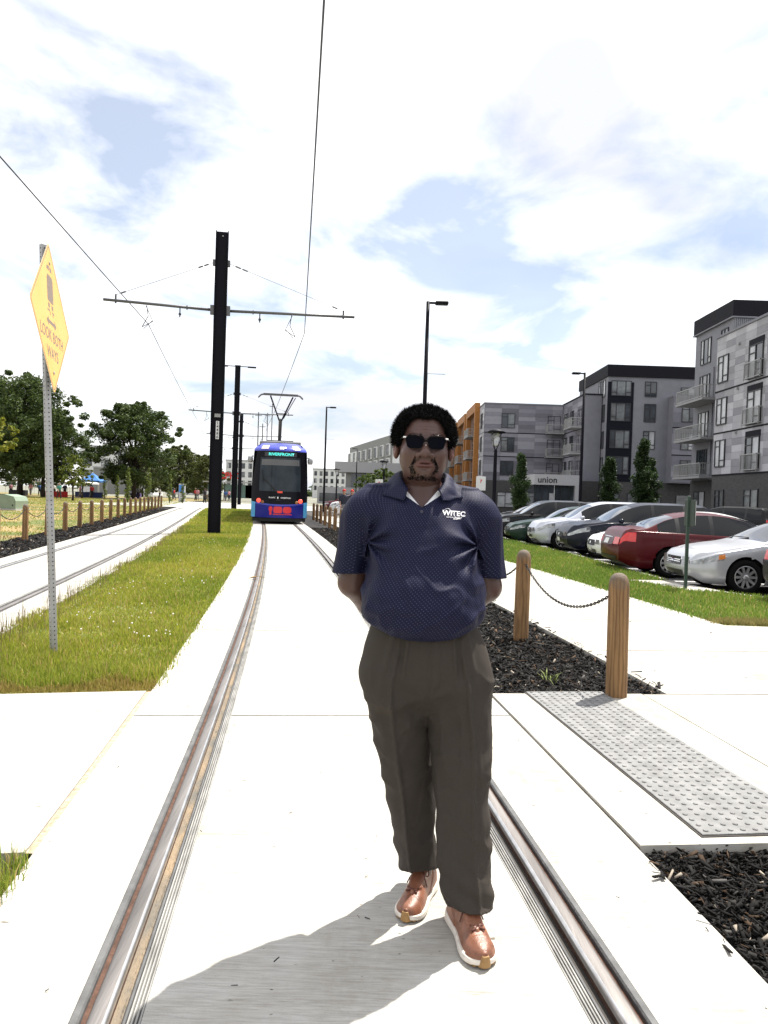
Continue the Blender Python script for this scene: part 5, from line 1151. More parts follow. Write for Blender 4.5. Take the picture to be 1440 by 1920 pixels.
def car(spec, col, label, loc, rz, face='front', hl='side', grille='bars', rim=M_RIM, detail=True, plate=True, group='cars parked along the kerb'):
    t = thing('parked_car', label, 'car', loc, rz, group); L, W, R_ = spec['L'], spec['W'], spec['R']
    it = lambda k, x: float(cubic([p[0] for p in spec[k]],[p[1] for p in spec[k]],np.array(x)))
    itl = lambda k, x: float(np.interp(x,[p[0] for p in spec[k]],[p[1] for p in spec[k]]))
    xs = sorted(set([0,.015,.04,.08,.13]+[round(.06*i,3) for i in range(3,int(L/.06)-1)]+[L-.13,L-.08,L-.04,L-.015,L]+[*spec['ws'],*spec['rg'],*spec['sw'],spec['bp']-.045,spec['bp']+.045,spec['cp']-.04,spec['cp']+.05]))
    xs = [x for i, x in enumerate(xs) if i == 0 or x-xs[i-1] > .009]
    tl = [0,.06,.14,.22,.30,.38,.46,.54,.62,.70,.78,.86,.93,1.0]; fl = [np.interp(v,[0,.10,.28,.5,.72,.9,1],[.90,.965,.992,1.0,.993,.982,.955]) for v in tl]
    tg_ = [.04,.35,.70,.94,1.0]; tr_ = [.06,.18,.38,.62,.82,1.0]; NS = len(tl); NG = len(tg_); NR = len(tr_)
    def sec(x):
        zt, be, bo = max(it('top',x), itl('belt',x)+.012), itl('belt',x), itl('bot',x)
        w = W*(1-.30*max(0,(.50-x)/.50)**2.3-.17*max(0,(x-L+.55)/.55)**2.3); gh = min(1,max(0,(zt-be)/.45)); drop = .018+.045*gh; wr = w*(.955-.245*gh**.8)
        P = [(w*f, bo+(be-bo)*v) for v, f in zip(tl, fl)]
        zr = max(be+.004, zt-drop); wb = w*.94
        P += [(wb+(wr-wb)*v+.02*gh*math.sin(PI*v)*w, be+(zr-be)*v) for v in tg_]
        P += [(wr*(1-v), zr+(zt-zr)*(1-(1-v)**2.2)) for v in tr_]
        return P
    S = [sec(x) for x in xs]; n = NS+NG+NR
    V = []
    for x, P in zip(xs, S):
        for (y, z) in P[:-1]: V.append((x,-y,z))
        V.append((x,0,P[-1][1]))
        for (y, z) in P[-2::-1]: V.append((x,y,z))
    K = 2*n-1; V = np.array(V); groups = {}
    row = np.tile(np.arange(K), len(xs)); srow = np.minimum(row, K-1-row)
    for wx in spec['wx']:
        d = np.hypot(V[:,0]-wx, V[:,2]-R_); RA = R_+.055; m = (np.abs(d-RA) < .033) & (srow < NS-1)
        V[m,0] = wx+(V[m,0]-wx)*RA/d[m]; V[m,2] = R_+(V[m,2]-R_)*RA/d[m]
    inarch = np.zeros(len(V), bool)
    for wx in spec['wx']: inarch |= (np.hypot(V[:,0]-wx, V[:,2]-R_) < R_+.058) & (srow < NS-1)
    body = []; ws, rg, sw = spec['ws'], spec['rg'], spec['sw']; bp, cp = spec['bp'], spec['cp']
    for i in range(len(xs)-1):
        xm = (xs[i]+xs[i+1])/2
        for j in range(K-1):
            q = (i*K+j, i*K+j+1, (i+1)*K+j+1, (i+1)*K+j)
            if all(inarch[v] for v in q): continue
            jj = min(j, K-2-j); left = j < K/2; key = None
            if jj >= NS+NG and ws[0] < xm < ws[1]: key = 'windshield'
            elif jj >= NS+NG and rg[0] < xm < rg[1]: key = 'rear_window'
            elif NS <= jj < NS+NG-1 and sw[0] < xm < sw[1]:
                if abs(xm-bp) < .045 or -.04 < xm-cp < .05: key = 'pillar', left, xm < cp-.2
                else: key = 'side_window', left, xm < bp, xm > cp
            if key: groups.setdefault(key, []).append(q)
            else: body.append(q)
    NC = 8; extra = []; base = len(V)
    zmid = .52 if spec is SED else .60
    def bulge(u, z): return .085*(1-u*u)+.0*z
    for ci, i in enumerate((0, len(xs)-1)):
        sgn = -1 if i == 0 else 1; idx = {}
        for j in range(n):
            a, b_ = i*K+j, i*K+K-1-j
            for c in range(NC+1):
                if c == 0: idx[j,c] = a
                elif c == NC or a == b_: idx[j,c] = b_
                else:
                    u = 2*c/NC-1; p = V[a]*(1-c/NC)+V[b_]*(c/NC); zt_, zb_ = S[i][NS-1][1], S[i][0][1]; f_ = min(1,max(0,(p[2]-zb_)/(zt_-zb_))); p = p+np.array((sgn*bulge(u,0)*(.55+.45*math.sin(PI*min(1,f_*.9+.05))),0,0)); idx[j,c] = base+len(extra); extra.append(p)
        for j in range(n-1):
            for c in range(NC):
                q = (idx[j,c],idx[j,c+1],idx[j+1,c+1],idx[j+1,c])
                if len(set(q)) < 3: continue
                q = tuple(dict.fromkeys(q)); 
                if len(q) == 3: q = (*q, q[2])
                body.append(q if i else q[::-1])
    V = np.concatenate([V, np.array(extra)])
    xf = np.clip((.45-V[:,0])/.45,0,1); xr = np.clip((V[:,0]-L+.40)/.40,0,1)
    V[:,0] += .55*xf*np.clip(np.abs(V[:,2]-zmid)-.08,0,1)**1.4-.45*xr*np.clip(np.abs(V[:,2]-zmid-.05)-.10,0,1)**1.4
    def sub(name, F, m, smooth=True):
        F = np.array(F); us, inv = np.unique(F, return_inverse=True); me = pymesh(name, V[us], [tuple(dict.fromkeys(f)) for f in inv.reshape(F.shape)[:, ::-1]], smooth); return link(name, me, t, m)
    b = sub('body', body, col); smooth_by_angle(b, 50)
    for k, F in groups.items():
        nm = k if isinstance(k, str) else k[0]; sub(nm, F, M_BLKP if nm == 'pillar' else (M_CGS if nm == 'side_window' else M_CGL))
    MB().box((L/2,0,.42),(L-.5,2*W-.34,.42)).build('underbody', M_BLKP, t)
    def patch2(x0, x1, t0, t1, s, m, nm, k=5):
        Vp = []; Fp = []
        for a in range(k+1):
            for c in range(4):
                x = x0+(x1-x0)*a/k; P = sec(x); tt = (t0+(t1-t0)*c/3)*(NS-1); j = min(NS-2,int(tt)); f = tt-j; y = P[j][0]*(1-f)+P[j+1][0]*f; z = P[j][1]*(1-f)+P[j+1][1]*f
                zm_ = .52 if spec is SED else .60
                x2 = x+.55*max(0,min(1,(.45-x)/.45))*max(0,abs(z-zm_)-.08)**1.4-.45*max(0,min(1,(x-L+.40)/.40))*max(0,abs(z-zm_-.05)-.10)**1.4
                Vp.append((x2-(.010 if x < L/2 else -.010), s*(y+.008), z))
        for a in range(k):
            for c in range(3): q = a*4+c; Fp.append((q,q+1,q+5,q+4) if s > 0 else (q,q+4,q+5,q+1))
        link(nm, pymesh(nm, Vp, Fp, True), t, m)
    suv = spec is SUV
    def capx(u, z, rear):
        Pq = S[-1 if rear else 0]; zs = [q[1] for q in Pq[:NS]]; wq = float(np.interp(z, zs, [q[0] for q in Pq[:NS]])); f_ = min(1,max(0,(z-zs[0])/(zs[-1]-zs[0]))); b_ = .085*(1-u*u)*(.55+.45*math.sin(PI*min(1,f_*.9+.05))); zm_ = .52 if spec is SED else .60
        if rear: x = L+b_-.45*max(0,abs(z-zm_-.05)-.10)**1.4+.012
        else: x = -b_+.55*max(0,abs(z-zm_)-.08)**1.4-.012
        return (x, u*wq, z)
    def cap_patch(u0, u1, z0, z1, rear, m, nm, nu=6, nv=3, o=0.0):
        Vp = [capx(u0+(u1-u0)*a/nu, z0+(z1-z0)*c/nv, rear) for a in range(nu+1) for c in range(nv+1)]; Vp = [(x+(o if rear else -o),y,z) for x,y,z in Vp]; q = nv+1
        Fp = [((a*q+c),(a*q+c+1),(a+1)*q+c+1,(a+1)*q+c) if not rear else ((a*q+c),(a+1)*q+c,(a+1)*q+c+1,(a*q+c+1)) for a in range(nu) for c in range(nv)]
        return link(nm, pymesh(nm, Vp, Fp, True), t, m)
    for s in (-1,1):
        patch2(.015,.52 if not suv else .60,.76,.96,s,M_HL,'headlight'); patch2(.42 if not suv else .5,.54 if not suv else .62,.80,.95,s,M_ORG if hl == 'side' else M_HLD,'indicator',2)
        patch2(L-.34,L-.012,.70,.97,s,M_TL,'tail_light')
        mx = ws[0]+.42; P = sec(mx); MB().box((mx,s*(W+.10),itl('belt',mx)+.07),(.12,.20,.13), bev=.035).build('mirror', col if detail else M_BLKP, t, True)
        for hx in ((bp-.22),(cp-.15)): 
            if detail: P = sec(hx); MB().box((hx,s*(P[NS-3][0]+.012),P[NS-3][1]-.02),(.18,.03,.025), bev=.008).build('door_handle', col, t)
        if detail:
            for dx in (ws[0]+.32,bp,cp+.12):
                Vd = []
                for v in range(2,NS): P = sec(dx); Vd += [(dx-.004,s*(P[v][0]+.0012),P[v][1]),(dx+.004,s*(P[v][0]+.0012),P[v][1])]
                MB().add(Vd,[(2*i,2*i+1,2*i+3,2*i+2) if s < 0 else (2*i,2*i+2,2*i+3,2*i+1) for i in range(len(Vd)//2-1)]).build('door_gap', M_BLKP, t)
    gz = .66 if not suv else .74; tz = .80 if not suv else .88
    for sg in (-1,1):
        cap_patch(sg*.60,sg*.985,gz-.13,gz-.01,False,M_HL,'headlight') if sg > 0 else cap_patch(-.985,-.60,gz-.13,gz-.01,False,M_HL,'headlight')
        cap_patch(.60,.985,tz-.10,tz+.06,True,M_TL,'tail_light') if sg > 0 else cap_patch(-.985,-.60,tz-.10,tz+.06,True,M_TL,'tail_light')
    cap_patch(-.52,.52,gz-.17,gz-.02,False,M_BLKP,'grille')
    if grille == 'bars':
        for k in range(4): cap_patch(-.51,.51,gz-.158+k*.034,gz-.142+k*.034,False,M_CHR,'grille_bar',6,1,.008)
    cap_patch(-.08,.08,gz-.12,gz-.05,False,M_CHR,'badge',3,2,.012)
    cap_patch(-.60,.60,.30 if not suv else .40,.39 if not suv else .50,False,M_BLKP,'lower_intake')
    if plate: cap_patch(-.22,.22,gz-.30,gz-.19,False,M_PLATE,'licence_plate',2,1,.012)
    cap_patch(-.57,.57,tz-.12,tz+.04,True,char_trim,'trunk_panel',6,2,.002); cap_patch(-.22,.22,tz-.10,tz+.015,True,M_PLATE,'licence_plate',2,1,.010); cap_patch(-.42,.42,tz+.045,tz+.065,True,M_CHR,'tail_trim',4,1,.008)
    cap_patch(-.85,.85,.36 if not suv else .44,.44 if not suv else .56,True,M_BLKP,'rear_valance',6,1)
    MB().box((ws[0]+.03,.25,itl('top',ws[0]+.03)+.02),(.03,.55,.015), rz=.1).build('wiper', M_BLKP, t)
    for wx in spec['wx']:
        for s in (-1,1):
            w = bpy.data.objects.new('wheel', None); COL.objects.link(w); w.parent = t; w.location = (wx, s*(W-.115), R_); w.rotation_euler = (0 if s > 0 else PI,0,0); w.empty_display_size = .1
            link('tyre', tyre_mesh[R_], w); link('rim', rim_mesh[R_], w)
    return t
char_trim = mat('trunk_garnish', (.05,.012,.014), .3)
tyre_mesh, rim_mesh = {}, {}
for R_ in (.325,.355):
    M90 = Matrix.Rotation(-PI/2,4,'X'); r = R_*.66
    tyre_mesh[R_] = MB().lathe([(r,-.10),(R_*.93,-.105),(R_,-.07),(R_,.07),(R_*.93,.105),(r,.10),(r*.98,.06)], n=28, M=M90).mesh('tyre', True); tyre_mesh[R_].materials.append(M_TYRE)
    rb = MB().lathe([(r*.98,.02),(r*1.0,.095),(r*.93,.10),(r*.90,.05)], n=28, M=M90)
    for k in range(10):
        a = 2*PI*k/10; MM = M90 @ Matrix.Rotation(a,4,'Z') @ Matrix.Translation((r*.55,0,.075)); rb.box((0,0,0),(r*.78,.046,.025), M=MM)
    rb.lathe([(r*.24,.05),(r*.24,.10),(r*.12,.112),(.01,.113)], n=14, M=M90); rb.lathe([(r*.95,.03),(.02,.03)], n=20, M=M90)
    rim_mesh[R_] = rb.mesh('rim'); rim_mesh[R_].materials.append(M_RIM)
G = -.12
silver, red_, white, navy, bsil, dgreen, black, char_ = paint('silver',(.44,.45,.48),.35), paint('maroon',(.070,.004,.007),.1), paint('white',(.72,.72,.72),0), paint('navy',(.006,.008,.018),.05), paint('bluish_silver',(.46,.48,.54),.35), paint('dark_green',(.012,.030,.022),.1), paint('black',(.005,.005,.006),.05), paint('charcoal',(.016,.016,.018),.1)
car(SED, silver, 'silver sedan facing the kerb at the right edge of the photo', (5.72,14.95,G), rad(1.5), plate=False)
car(SED, red_, 'dark red sedan parked tail to the kerb beside the silver sedan', (5.25+4.8,17.75,G), PI+rad(-1))
car(SED, white, 'pale sedan nose just showing beyond the red sedan', (5.62,20.55,G), 0, hl='x', grille='x')
car(SUV, navy, 'navy blue SUV facing the kerb beyond the red sedan', (5.40,23.3,G), rad(1), hl='x', grille='x')
car(SUV, bsil, 'bluish silver SUV facing the kerb beside the navy SUV', (5.02,26.15,G), 0, hl='x', grille='x')
car(SED, dgreen, 'dark green sedan facing the kerb by the sleeve of the man', (4.66,28.95,G), rad(-1), hl='x', grille='x')
car(SUV, black, 'black SUV behind the dark green sedan in the kerb row', (4.45,31.8,G), 0, hl='x', grille='x')
car(SED, char_, 'dark sedan farthest of the near kerb row, right of the man', (4.3,34.6,G), 0, hl='x', grille='x')
car(SUV, black, 'black car corner with tail light cut off by the right edge', (6.25+4.62,12.1,G), PI+rad(4))
car(SUV, black, 'black SUV seen from behind in the far lane before the apartments', (13.7,36.6,G), rad(-38), group='cars in the far lane', detail=False)
car(SED, white, 'white car roof left of the black SUV in the far lane', (11.5,40.2,G), rad(-33), group='cars in the far lane', detail=False)
car(SED, white, 'white car roof farther left in the far lane, below the dark corner block', (9.2,42,G), rad(-33), group='cars in the far lane', detail=False)
car(SUV, char_, 'long dark SUV with bright roof in the far lane below the entrance canopy', (6.2,41.5,G), rad(-12), group='cars in the far lane', detail=False)
for i, (y, sp, c, lb) in enumerate(((58,SED,dgreen,'dark green car nearest the man in the distant row left of him'),(61,SED,white,'white car in the distant row left of the man'),(64,SED,silver,'silver car in the distant row beside a white one'),(67,SUV,white,'white SUV in the distant row by the lamp post'),(70.5,SUV,paint('plum',(.10,.02,.03)),'plum coloured SUV in the distant row by the streetcar'))):
    car(sp, c, lb, (Kx(y)+.1,y,G), rad(-8), hl='x', grille='x', detail=False, group='distant row of parked cars')
# ================================================================ buildings
M_WFR = mat('window_frame', (0.016,0.016,0.019), .5); M_PL = mat('pane_light', (0.42,0.43,0.44), .12, var=.25, vscale=.8, spec=.6); M_PD = mat('pane_dark', (0.035,0.042,0.05), .06, spec=.7, var=.5, vscale=.5); M_PM = mat('pane_mid', (0.15,0.16,0.165), .1, spec=.6, var=.5, vscale=.7)  # paler panes: curtains and reflected sky painted into the glass colour
GREY = [mat(f'siding_{i}', c, .75, var=.05, vscale=2, bump=.08, bscale=30) for i, c in enumerate(((.26,.255,.275),(.32,.315,.335),(.39,.385,.405),(.48,.475,.495)))]
DGREY = [mat(f'shade_siding_{i}', c, .75, var=.05, vscale=2) for i, c in enumerate(((.13,.127,.150),(.165,.161,.190),(.205,.20,.232),(.265,.26,.295)))]  # darker copy of the siding, facade shade put into its tones
M_BRICK = mat('dark_brick', (0.062,0.060,0.060), .85, var=.2, vscale=3, bump=.5, bscale=14, stretch=(1,1,4)); M_FASC = mat('black_fascia', (0.009,0.009,0.013), .7, spec=.15); M_GREYW = mat('grey_panel', (0.19,0.192,0.215), .7, var=.06, vscale=1.5); M_CORR = mat('corrugated_grey', (0.22,0.225,0.24), .5, .2); M_BLKW = mat('black_cladding', (0.007,0.008,0.014), .6, spec=.12); M_SLAB = mat('balcony_slab', (0.27,0.27,0.27), .7); M_RAIL = mat('balcony_rail', (0.34,0.34,0.33), .5, .3); M_ORAN = mat('orange_cladding', (0.33,0.135,0.026), .7, var=.08, vscale=2); M_WHW = mat('white_render', (0.62,0.62,0.61), .8, var=.06, vscale=1); M_HGR = mat('hotel_grey', (0.21,0.21,0.20), .8, var=.05); M_HG2 = mat('hotel_light_grey', (0.36,0.36,0.37), .8, var=.05)
def FM(o, u):      # facade frame: local x along the wall, y outwards, z up
    u = Vector((u[0],u[1],0)).normalized(); n = Vector((u.y,-u.x,0)); 
    return Matrix(((u.x,n.x,0,o[0]),(u.y,n.y,0,o[1]),(0,0,1,o[2]),(0,0,0,1)))
_win = {}
def window_meshes(w, h, style):
    k = (round(w,2), round(h,2), style)
    if k in _win: return _win[k]
    f = .07; mb = MB(); dy = .05; B = lambda x0,x1,z0,z1: mb.box(((x0+x1)/2, dy/2, (z0+z1)/2), (x1-x0, dy+.04, z1-z0))
    B(-w/2,-w/2+f,0,h); B(w/2-f,w/2,0,h); B(-w/2+f,w/2-f,0,f); B(-w/2+f,w/2-f,h-f,h)
    P = []
    if style == 2: xs_ = [-w/2,-.02*w,w/2]; B(-.02*w-f/2,-.02*w+f/2,f,h-f); B(-w/2+f,-.02*w-f/2,h*.74,h*.74+f); B(-.02*w+f/2,w/2-f,h*.22,h*.22+f)
    elif style == 3: xs_ = [-w/2,-w*.22,w*.22,w/2]; [B(x-f/2,x+f/2,f,h-f) for x in xs_[1:-1]]; B(-w/2+f,-w*.22-f/2,h*.22,h*.22+f); B(w*.22+f/2,w/2-f,h*.22,h*.22+f)
    else: xs_ = [-w/2,w/2]
    fr = mb.mesh('window'); fr.materials.append(M_WFR)
    for a, b in zip(xs_[:-1], xs_[1:]): pm = MB().box(((a+b)/2,.0,h/2),(b-a-f,.03,h-f*2)).mesh('pane'); pm.materials.append(M_PL); P.append(pm)
    _win[k] = (fr, P); return _win[k]
def win(par, F, s, z, w, h, style=2, light=.5, rnd=random):
    fr, P = window_meshes(w, h, style); o = link('window', fr, par); o.matrix_local = F @ Matrix.Translation((s,.012,z)) 
    for pm in P:
        p = link('pane', pm, o); p.material_slots[0].link = 'OBJECT'; r = rnd.random(); p.material_slots[0].material = M_PL if r < light else (M_PM if r < light+(1-light)*.45 else M_PD)
    return o
def fbox(par, F, s0, s1, d0, d1, z0, z1, m, nm, bev=0):
    mb = MB().box(((s0+s1)/2,(d0+d1)/2,(z0+z1)/2),(s1-s0,d1-d0,z1-z0), bev=bev); mb.v = [tuple(F @ Vector(v)) for v in mb.v]
    if F.determinant() < 0: mb.f = [f[::-1] for f in mb.f]
    return mb.build(nm, m, par)
def checks(par, F, s0, s1, z0, z1, pw, ph, mats, single, nm='panel', seed=1, holes=()):
    r = random.Random(seed); nr = max(1,round((z1-z0)/ph)); ph = (z1-z0)/nr; coll = {i: MB() for i in range(4)}; nc = int(math.ceil((s1-s0)/pw))
    for a in range(nr):
        off = r.choice([0,.5])*pw*0; prev = -1
        for b in range(nc):
            x0, x1 = s0+b*pw, min(s1, s0+(b+1)*pw)
            i = r.choice([0,1,1,2,2,3]); i = (i+1)%4 if i == prev else i; prev = i
            zc0, zc1 = z0+a*ph+.006, z0+(a+1)*ph-.006
            mb = MB().box(((x0+x1)/2,.02,(zc0+zc1)/2),(x1-x0-.012,.036,zc1-zc0)); mb.v = [tuple(F @ Vector(v)) for v in mb.v]
            if F.determinant() < 0: mb.f = [f[::-1] for f in mb.f]
            if single: mb.build(nm, mats[i], par)
            else: coll[i].add(mb.v, mb.f)
    if not single:
        for i in coll:
            if coll[i].v: o = coll[i].build(nm, mats[i], par); o['kind'] = 'stuff'
def railing(par, F, s0, s1, d, z, h=1.05, solid=False):
    mb = MB(); B = lambda a0,a1,b0,b1,c0,c1: mb.box(((a0+a1)/2,(b0+b1)/2,(c0+c1)/2),(a1-a0,b1-b0,c1-c0))
    for (a, b) in ((s0,s1),):
        B(a,b,d-.05,d,z+h-.06,z+h); B(a,b,d-.05,d,z+.08,z+.13)
    for s in (s0,s1-.05): B(s,s+.05,.0,d,z+h-.06,z+h); B(s,s+.05,0,d,z+.08,z+.13); B(s,s+.05,d-.05,d,z,z+h)
    k = max(3,int((s1-s0)/.14))
    for i in range(k): x = s0+(s1-s0)*(i+.5)/k; B(x-.012,x+.012,d-.035,d-.015,z+.1,z+h-.05)
    k = max(2,int(d/.14))
    for s in (s0+.02,s1-.02):
        for i in range(k): y = d*(i+.5)/k; B(s-.012,s+.012,y-.012,y+.012,z+.1,z+h-.05)
    mb.v = [tuple(F @ Vector(v)) for v in mb.v]; o = mb.build('railing', M_RAIL, par)
def balcony(par, F, s0, s1, d, z, door=True):
    o = fbox(par, F, s0, s1, .01, d, z-.18, z, M_SLAB, 'balcony_floor'); railing(o, F, s0+.04, s1-.04, d-.04, z)
    if door: win(par, F, (s0+s1)/2, z+.03, 1.7, 2.2, 2, .35)
rb_ = random.Random(5)
# ---- block at the right edge
b1 = thing('apartment_block', 'light grey checkered apartment block with brick base at the right edge', 'building', (0,0,0))
F = FM((24.2,57,-.12), (0,-1))
fbox(b1, F, 0, 40, -16, 0, 3.95, 14.0, M_GREYW, 'wall'); fbox(b1, F, 0, 40, -16, .03, 0, 3.95, M_BRICK, 'brick_base')
fbox(b1, F, -.1, 40.1, -16.1, .12, 14.0, 14.16, M_GREYW, 'parapet_cap')
for z in (3.95,7.0,10.05): fbox(b1, F, 0, 40, .0, .075, z-.05, z+.05, M_FASC, 'band')
for k, (z0, z1) in enumerate(((4.0,6.95),(7.05,10.0),(10.1,14.0))):
    checks(b1, F, .02, 10.5, z0, z1, 1.5, .49, GREY, True, seed=20+k); checks(b1, F, 10.52, 40, z0, z1, 1.5, .49, GREY, False, 'far_panels', seed=30+k)
for k, z in enumerate((4.55,7.6,10.65)):
    for s in (1.25,9.6,16.6,23.6): win(b1, F @ Matrix.Translation((0,.045,0)), s, z-.02, 1.65, 1.95, 2, .8)
    for s in (6.15,13.2,20.2):
        win(b1, F @ Matrix.Translation((0,.045,0)), s, z-.45, 1.95, 2.25, 2, .7); fbox(b1, F, s-1.03,s+1.03,.05,.09,z+1.8,z+2.2,M_FASC,'door_header'); railing(b1, F, s-1.15, s+1.15, .34, z-.5, 1.15)
    for s in (3.6,11.4): fbox(b1, F, s, s+.18, .04,.2, z+2.2, z+2.34, M_RAIL, 'vent_hood')
for s, w, st in ((1.4,1.5,2),(6.2,2.0,2),(10.5,1.5,2)): win(b1, F @ Matrix.Translation((0,.03,0)), s, 1.0, w, 1.9, st, .3)
railing(b1, F, 4.4, 8.2, .3, .2, 1.2)
# ---- five-storey tower behind it
tw_ = thing('apartment_tower', 'taller grey apartment tower with black roof band and balconies at right', 'building', (0,0,0))
F = FM((26.4,66.6,-.12), (0,-1)); fbox(tw_, F, 0, 7.2, -14, 0, 3.8, 16.3, M_GREYW, 'wall'); fbox(tw_, F, 0, 7.2, -14, .02, 0, 3.8, M_BRICK, 'brick_base')
fbox(tw_, F, -.15, 7.35, -14.2, .18, 16.3, 17.55, M_FASC, 'roof_band'); fbox(tw_, F, -.2, 7.4, -14.25, .23, 16.2, 16.3, M_GREYW, 'cornice')
F2 = FM((26.4,59.4,-.12), (1,0)); cm = MB()
for i in range(90): cm.box((.06+i*.15,.03,15.2),(.07,.05,2.2))
cm.v = [tuple(F2 @ Vector(v)) for v in cm.v]; cm.build('corrugation', M_CORR, tw_)['kind'] = 'stuff'
for z in (4.4,7.5,10.6,13.6): win(tw_, F, 2.2, z-.1, 2.0, 2.1, 3, .6); win(tw_, F, 5.7, z-.5 if z < 13 else z, 1.25, 2.6 if z < 13 else 2.1, 2, .5)
for z in (4.05,7.15,10.25): balcony(tw_, F, .3, 5.9, 1.7, z, False); fbox(tw_, F, 6.15, 6.45, .01, .16, z+.3, z+2.8, M_GREYW, 'downpipe_box')
fbox(tw_, F, 3.9, 4.0, .01,.1, 4, 13, M_GREYW, 'downpipe'); win(tw_, F, 2.0, .5, 2.2, 2.4, 2, .3); win(tw_, F, 5.6, .1, 1.2, 2.6, 1, .0)
# ---- dark-cornered block in the middle
b2 = thing('corner_block', 'dark grey five-storey block with black window bay and black roof band', 'building', (0,0,0))
F = FM((25.2,88.5,-.12), (1,0)); fbox(b2, F, 0, 18, -13, 0, 4.2, 16.2, M_GREYW, 'wall'); fbox(b2, F, 0, 18, -13, .02, 0, 4.2, M_BRICK, 'brick_base'); fbox(b2, F, -.15, 18, -13, .18, 16.2, 17.55, M_FASC, 'roof_band')
fbox(b2, F, -.03, 2.95, .0, .06, 4.2, 15.6, M_BLKW, 'black_bay')
for k, z in enumerate((5.0,8.0,11.1,14.0)):
    hh = 2.1 if k < 3 else 1.75; Fo = F @ Matrix.Translation((0,.06,0)); win(b2, Fo, 1.5, z, 2.3, hh, 3, .05); win(b2, F, 4.9, z, 1.35, hh, 2, .3)
    win(b2, F, 9.2, z, 1.7, hh if k < 3 else 1.2, 2, .3) if k == 3 else None
fbox(b2, F, 7.0, 18, 0, 1.5, 4.2, 13.9, M_GREYW, 'bay'); fbox(b2, F, 6.95, 18, -.0, 1.56, 13.9, 14.05, M_GREYW, 'bay_cap'); F3 = F @ Matrix.Translation((0,1.5,0))
for k, (z0, z1) in enumerate(((4.3,7.3),(7.4,10.4),(10.5,13.85))): checks(b2, F3, 7.02, 12, z0, z1, 2.4, .55, DGREY, False, 'checker_panels', seed=50+k)
for z in (7.35,10.45): fbox(b2, F3, 7, 12, .0, .06, z-.06, z+.06, M_FASC, 'band')
for k, z in enumerate((4.9,7.95,11.1)): win(b2, F3 @ Matrix.Translation((0,.04,0)), 8.85, z, 1.75, 1.9, 2, .4 if k else 0)
for s in (1.0,3.4,5.8,9.0): win(b2, F, s, .3, 1.5, 2.6, 1, 0)
FS = FM((25.2,101,-.12), (0,-1))
for k, z in enumerate((5.0,8.0,11.1,14.0)): win(b2, FS, 12.0-.9, z, .9, 2.0, 1, .5); win(b2, FS, 12.0-2.6, z, 1.3, 2.0, 2, .5)
# wing to its left
b2w = thing('checkered_wing', 'lower checkered wing with balconies left of the dark corner block', 'building', (0,0,0))
F = FM((23.1,101.5,-.12), (0,-1)); fbox(b2w, F, 0, 11, -2, 0, 4.2, 14.3, M_GREYW, 'wall'); fbox(b2w, F, 0, 11, -2, .02, 0, 4.2, M_BRICK, 'brick_base'); fbox(b2w, F, 0, 11.1, -2.1, .1, 14.3, 14.45, M_FASC, 'parapet_cap')
for k, (z0, z1) in enumerate(((4.3,7.3),(7.4,10.4),(10.5,14.25))): checks(b2w, F, .05, 11, z0, z1, 2.6, .55, DGREY, False, 'checker_panels', seed=60+k)
for z in (7.35,10.45): fbox(b2w, F, 0, 11, .0, .06, z-.06, z+.06, M_FASC, 'band')
for z in (4.9,8.0,11.1): win(b2w, F @ Matrix.Translation((0,.04,0)), 2.2, z, 1.9, 1.9, 2, .3); win(b2w, F @ Matrix.Translation((0,.04,0)), 5.4, z, 1.6, 1.9, 2, .2)
for z in (4.4,7.5,10.6): balcony(b2w, F, 7.2, 10.9, 1.5, z)
# ---- long block with orange bays
b3 = thing('orange_bay_block', 'four-storey grey checkered block with orange balcony bays right of the man', 'building', (0,0,0))
F = FM((12.75,101,-.12), (1,0)); fbox(b3, F, 0, 10.3, -60, 0, 4.2, 14.2, M_GREYW, 'wall'); fbox(b3, F, 0, 10.3, -60, .02, 0, 4.2, M_BRICK, 'brick_base'); fbox(b3, F, -.1, 10.3, -60.1, .1, 14.2, 14.36, M_GREYW, 'parapet_cap')
for k, (z0, z1) in enumerate(((4.3,7.3),(7.4,10.4),(10.5,14.15))): checks(b3, F, .05, 10.2, z0, z1, 2.2, .52, DGREY, False, 'checker_panels', seed=70+k)
for z in (7.35,10.45): fbox(b3, F, 0, 10.3, .0, .06, z-.06, z+.06, M_FASC, 'band')
for z in (4.9,8.0,11.1): win(b3, F @ Matrix.Translation((0,.04,0)), 3.1, z, 1.75, 1.9, 2, .1); balcony(b3, F, 8.0, 10.25, 1.3, z-.5, True)
win(b3, F, 3.1, .7, 2.2, 2.0, 2, .8)
FS = FM((12.75,161,-.12), (0,-1))
for k, (z0, z1) in enumerate(((4.3,7.3),(7.4,10.4),(10.5,14.15))): checks(b3, FS, 0, 59.9, z0, z1, 2.6, .52, GREY, False, 'checker_panels', seed=80+k)
for z in (4.9,8.0,11.1):
    for s in (57.6,42.2,28.2): win(b3, FS @ Matrix.Translation((0,.04,0)), s, z, 1.5, 2.0, 2, .9)
M_BRN = mat('recess_brown', (0.13,0.055,0.02), .8)  # brown with the shade inside the orange frames painted into it
for i, s in enumerate((43.5,29.5,15.5)):
    fbox(b3, FS, s, s+.9, .0, .7, 0, 14.9, M_ORAN, 'orange_fin'); fbox(b3, FS, s+10.6, s+11.5, .0, .7, 0, 14.9, M_ORAN, 'orange_fin'); fbox(b3, FS, s+.9, s+10.6, .0, .7, 13.7, 14.9, M_ORAN, 'orange_head')
    fbox(b3, FS, s+.9, s+10.6, .05, .12, 0, 13.7, M_BRN, 'recess_wall')
    for z in (4.4,7.5,10.6): balcony(b3, FS @ Matrix.Translation((0,.1,0)), s+3.0, s+8.6, 1.2, z)
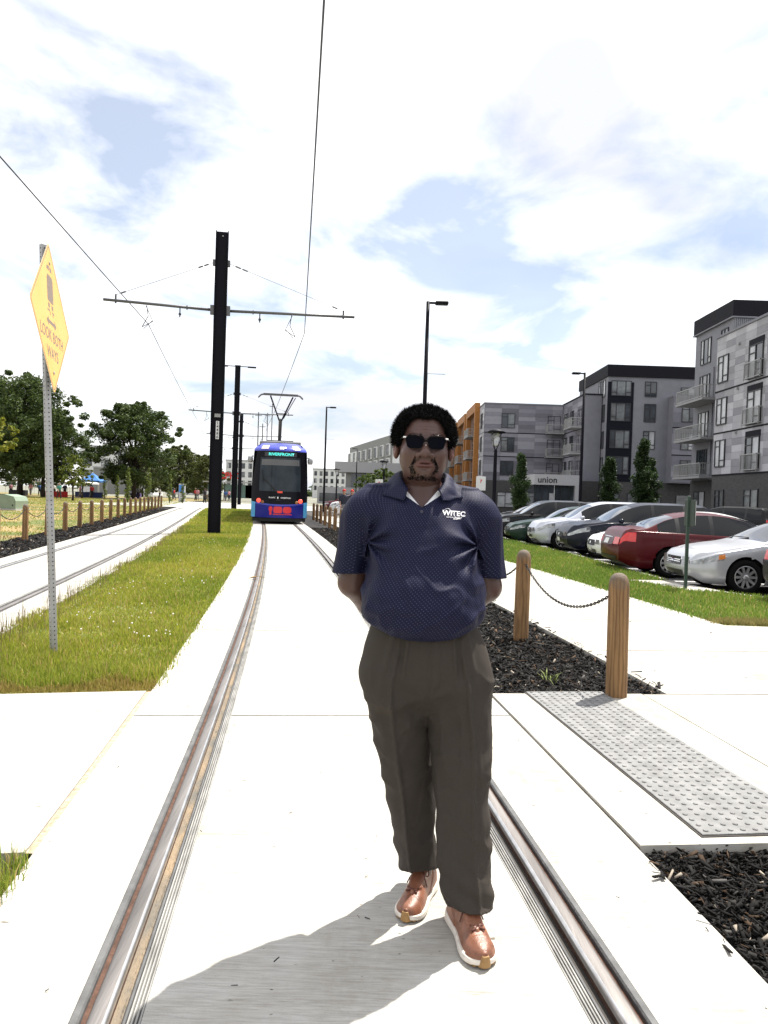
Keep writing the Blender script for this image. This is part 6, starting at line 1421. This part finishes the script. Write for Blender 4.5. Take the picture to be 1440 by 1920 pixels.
# entrance canopy
en = thing('entrance_canopy', 'white framed entrance lobby with the word union on its header', 'canopy', (0,0,0)); F = FM((17.1,88.2,-.12), (1,0))
fbox(en, F, 0, 5.2, -6, 0, 3.55, 4.75, M_HG2, 'header'); fbox(en, F, 4.7, 5.2, -6, -.01, 0, 3.55, M_HG2, 'pier'); fbox(en, F, .1, 5.0, -6, -.6, 0, 3.55, M_PD, 'lobby_glass')
for s in (.2,1.0,1.8,2.4,3.2,4.1,4.9): fbox(en, F, s, s+.07, -.6, -.52, 0, 3.55, M_WHW if s in (2.4,) else M_WFR, 'mullion')
fbox(en, F, 1.85, 2.35, -.59, -.54, .1, 2.6, M_PL, 'door')
me = text_mesh('union', 1.0, bold=.02)
for v in me.vertices: v.co = F @ Vector((v.co.x+1.5, .02, v.co.y+4.1))
link('lettering', me, en, M_WFR)
# ---- hotel beyond, far white blocks
ht = thing('hotel', 'grey and white hotel with long canopy left of the head of the man', 'building', (0,0,0)); F = FM((-9.6,204,-.12), (12.6,-56))
fbox(ht, F, 0, 57.4, -18, 0, 0, 14.2, M_HGR, 'wall'); fbox(ht, F, 0, 13, .0, .5, 0, 12.6, M_WHW, 'white_bay'); fbox(ht, F, 52, 57.3, .0, .5, 0, 12.6, M_WHW, 'white_bay')
for r in range(3):
    for c in range(9):
        s = 3.2+c*6.2; fbox(ht, F, s-1.5, s+1.9, .02, .3 if c > 1 else .54, 4.0+r*3.0, 6.5+r*3.0, M_WHW, 'window_surround'); win(ht, F @ Matrix.Translation((0,.3 if c > 1 else .54,0)), s, 4.1+r*3.0, 2.0, 2.2, 2, .1)
F = FM((-9.2,140,-.12), (1,0)); fbox(ht, F, 0, 15, -9, 0, 5.8, 7.7, M_HG2, 'porte_cochere'); fbox(ht, F, 2.0, 15, -9, -.8, 0, 5.8, M_HGR, 'podium'); fbox(ht, F, 3.0, 8, -.8,-.7, 3.2, 5.6, M_PD, 'podium_glass'); fbox(ht, F, -3, 4.5, -8, .6, 0, 3.0, M_HG2, 'low_wing'); fbox(ht, F, -2.6, 4.2, .6, .66, .4, 1.9, M_PD, 'low_window')
for s in (5,6.2,9,10.5,12): win(ht, F @ Matrix.Translation((0,-.8,0)), s, .2, 1.0, 2.6, 1, .1)
def far_block(x0, x1, y, h, rows, cols, label, m=M_WHW, z0=0.0):
    t = thing('distant_building', label, 'building', (0,0,0)); F = FM((x0,y,-.12), (1,0)); fbox(t, F, 0, x1-x0, -14, 0, 0, h, m, 'wall'); fbox(t, F, -.2, x1-x0+.2, -14.2, .2, h, h+.5, M_HG2, 'parapet')
    for r in range(rows):
        for c in range(cols): w = (x1-x0)/cols; win(t, F, w*(c+.5), h-2.6-r*3.1, min(2.2,w*.5), 1.9, 2, .1)
    return t
far_block(-31,-14.5,330,12.2,3,7,'far white block with two window rows right of the streetcar')
far_block(-92,-72,232,13.6,4,4,'far white building with square windows between the two big trees')
far_block(-74,-58.5,262,12.0,3,4,'far white building end showing above the small trees')
far_block(-57,-47,275,12.5,3,4,'far white building in the gap between the black poles and the streetcar')
t = thing('grey_pavilion', 'plain grey low building behind the blue tent', 'building', (0,0,0)); F = FM((-72,190,-.12), (1,0)); fbox(t, F, 0, 11, -8, 0, 0, 6.4, M_HGR, 'wall'); fbox(t, F, 11, 15, -8, .5, 0, 7.2, M_WHW, 'white_wing'); fbox(t, F, -.2, 11.2, -8, .2, 6.4, 6.7, M_HG2, 'roof_edge')
# ================================================================ trees
M_BARK = mat('bark', (0.035,0.026,0.020), .95, var=.3, vscale=12, bump=.8, bscale=25)
M_LEAF = attr_mat('leaf', 0.55, 0.3, 0.28)
def crown_mesh(name, clumps, per, leaf, cols, seed, flat=.7):
    r = np.random.default_rng(seed); V = []; Cc = []
    c = np.repeat(np.array([k[:3] for k in clumps]), per, 0); rad_ = np.repeat(np.array([k[3] for k in clumps]), per); n = len(c)
    d = r.normal(0,1,(n,3)); d /= np.linalg.norm(d,axis=1)[:,None]; rr = rad_*r.random(n)**(1/2.2); p = c+d*rr[:,None]*np.array((1,1,flat))
    a = r.normal(0,1,(n,3)); a[:,2] *= .6; a /= np.linalg.norm(a,axis=1)[:,None]; b = np.cross(a, r.normal(0,1,(n,3))); b /= np.linalg.norm(b,axis=1)[:,None]; s = leaf*r.uniform(.6,1.5,n)[:,None]
    V = np.stack([p-a*s, p-b*s*.45, p+a*s, p+b*s*.45], 1).reshape(-1,3); F = np.arange(4*n).reshape(-1,4)
    t = np.clip(r.normal(.45,.28,n),0,1)[:,None]; col = np.array(cols[0])*(1-t)+np.array(cols[1])*t
    return npmesh(name, V, F, cols=col)
def big_tree(h, R, seed, cols=((.026,.050,.015),(.105,.145,.036)), nclump=170, per=200, leaf=.165, base=.20, flat=.75, spread=1.0):
    r = random.Random(seed); tr_ = MB(); tr_.tube([(0,0,-.1),(.05,0,h*.12),(.0,.05,h*.28),(.1,0,h*.62)], [h*.028,h*.021,h*.018,h*.006], 10); cl = []
    for k in range(nclump):
        th = r.uniform(0,2*PI); ph = r.random()**.9; env = R*(math.sin(PI*(.16+.80*ph)))**.6*(1+.16*math.sin(3*th+seed)+.08*math.sin(7*ph*3+th*2)); rr = env*r.random()**.42*.93; z = h*(base+(.95-base)*ph)+.25*rr*math.sin(th*2)*.2; x, y = rr*math.cos(th), rr*math.sin(th); cl.append((x,y,z,r.uniform(.13,.22)*R))
        if k % 5 == 0: z0 = h*r.uniform(.14,.45); tr_.tube([(0,0,z0),(x*.45,y*.45,z0+(z-z0)*.6),(x*.9,y*.9,z)], [h*.008,h*.005,h*.0015], 5)
    for k in range(46):      # loose sprays at the outline
        th = r.uniform(0,2*PI); ph = r.random(); env = R*(math.sin(PI*(.16+.80*ph)))**.6*(1+.16*math.sin(3*th+seed)); z = h*(base+(1.0-base)*ph); rr = env*1.04; cl.append((rr*math.cos(th),rr*math.sin(th),z,R*r.uniform(.05,.10)))
    for k in range(8): cl.append((r.uniform(-.3,.3)*R,r.uniform(-.3,.3)*R,h*r.uniform(.95,1.02),R*.07))
    tm = tr_.mesh('trunk', True); tm.materials.append(M_BARK); cm_ = crown_mesh('crown', cl, per, leaf, cols, seed, flat); cm_.materials.append(M_LEAF); return tm, cm_
def plant(name, meshes, loc, rz, sc, label, cat='tree', group=None):
    t = thing(name, label, cat, loc, rz, group); t.scale = (sc,sc,sc) if isinstance(sc,(int,float)) else sc; link('trunk', meshes[0], t); link('crown', meshes[1], t); return t
TA, TB, TC = big_tree(15.2,7.2,3), big_tree(13.2,6.1,8,base=.17), big_tree(8.5,4.2,12,((.035,.056,.014),(.14,.15,.035)),90,120,.17,base=.12)
plant('park_tree', TA, (-46,97,0), .4, 1.0, 'large dark green tree filling the left edge behind the sign', group='trees in the park')
plant('park_tree', TB, (-42.6,96,0), 2.1, .84, 'dark green tree just right of the sign post, next to the largest', group='trees in the park')
plant('park_tree', TB, (-56,110,0), 4.1, 1.15, 'dark tree at the far left, behind the largest one', group='trees in the park')
plant('park_tree', TB, (-35.2,108,0), .0, 1.0, 'full rounded dark tree standing alone between the sign and the black pole', group='trees in the park')
for i, (x, y, s, lb) in enumerate(((-40,150,1.15,'light green tree right behind the lone rounded tree'),(-37,158,1.0,'yellowish tree in the group left of the black pole'),(-32.5,140,.85,'small yellow-green tree nearest the black pole'),(-45,165,1.1,'tree at the back of the group left of the black pole'),(-44,140,.8,'low tree in shade of the lone rounded tree'))): plant('small_park_tree', TC, (x,y,0), i*1.3, s, lb, group='small trees behind the bollards')
YT = big_tree(5.5,1.7,31,((.12,.16,.02),(.34,.34,.05)),34,60,.10,base=.55); plant('lime_tree', YT, (-22.3,42,0), 0, 1.0, 'bright lime green young tree poking in at the left edge')
YB = big_tree(4.6,1.2,33,((.09,.13,.02),(.22,.25,.04)),24,60,.10,base=.35); plant('young_tree', YB, (-38.5,98,0), 0, 1.0, 'young lime green tree beside the blue tent')
plant('young_tree', YB, (-32.4,80,0), 1, 1.0, 'young tree just right of the sign post above the bollards')
def column_tree(h, R, seed, cols, n=46, per=60, leaf=.10):
    r = random.Random(seed); cl = []
    for k in range(n): ph = (k+.5)/n; th = r.uniform(0,6.28); rr = R*(math.sin(PI*(.10+.86*ph)**.9))**.7*r.uniform(.1,.8); cl.append((rr*math.cos(th),rr*math.sin(th),h*(.07+.90*ph),R*.42*(1.12-.55*ph)))
    tm = MB().tube([(0,0,-.1),(0,0,h*.8)], [h*.018,h*.005], 8).mesh('trunk', True); tm.materials.append(M_BARK); cm_ = crown_mesh('crown', cl, per, leaf, cols, seed, 1.2); cm_.materials.append(M_LEAF); return tm, cm_
CT = column_tree(6.2,1.12,4,((.014,.032,.010),(.045,.080,.018)),80,110,.105); CS_ = column_tree(3.4,.42,6,((.07,.11,.02),(.18,.21,.04)),26,40,.075)
for i, (x, y, s, lb) in enumerate(((13.3,76,1.0,'narrow conical green tree left of the entrance lobby'),(20.4,70,.93,'narrow green tree below the black window bay'),(23.8,71,1.22,'tallest narrow green tree before the grey block'),(25.0,72.5,.95,'narrow tree tucked right of the tallest one'))): plant('columnar_tree', CT, (x,y,0), i*1.1, s, lb, group='columnar trees by the apartments')
for i, (x, y, s) in enumerate(((-26,78,1.05),(-25.2,82,1.1),(-24,86,.95),(-33,95,.9),(-36,99,.9),(-22,84,.85))): plant('sapling', CS_, (x,y,0), i*.9, s, ['slim green sapling left of the lone rounded tree','slim green sapling right of the trunk of the lone tree','slim sapling between far bollards and shade','slim sapling left of the lone tree, near the tent','slim sapling nearest the blue tent','short sapling above the last far bollards'][i], 'sapling', 'slim saplings on the lawn')
GK = big_tree(4.6,1.5,41,((.05,.09,.02),(.16,.21,.05)),22,60,.13,base=.2); plant('young_tree', GK, (-.2,60,0), 0, .78, 'young light green tree at the shoulder left of the man'); plant('young_tree', GK, (-1.5,66,0), 2, .72, 'young light green tree left of the shoulder, before the hotel')
# far wooded horizon
cl = []; r = random.Random(9)
for i in range(420): x = r.uniform(-420,420); cl.append((x, 470+r.uniform(-20,40), r.uniform(1,8)*(1+.35*math.sin(x*.021)), r.uniform(3,6)))
o = link('distant_woods', crown_mesh('distant_woods', cl, 34, 1.5, ((.03,.05,.02),(.09,.12,.05)), 5), None, M_LEAF); tag(o, 'low line of far woods along the horizon', 'trees', kind='stuff')
# weeds in the mulch and stray leaves on the rail
wd = MB(); r = random.Random(2)
for k in range(26):
    a = r.uniform(0,6.28); l = r.uniform(.05,.13); c = Vector((1.44+r.gauss(0,.03),6.35+r.gauss(0,.05),-.02)); d = Vector((math.cos(a),math.sin(a),0)); w_ = d.cross(Vector((0,0,1)))*.006; t_ = c+d*l*.7+Vector((0,0,l*.8)); m_ = c+d*l*.35+Vector((0,0,l*.55)); wd.add([c-w_*.5,c+w_*.5,m_+w_,m_-w_,t_],[(0,1,2,3),(3,2,4)])
tag(wd.build('weed', mat('weed_leaf', (.16,.20,.05), .7), None), 'small weed growing in the mulch by the nearest bollard', 'weed')
lf = thing('dry_leaf', 'dry brown leaf curled on the left rail', 'leaf', (-2.18,13.0,.01)); MB().add([(-.09,-.03,0),(0,-.05,.03),(.10,-.01,.045),(.02,.05,.01),(0,0,.04)],[(0,1,4),(1,2,4),(2,3,4),(3,0,4)]).build('blade', mat('dry_leaf', (.26,.15,.05), .8), lf); MB().tube([(.09,-.01,.045),(.20,0,.02)], .004, 5).build('stalk', mat('dry_leaf', (.26,.15,.05), .8), lf)
# ================================================================ utility box, park tents, tables
M_UT = mat('utility_green', (0.22,0.29,0.21), .5, var=.06, vscale=3)
ub = thing('utility_box', 'pale green metal utility box on the lawn at the left edge', 'utility box', (-21.6,44.5,-.03), rad(-12))
MB().prism([(-.75,0),(.75,0),(.75,.55),(.62,.80),(.0,.92),(-.45,.86),(-.75,.55)], -.55, .55, Matrix.Rotation(PI/2,4,'X')).build('cabinet', M_UT, ub); MB().box((0,0,.05),(1.62,1.22,.10)).build('plinth', mat('plinth', (.42,.43,.40), .7), ub); MB().box((.2,-.56,.42),(.9,.03,.6), bev=.01).build('door', M_UT, ub); MB().box((.58,-.585,.30),(.06,.03,.10)).build('padlock', M_BLKP, ub)
def tent(loc, w, h, m, label, rz=0):
    t = thing('market_tent', label, 'tent', loc, rz); e = h*.68; k = w/2
    MB().add([(-k,-k,e),(k,-k,e),(k,k,e),(-k,k,e),(0,0,h),(-k*.5,-k*.5,e+(h-e)*.40),(k*.5,-k*.5,e+(h-e)*.40),(k*.5,k*.5,e+(h-e)*.40),(-k*.5,k*.5,e+(h-e)*.40)],[(0,1,6,5),(1,2,7,6),(2,3,8,7),(3,0,5,8),(5,6,4),(6,7,4),(7,8,4),(8,5,4)]).build('canopy', m, t)
    for a, b in (((-k,-k),(k,-k)),((k,-k),(k,k)),((k,k),(-k,k)),((-k,k),(-k,-k))): MB().add([(*a,e),(*b,e),(*b,e-.22),(*a,e-.22)],[(0,1,2,3)]).build('valance', m, t)
    for sx in (-1,1):
        for sy in (-1,1): MB().box((sx*(k-.03),sy*(k-.03),e/2),(.05,.05,e)).build('leg', mat('tent_leg', (.6,.6,.6), .4), t)
M_TB = mat('tent_blue', (.03,.17,.50), .6); M_TW = mat('tent_white', (.72,.72,.72), .6)
tent((-42.5,112,0), 3.1, 3.5, M_TB, 'blue pop-up tent in the park left of the lone tree')
for i, (x, y, w) in enumerate(((-51,112,4.5),(-56,116,4.5),(-47,118,4.5),(-61,114,4.5),(-50.5,125,6))): tent((x,y,0), w, 3.1, M_TW, ['white tent under the largest tree','white tent farther left under the trees','white tent between the sign post and the blue tent','white tent at the far left edge of the park','large white tent behind the others'][i])
def table(loc, w, m, label, rz=0):
    t = thing('cloth_table', label, 'table', loc, rz); MB().box((0,0,.74),(w,.76,.04)).build('top', m, t); MB().prism([(-w/2-.02,-.40),(w/2+.02,-.40),(w/2+.02,.40),(-w/2-.02,.40)], .02, .735).build('cloth', m, t)
M_TR = mat('cloth_red', (.50,.012,.015), .7); M_TN = mat('cloth_navy', (.015,.03,.12), .7); M_TP = mat('cloth_purple', (.06,.03,.16), .7)
for (x, y, w, m, lb) in ((-52.5,100,2.4,M_TR,'red covered table left of the sign post under the big tree'),(-44.0,102,2.0,M_TR,'red covered table right of the sign post'),(-42.6,101.5,1.3,M_TR,'short red covered table beside a longer red one'),(-42.3,108,1.9,M_TN,'navy covered table under the blue tent'),(-40.0,107,1.4,M_TN,'navy covered table at the right edge of the blue tent'),(-36.5,112,2.0,M_TP,'purple covered table left of the lone tree trunk'),(-49,103,2.2,mat('cloth_black',(.01,.01,.012),.7),'black covered table below the big trees')): table((x,y,-.03), w, m, lb, random.uniform(-.2,.2))
# ================================================================ distant people (one body mesh each, clothes as parts)
def figure(pose):
    a = .22 if pose == 1 else .07; sw = .16 if pose == 1 else .05
    def limbs(P, g=0.0, part='body'):
        d = ell(P, (0,0,1.64), (.085+g,.105+g,.125+g)) if part == 'body' else None
        def U(x): 
            nonlocal d; d = x if d is None else smin(d, x, .03)
        if part in ('body','shirt'):
            U(loft(P, [(.92,0,0,.155+g,.105+g),(1.1,0,0,.165+g,.115+g),(1.32,0,0,.195+g,.12+g),(1.44,0,0,.15+g,.09+g),(1.50,0,0,.06+g,.06+g)]))
            for s in (-1,1):
                U(cone(P, (s*.19,0,1.40), (s*.245,.02+s*sw*.3,1.14), .058+g, .046+g))
                if part == 'body': U(cone(P, (s*.245,.02+s*sw*.3,1.14), (s*.24,-.08+s*sw,.90), .043, .032)); U(ell(P, (s*.24,-.10+s*sw,.83), (.03,.045,.08)))
        if part == 'body': U(cone(P, (0,.01,1.45), (0,0,1.58), .055, .055))
        if part in ('body','trousers'):
            if part == 'trousers': U(loft(P, [(.80,0,0,.165+g,.11+g),(.95,0,0,.165+g,.112+g),(1.0,0,0,.16+g,.11+g)]))
            for s in (-1,1): U(cone(P, (s*.09,0,.90), (s*.10,-s*a*.6,.48), .09+g, .062+g)); U(cone(P, (s*.10,-s*a*.6,.48), (s*.10,s*a*-.9+(.06 if s*a < 0 else 0),.08), .062+g, .045+g))
        if part == 'body': 
            for s in (-1,1): U(ell(P, (s*.10,-s*a*.9-.05,.05), (.045,.12,.05)))
        return d
    lo, hi = (-.36,-.36,-.02), (.36,.36,1.80); out = {}
    for part, g in (('body',0),('shirt',.014),('trousers',.012)): V, F = nets(lambda P: limbs(P, g, part), lo, hi, .03); out[part] = npmesh(part, V, F, True); 
    V, F = nets(lambda P: np.maximum(ell(P, (0,.015,1.675), (.098,.118,.118)), -(P[2]-1.64+.35*(P[1]+.0))), (-.13,-.14,1.5), (.13,.16,1.82), .02); out['hair'] = npmesh('hair', V, F, True)
    for k in out: out[k].materials.append(M_SKIN)
    return out
FIG = [figure(0), figure(1)]
SK = [M_SKIN, mat('skin_light', (.42,.24,.17), .6), mat('skin_mid', (.24,.13,.085), .6)]
CLO = {k: mat('cloth_'+k+'_c', c, .8) for k, c in dict(navy=(.015,.018,.035), black=(.01,.01,.012), white=(.65,.65,.65), red=(.50,.03,.025), grey=(.16,.16,.17), blue=(.05,.12,.32), khaki=(.22,.17,.11), pink=(.5,.22,.25), green=(.04,.20,.16)).items()}
def person(loc, rz, fig, skin, shirt, trous, hair, label, group=None, sc=1.0):
    t = thing('person', label, 'person', loc, rz, group); t.scale = (sc,)*3
    for part, m in (('body',SK[skin]),('shirt',CLO[shirt]),('trousers',CLO[trous]),('hair',CLO[hair])):
        o = link(part, FIG[fig][part], t); o.material_slots[0].link = 'OBJECT'; o.material_slots[0].material = m
    return t
p_ = person((-2.12,40.5,.01), .3, 1, 1, 'navy', 'grey', 'red', 'person in dark shirt and red cap walking beside the bollards with a white bag', 'walkers on the right sidewalk')
bg = thing('shopping_bag', 'white bag carried by the walker in the red cap', 'bag', (-2.42,40.4,.52)); MB().box((0,0,.16),(.26,.12,.34), bev=.03).build('sack', mat('bag_white', (.7,.7,.7), .6), bg); MB().tube([(-.08,0,.33),(-.05,0,.47),(.05,0,.47),(.08,0,.33)], .012, 5).build('handle', mat('bag_white', (.7,.7,.7), .6), bg)
person((-1.75,41.6,.01), .1, 1, 1, 'black', 'black', 'red', 'person in black with a red hat just behind the walker with the bag', 'walkers on the right sidewalk'); person((-.95,43.0,.01), -.2, 0, 2, 'black', 'black', 'white', 'person in black with a white cap at the shoulder of the man', 'walkers on the right sidewalk')
rr_ = random.Random(21); names = list(CLO)
spots = [(-41.9,106),(-40.6,106.4),(-45.2,104),(-43.4,104.5),(-47.5,106),(-50.5,104),(-53.5,104),(-55.5,108),(-39.3,103.5),(-30.6,112),(-29.9,113),(-29.0,111),(-28.0,114),(-27.2,112),(-26.3,113),(-25.6,111),(-24.6,112),(-24.0,110),(-23.2,112.5),(-22.4,111),(-31.3,114),(-33.0,113),(-36.2,108),(-35.2,110),(-46.3,108),(-49.2,107)]
spots.sort(key=lambda q: q[0]/q[1]); cnt_ = {}
for i, (x, y) in enumerate(spots):
    near = 'by the tents on the left' if x < -34 else 'in the crowd behind the far bollards'
    cnt_[near] = cnt_.get(near,-1)+1
    sh, tr2 = rr_.choice(['white','navy','black','white','grey','blue','pink','red']), rr_.choice(['black','navy','khaki','grey'])
    person((x,y,0), rr_.uniform(0,6), rr_.choice([0,1]), rr_.choice([0,1,2]), sh, tr2, rr_.choice(['black','khaki','black']), f'{ORD[cnt_[near]]} person from the left {near}, in {sh} top', 'people in the park', rr_.uniform(.92,1.04))
person((-20.3,92,0), 2.5, 0, 1, 'red', 'black', 'black', 'person in red shirt standing at the far end of the bollards'); person((-21.6,92.5,0), 1.0, 0, 0, 'black', 'black', 'black', 'person in black standing left of the one in red')
person((-35.5,84,0), 1.0, 1, 1, 'green', 'black', 'khaki', 'person in green bending by the red tables')
# bus shelter and small far tram at the end of the street
bs = thing('tram_shelter', 'far glass tram shelter with red lettering beyond the median', 'shelter', (-25.5,128,0)); MB().box((0,0,3.0),(9,2.5,.18)).build('roof', M_HG2, bs)
for x in (-4.2,-1.4,1.4,4.2): MB().box((x,1,1.5),(.12,.12,3.0)).build('post', M_ARM, bs); MB().box((x+1.2 if x < 4 else x-.9,1.1,1.5),(2.3,.04,2.2)).build('panel', mat('shelter_glass', (.16,.30,.28), .1, spec=.6), bs)
me = text_mesh('CPKC', 1.5, bold=.04); 
for v in me.vertices: v.co = Vector((v.co.x, -1.3, v.co.y+4.0))
link('lettering', me, bs, M_RED)
ks = thing('ticket_kiosk', 'slim blue and grey kiosk at the far end of the left track', 'kiosk', (-24.2,92,0)); MB().box((0,0,1.1),(.7,.5,2.2), bev=.03).build('cabinet', M_HG2, ks); MB().box((0,-.26,1.6),(.6,.03,.9)).build('screen', M_TB, ks)
def parking_sign(x, y, h, label):
    t = thing('parking_sign', label, 'sign', (x,y,0)); MB().box((0,0,h/2),(.06,.06,h)).build('post', M_GALV, t); MB().box((0,-.04,h-.35),(.46,.02,.66), bev=.005).build('plate', mat('sign_white', (.7,.7,.7), .5), t)
    me = text_mesh('7', .2, bold=.01)
    for v in me.vertices: v.co = Vector((v.co.x, -.053, v.co.y+h-.25))
    link('symbol', me, t, M_RED)
parking_sign(-.35,46,2.5,'small white parking sign behind the walkers'); parking_sign(4.6,37,2.6,'small white parking sign above the right shoulder of the man')
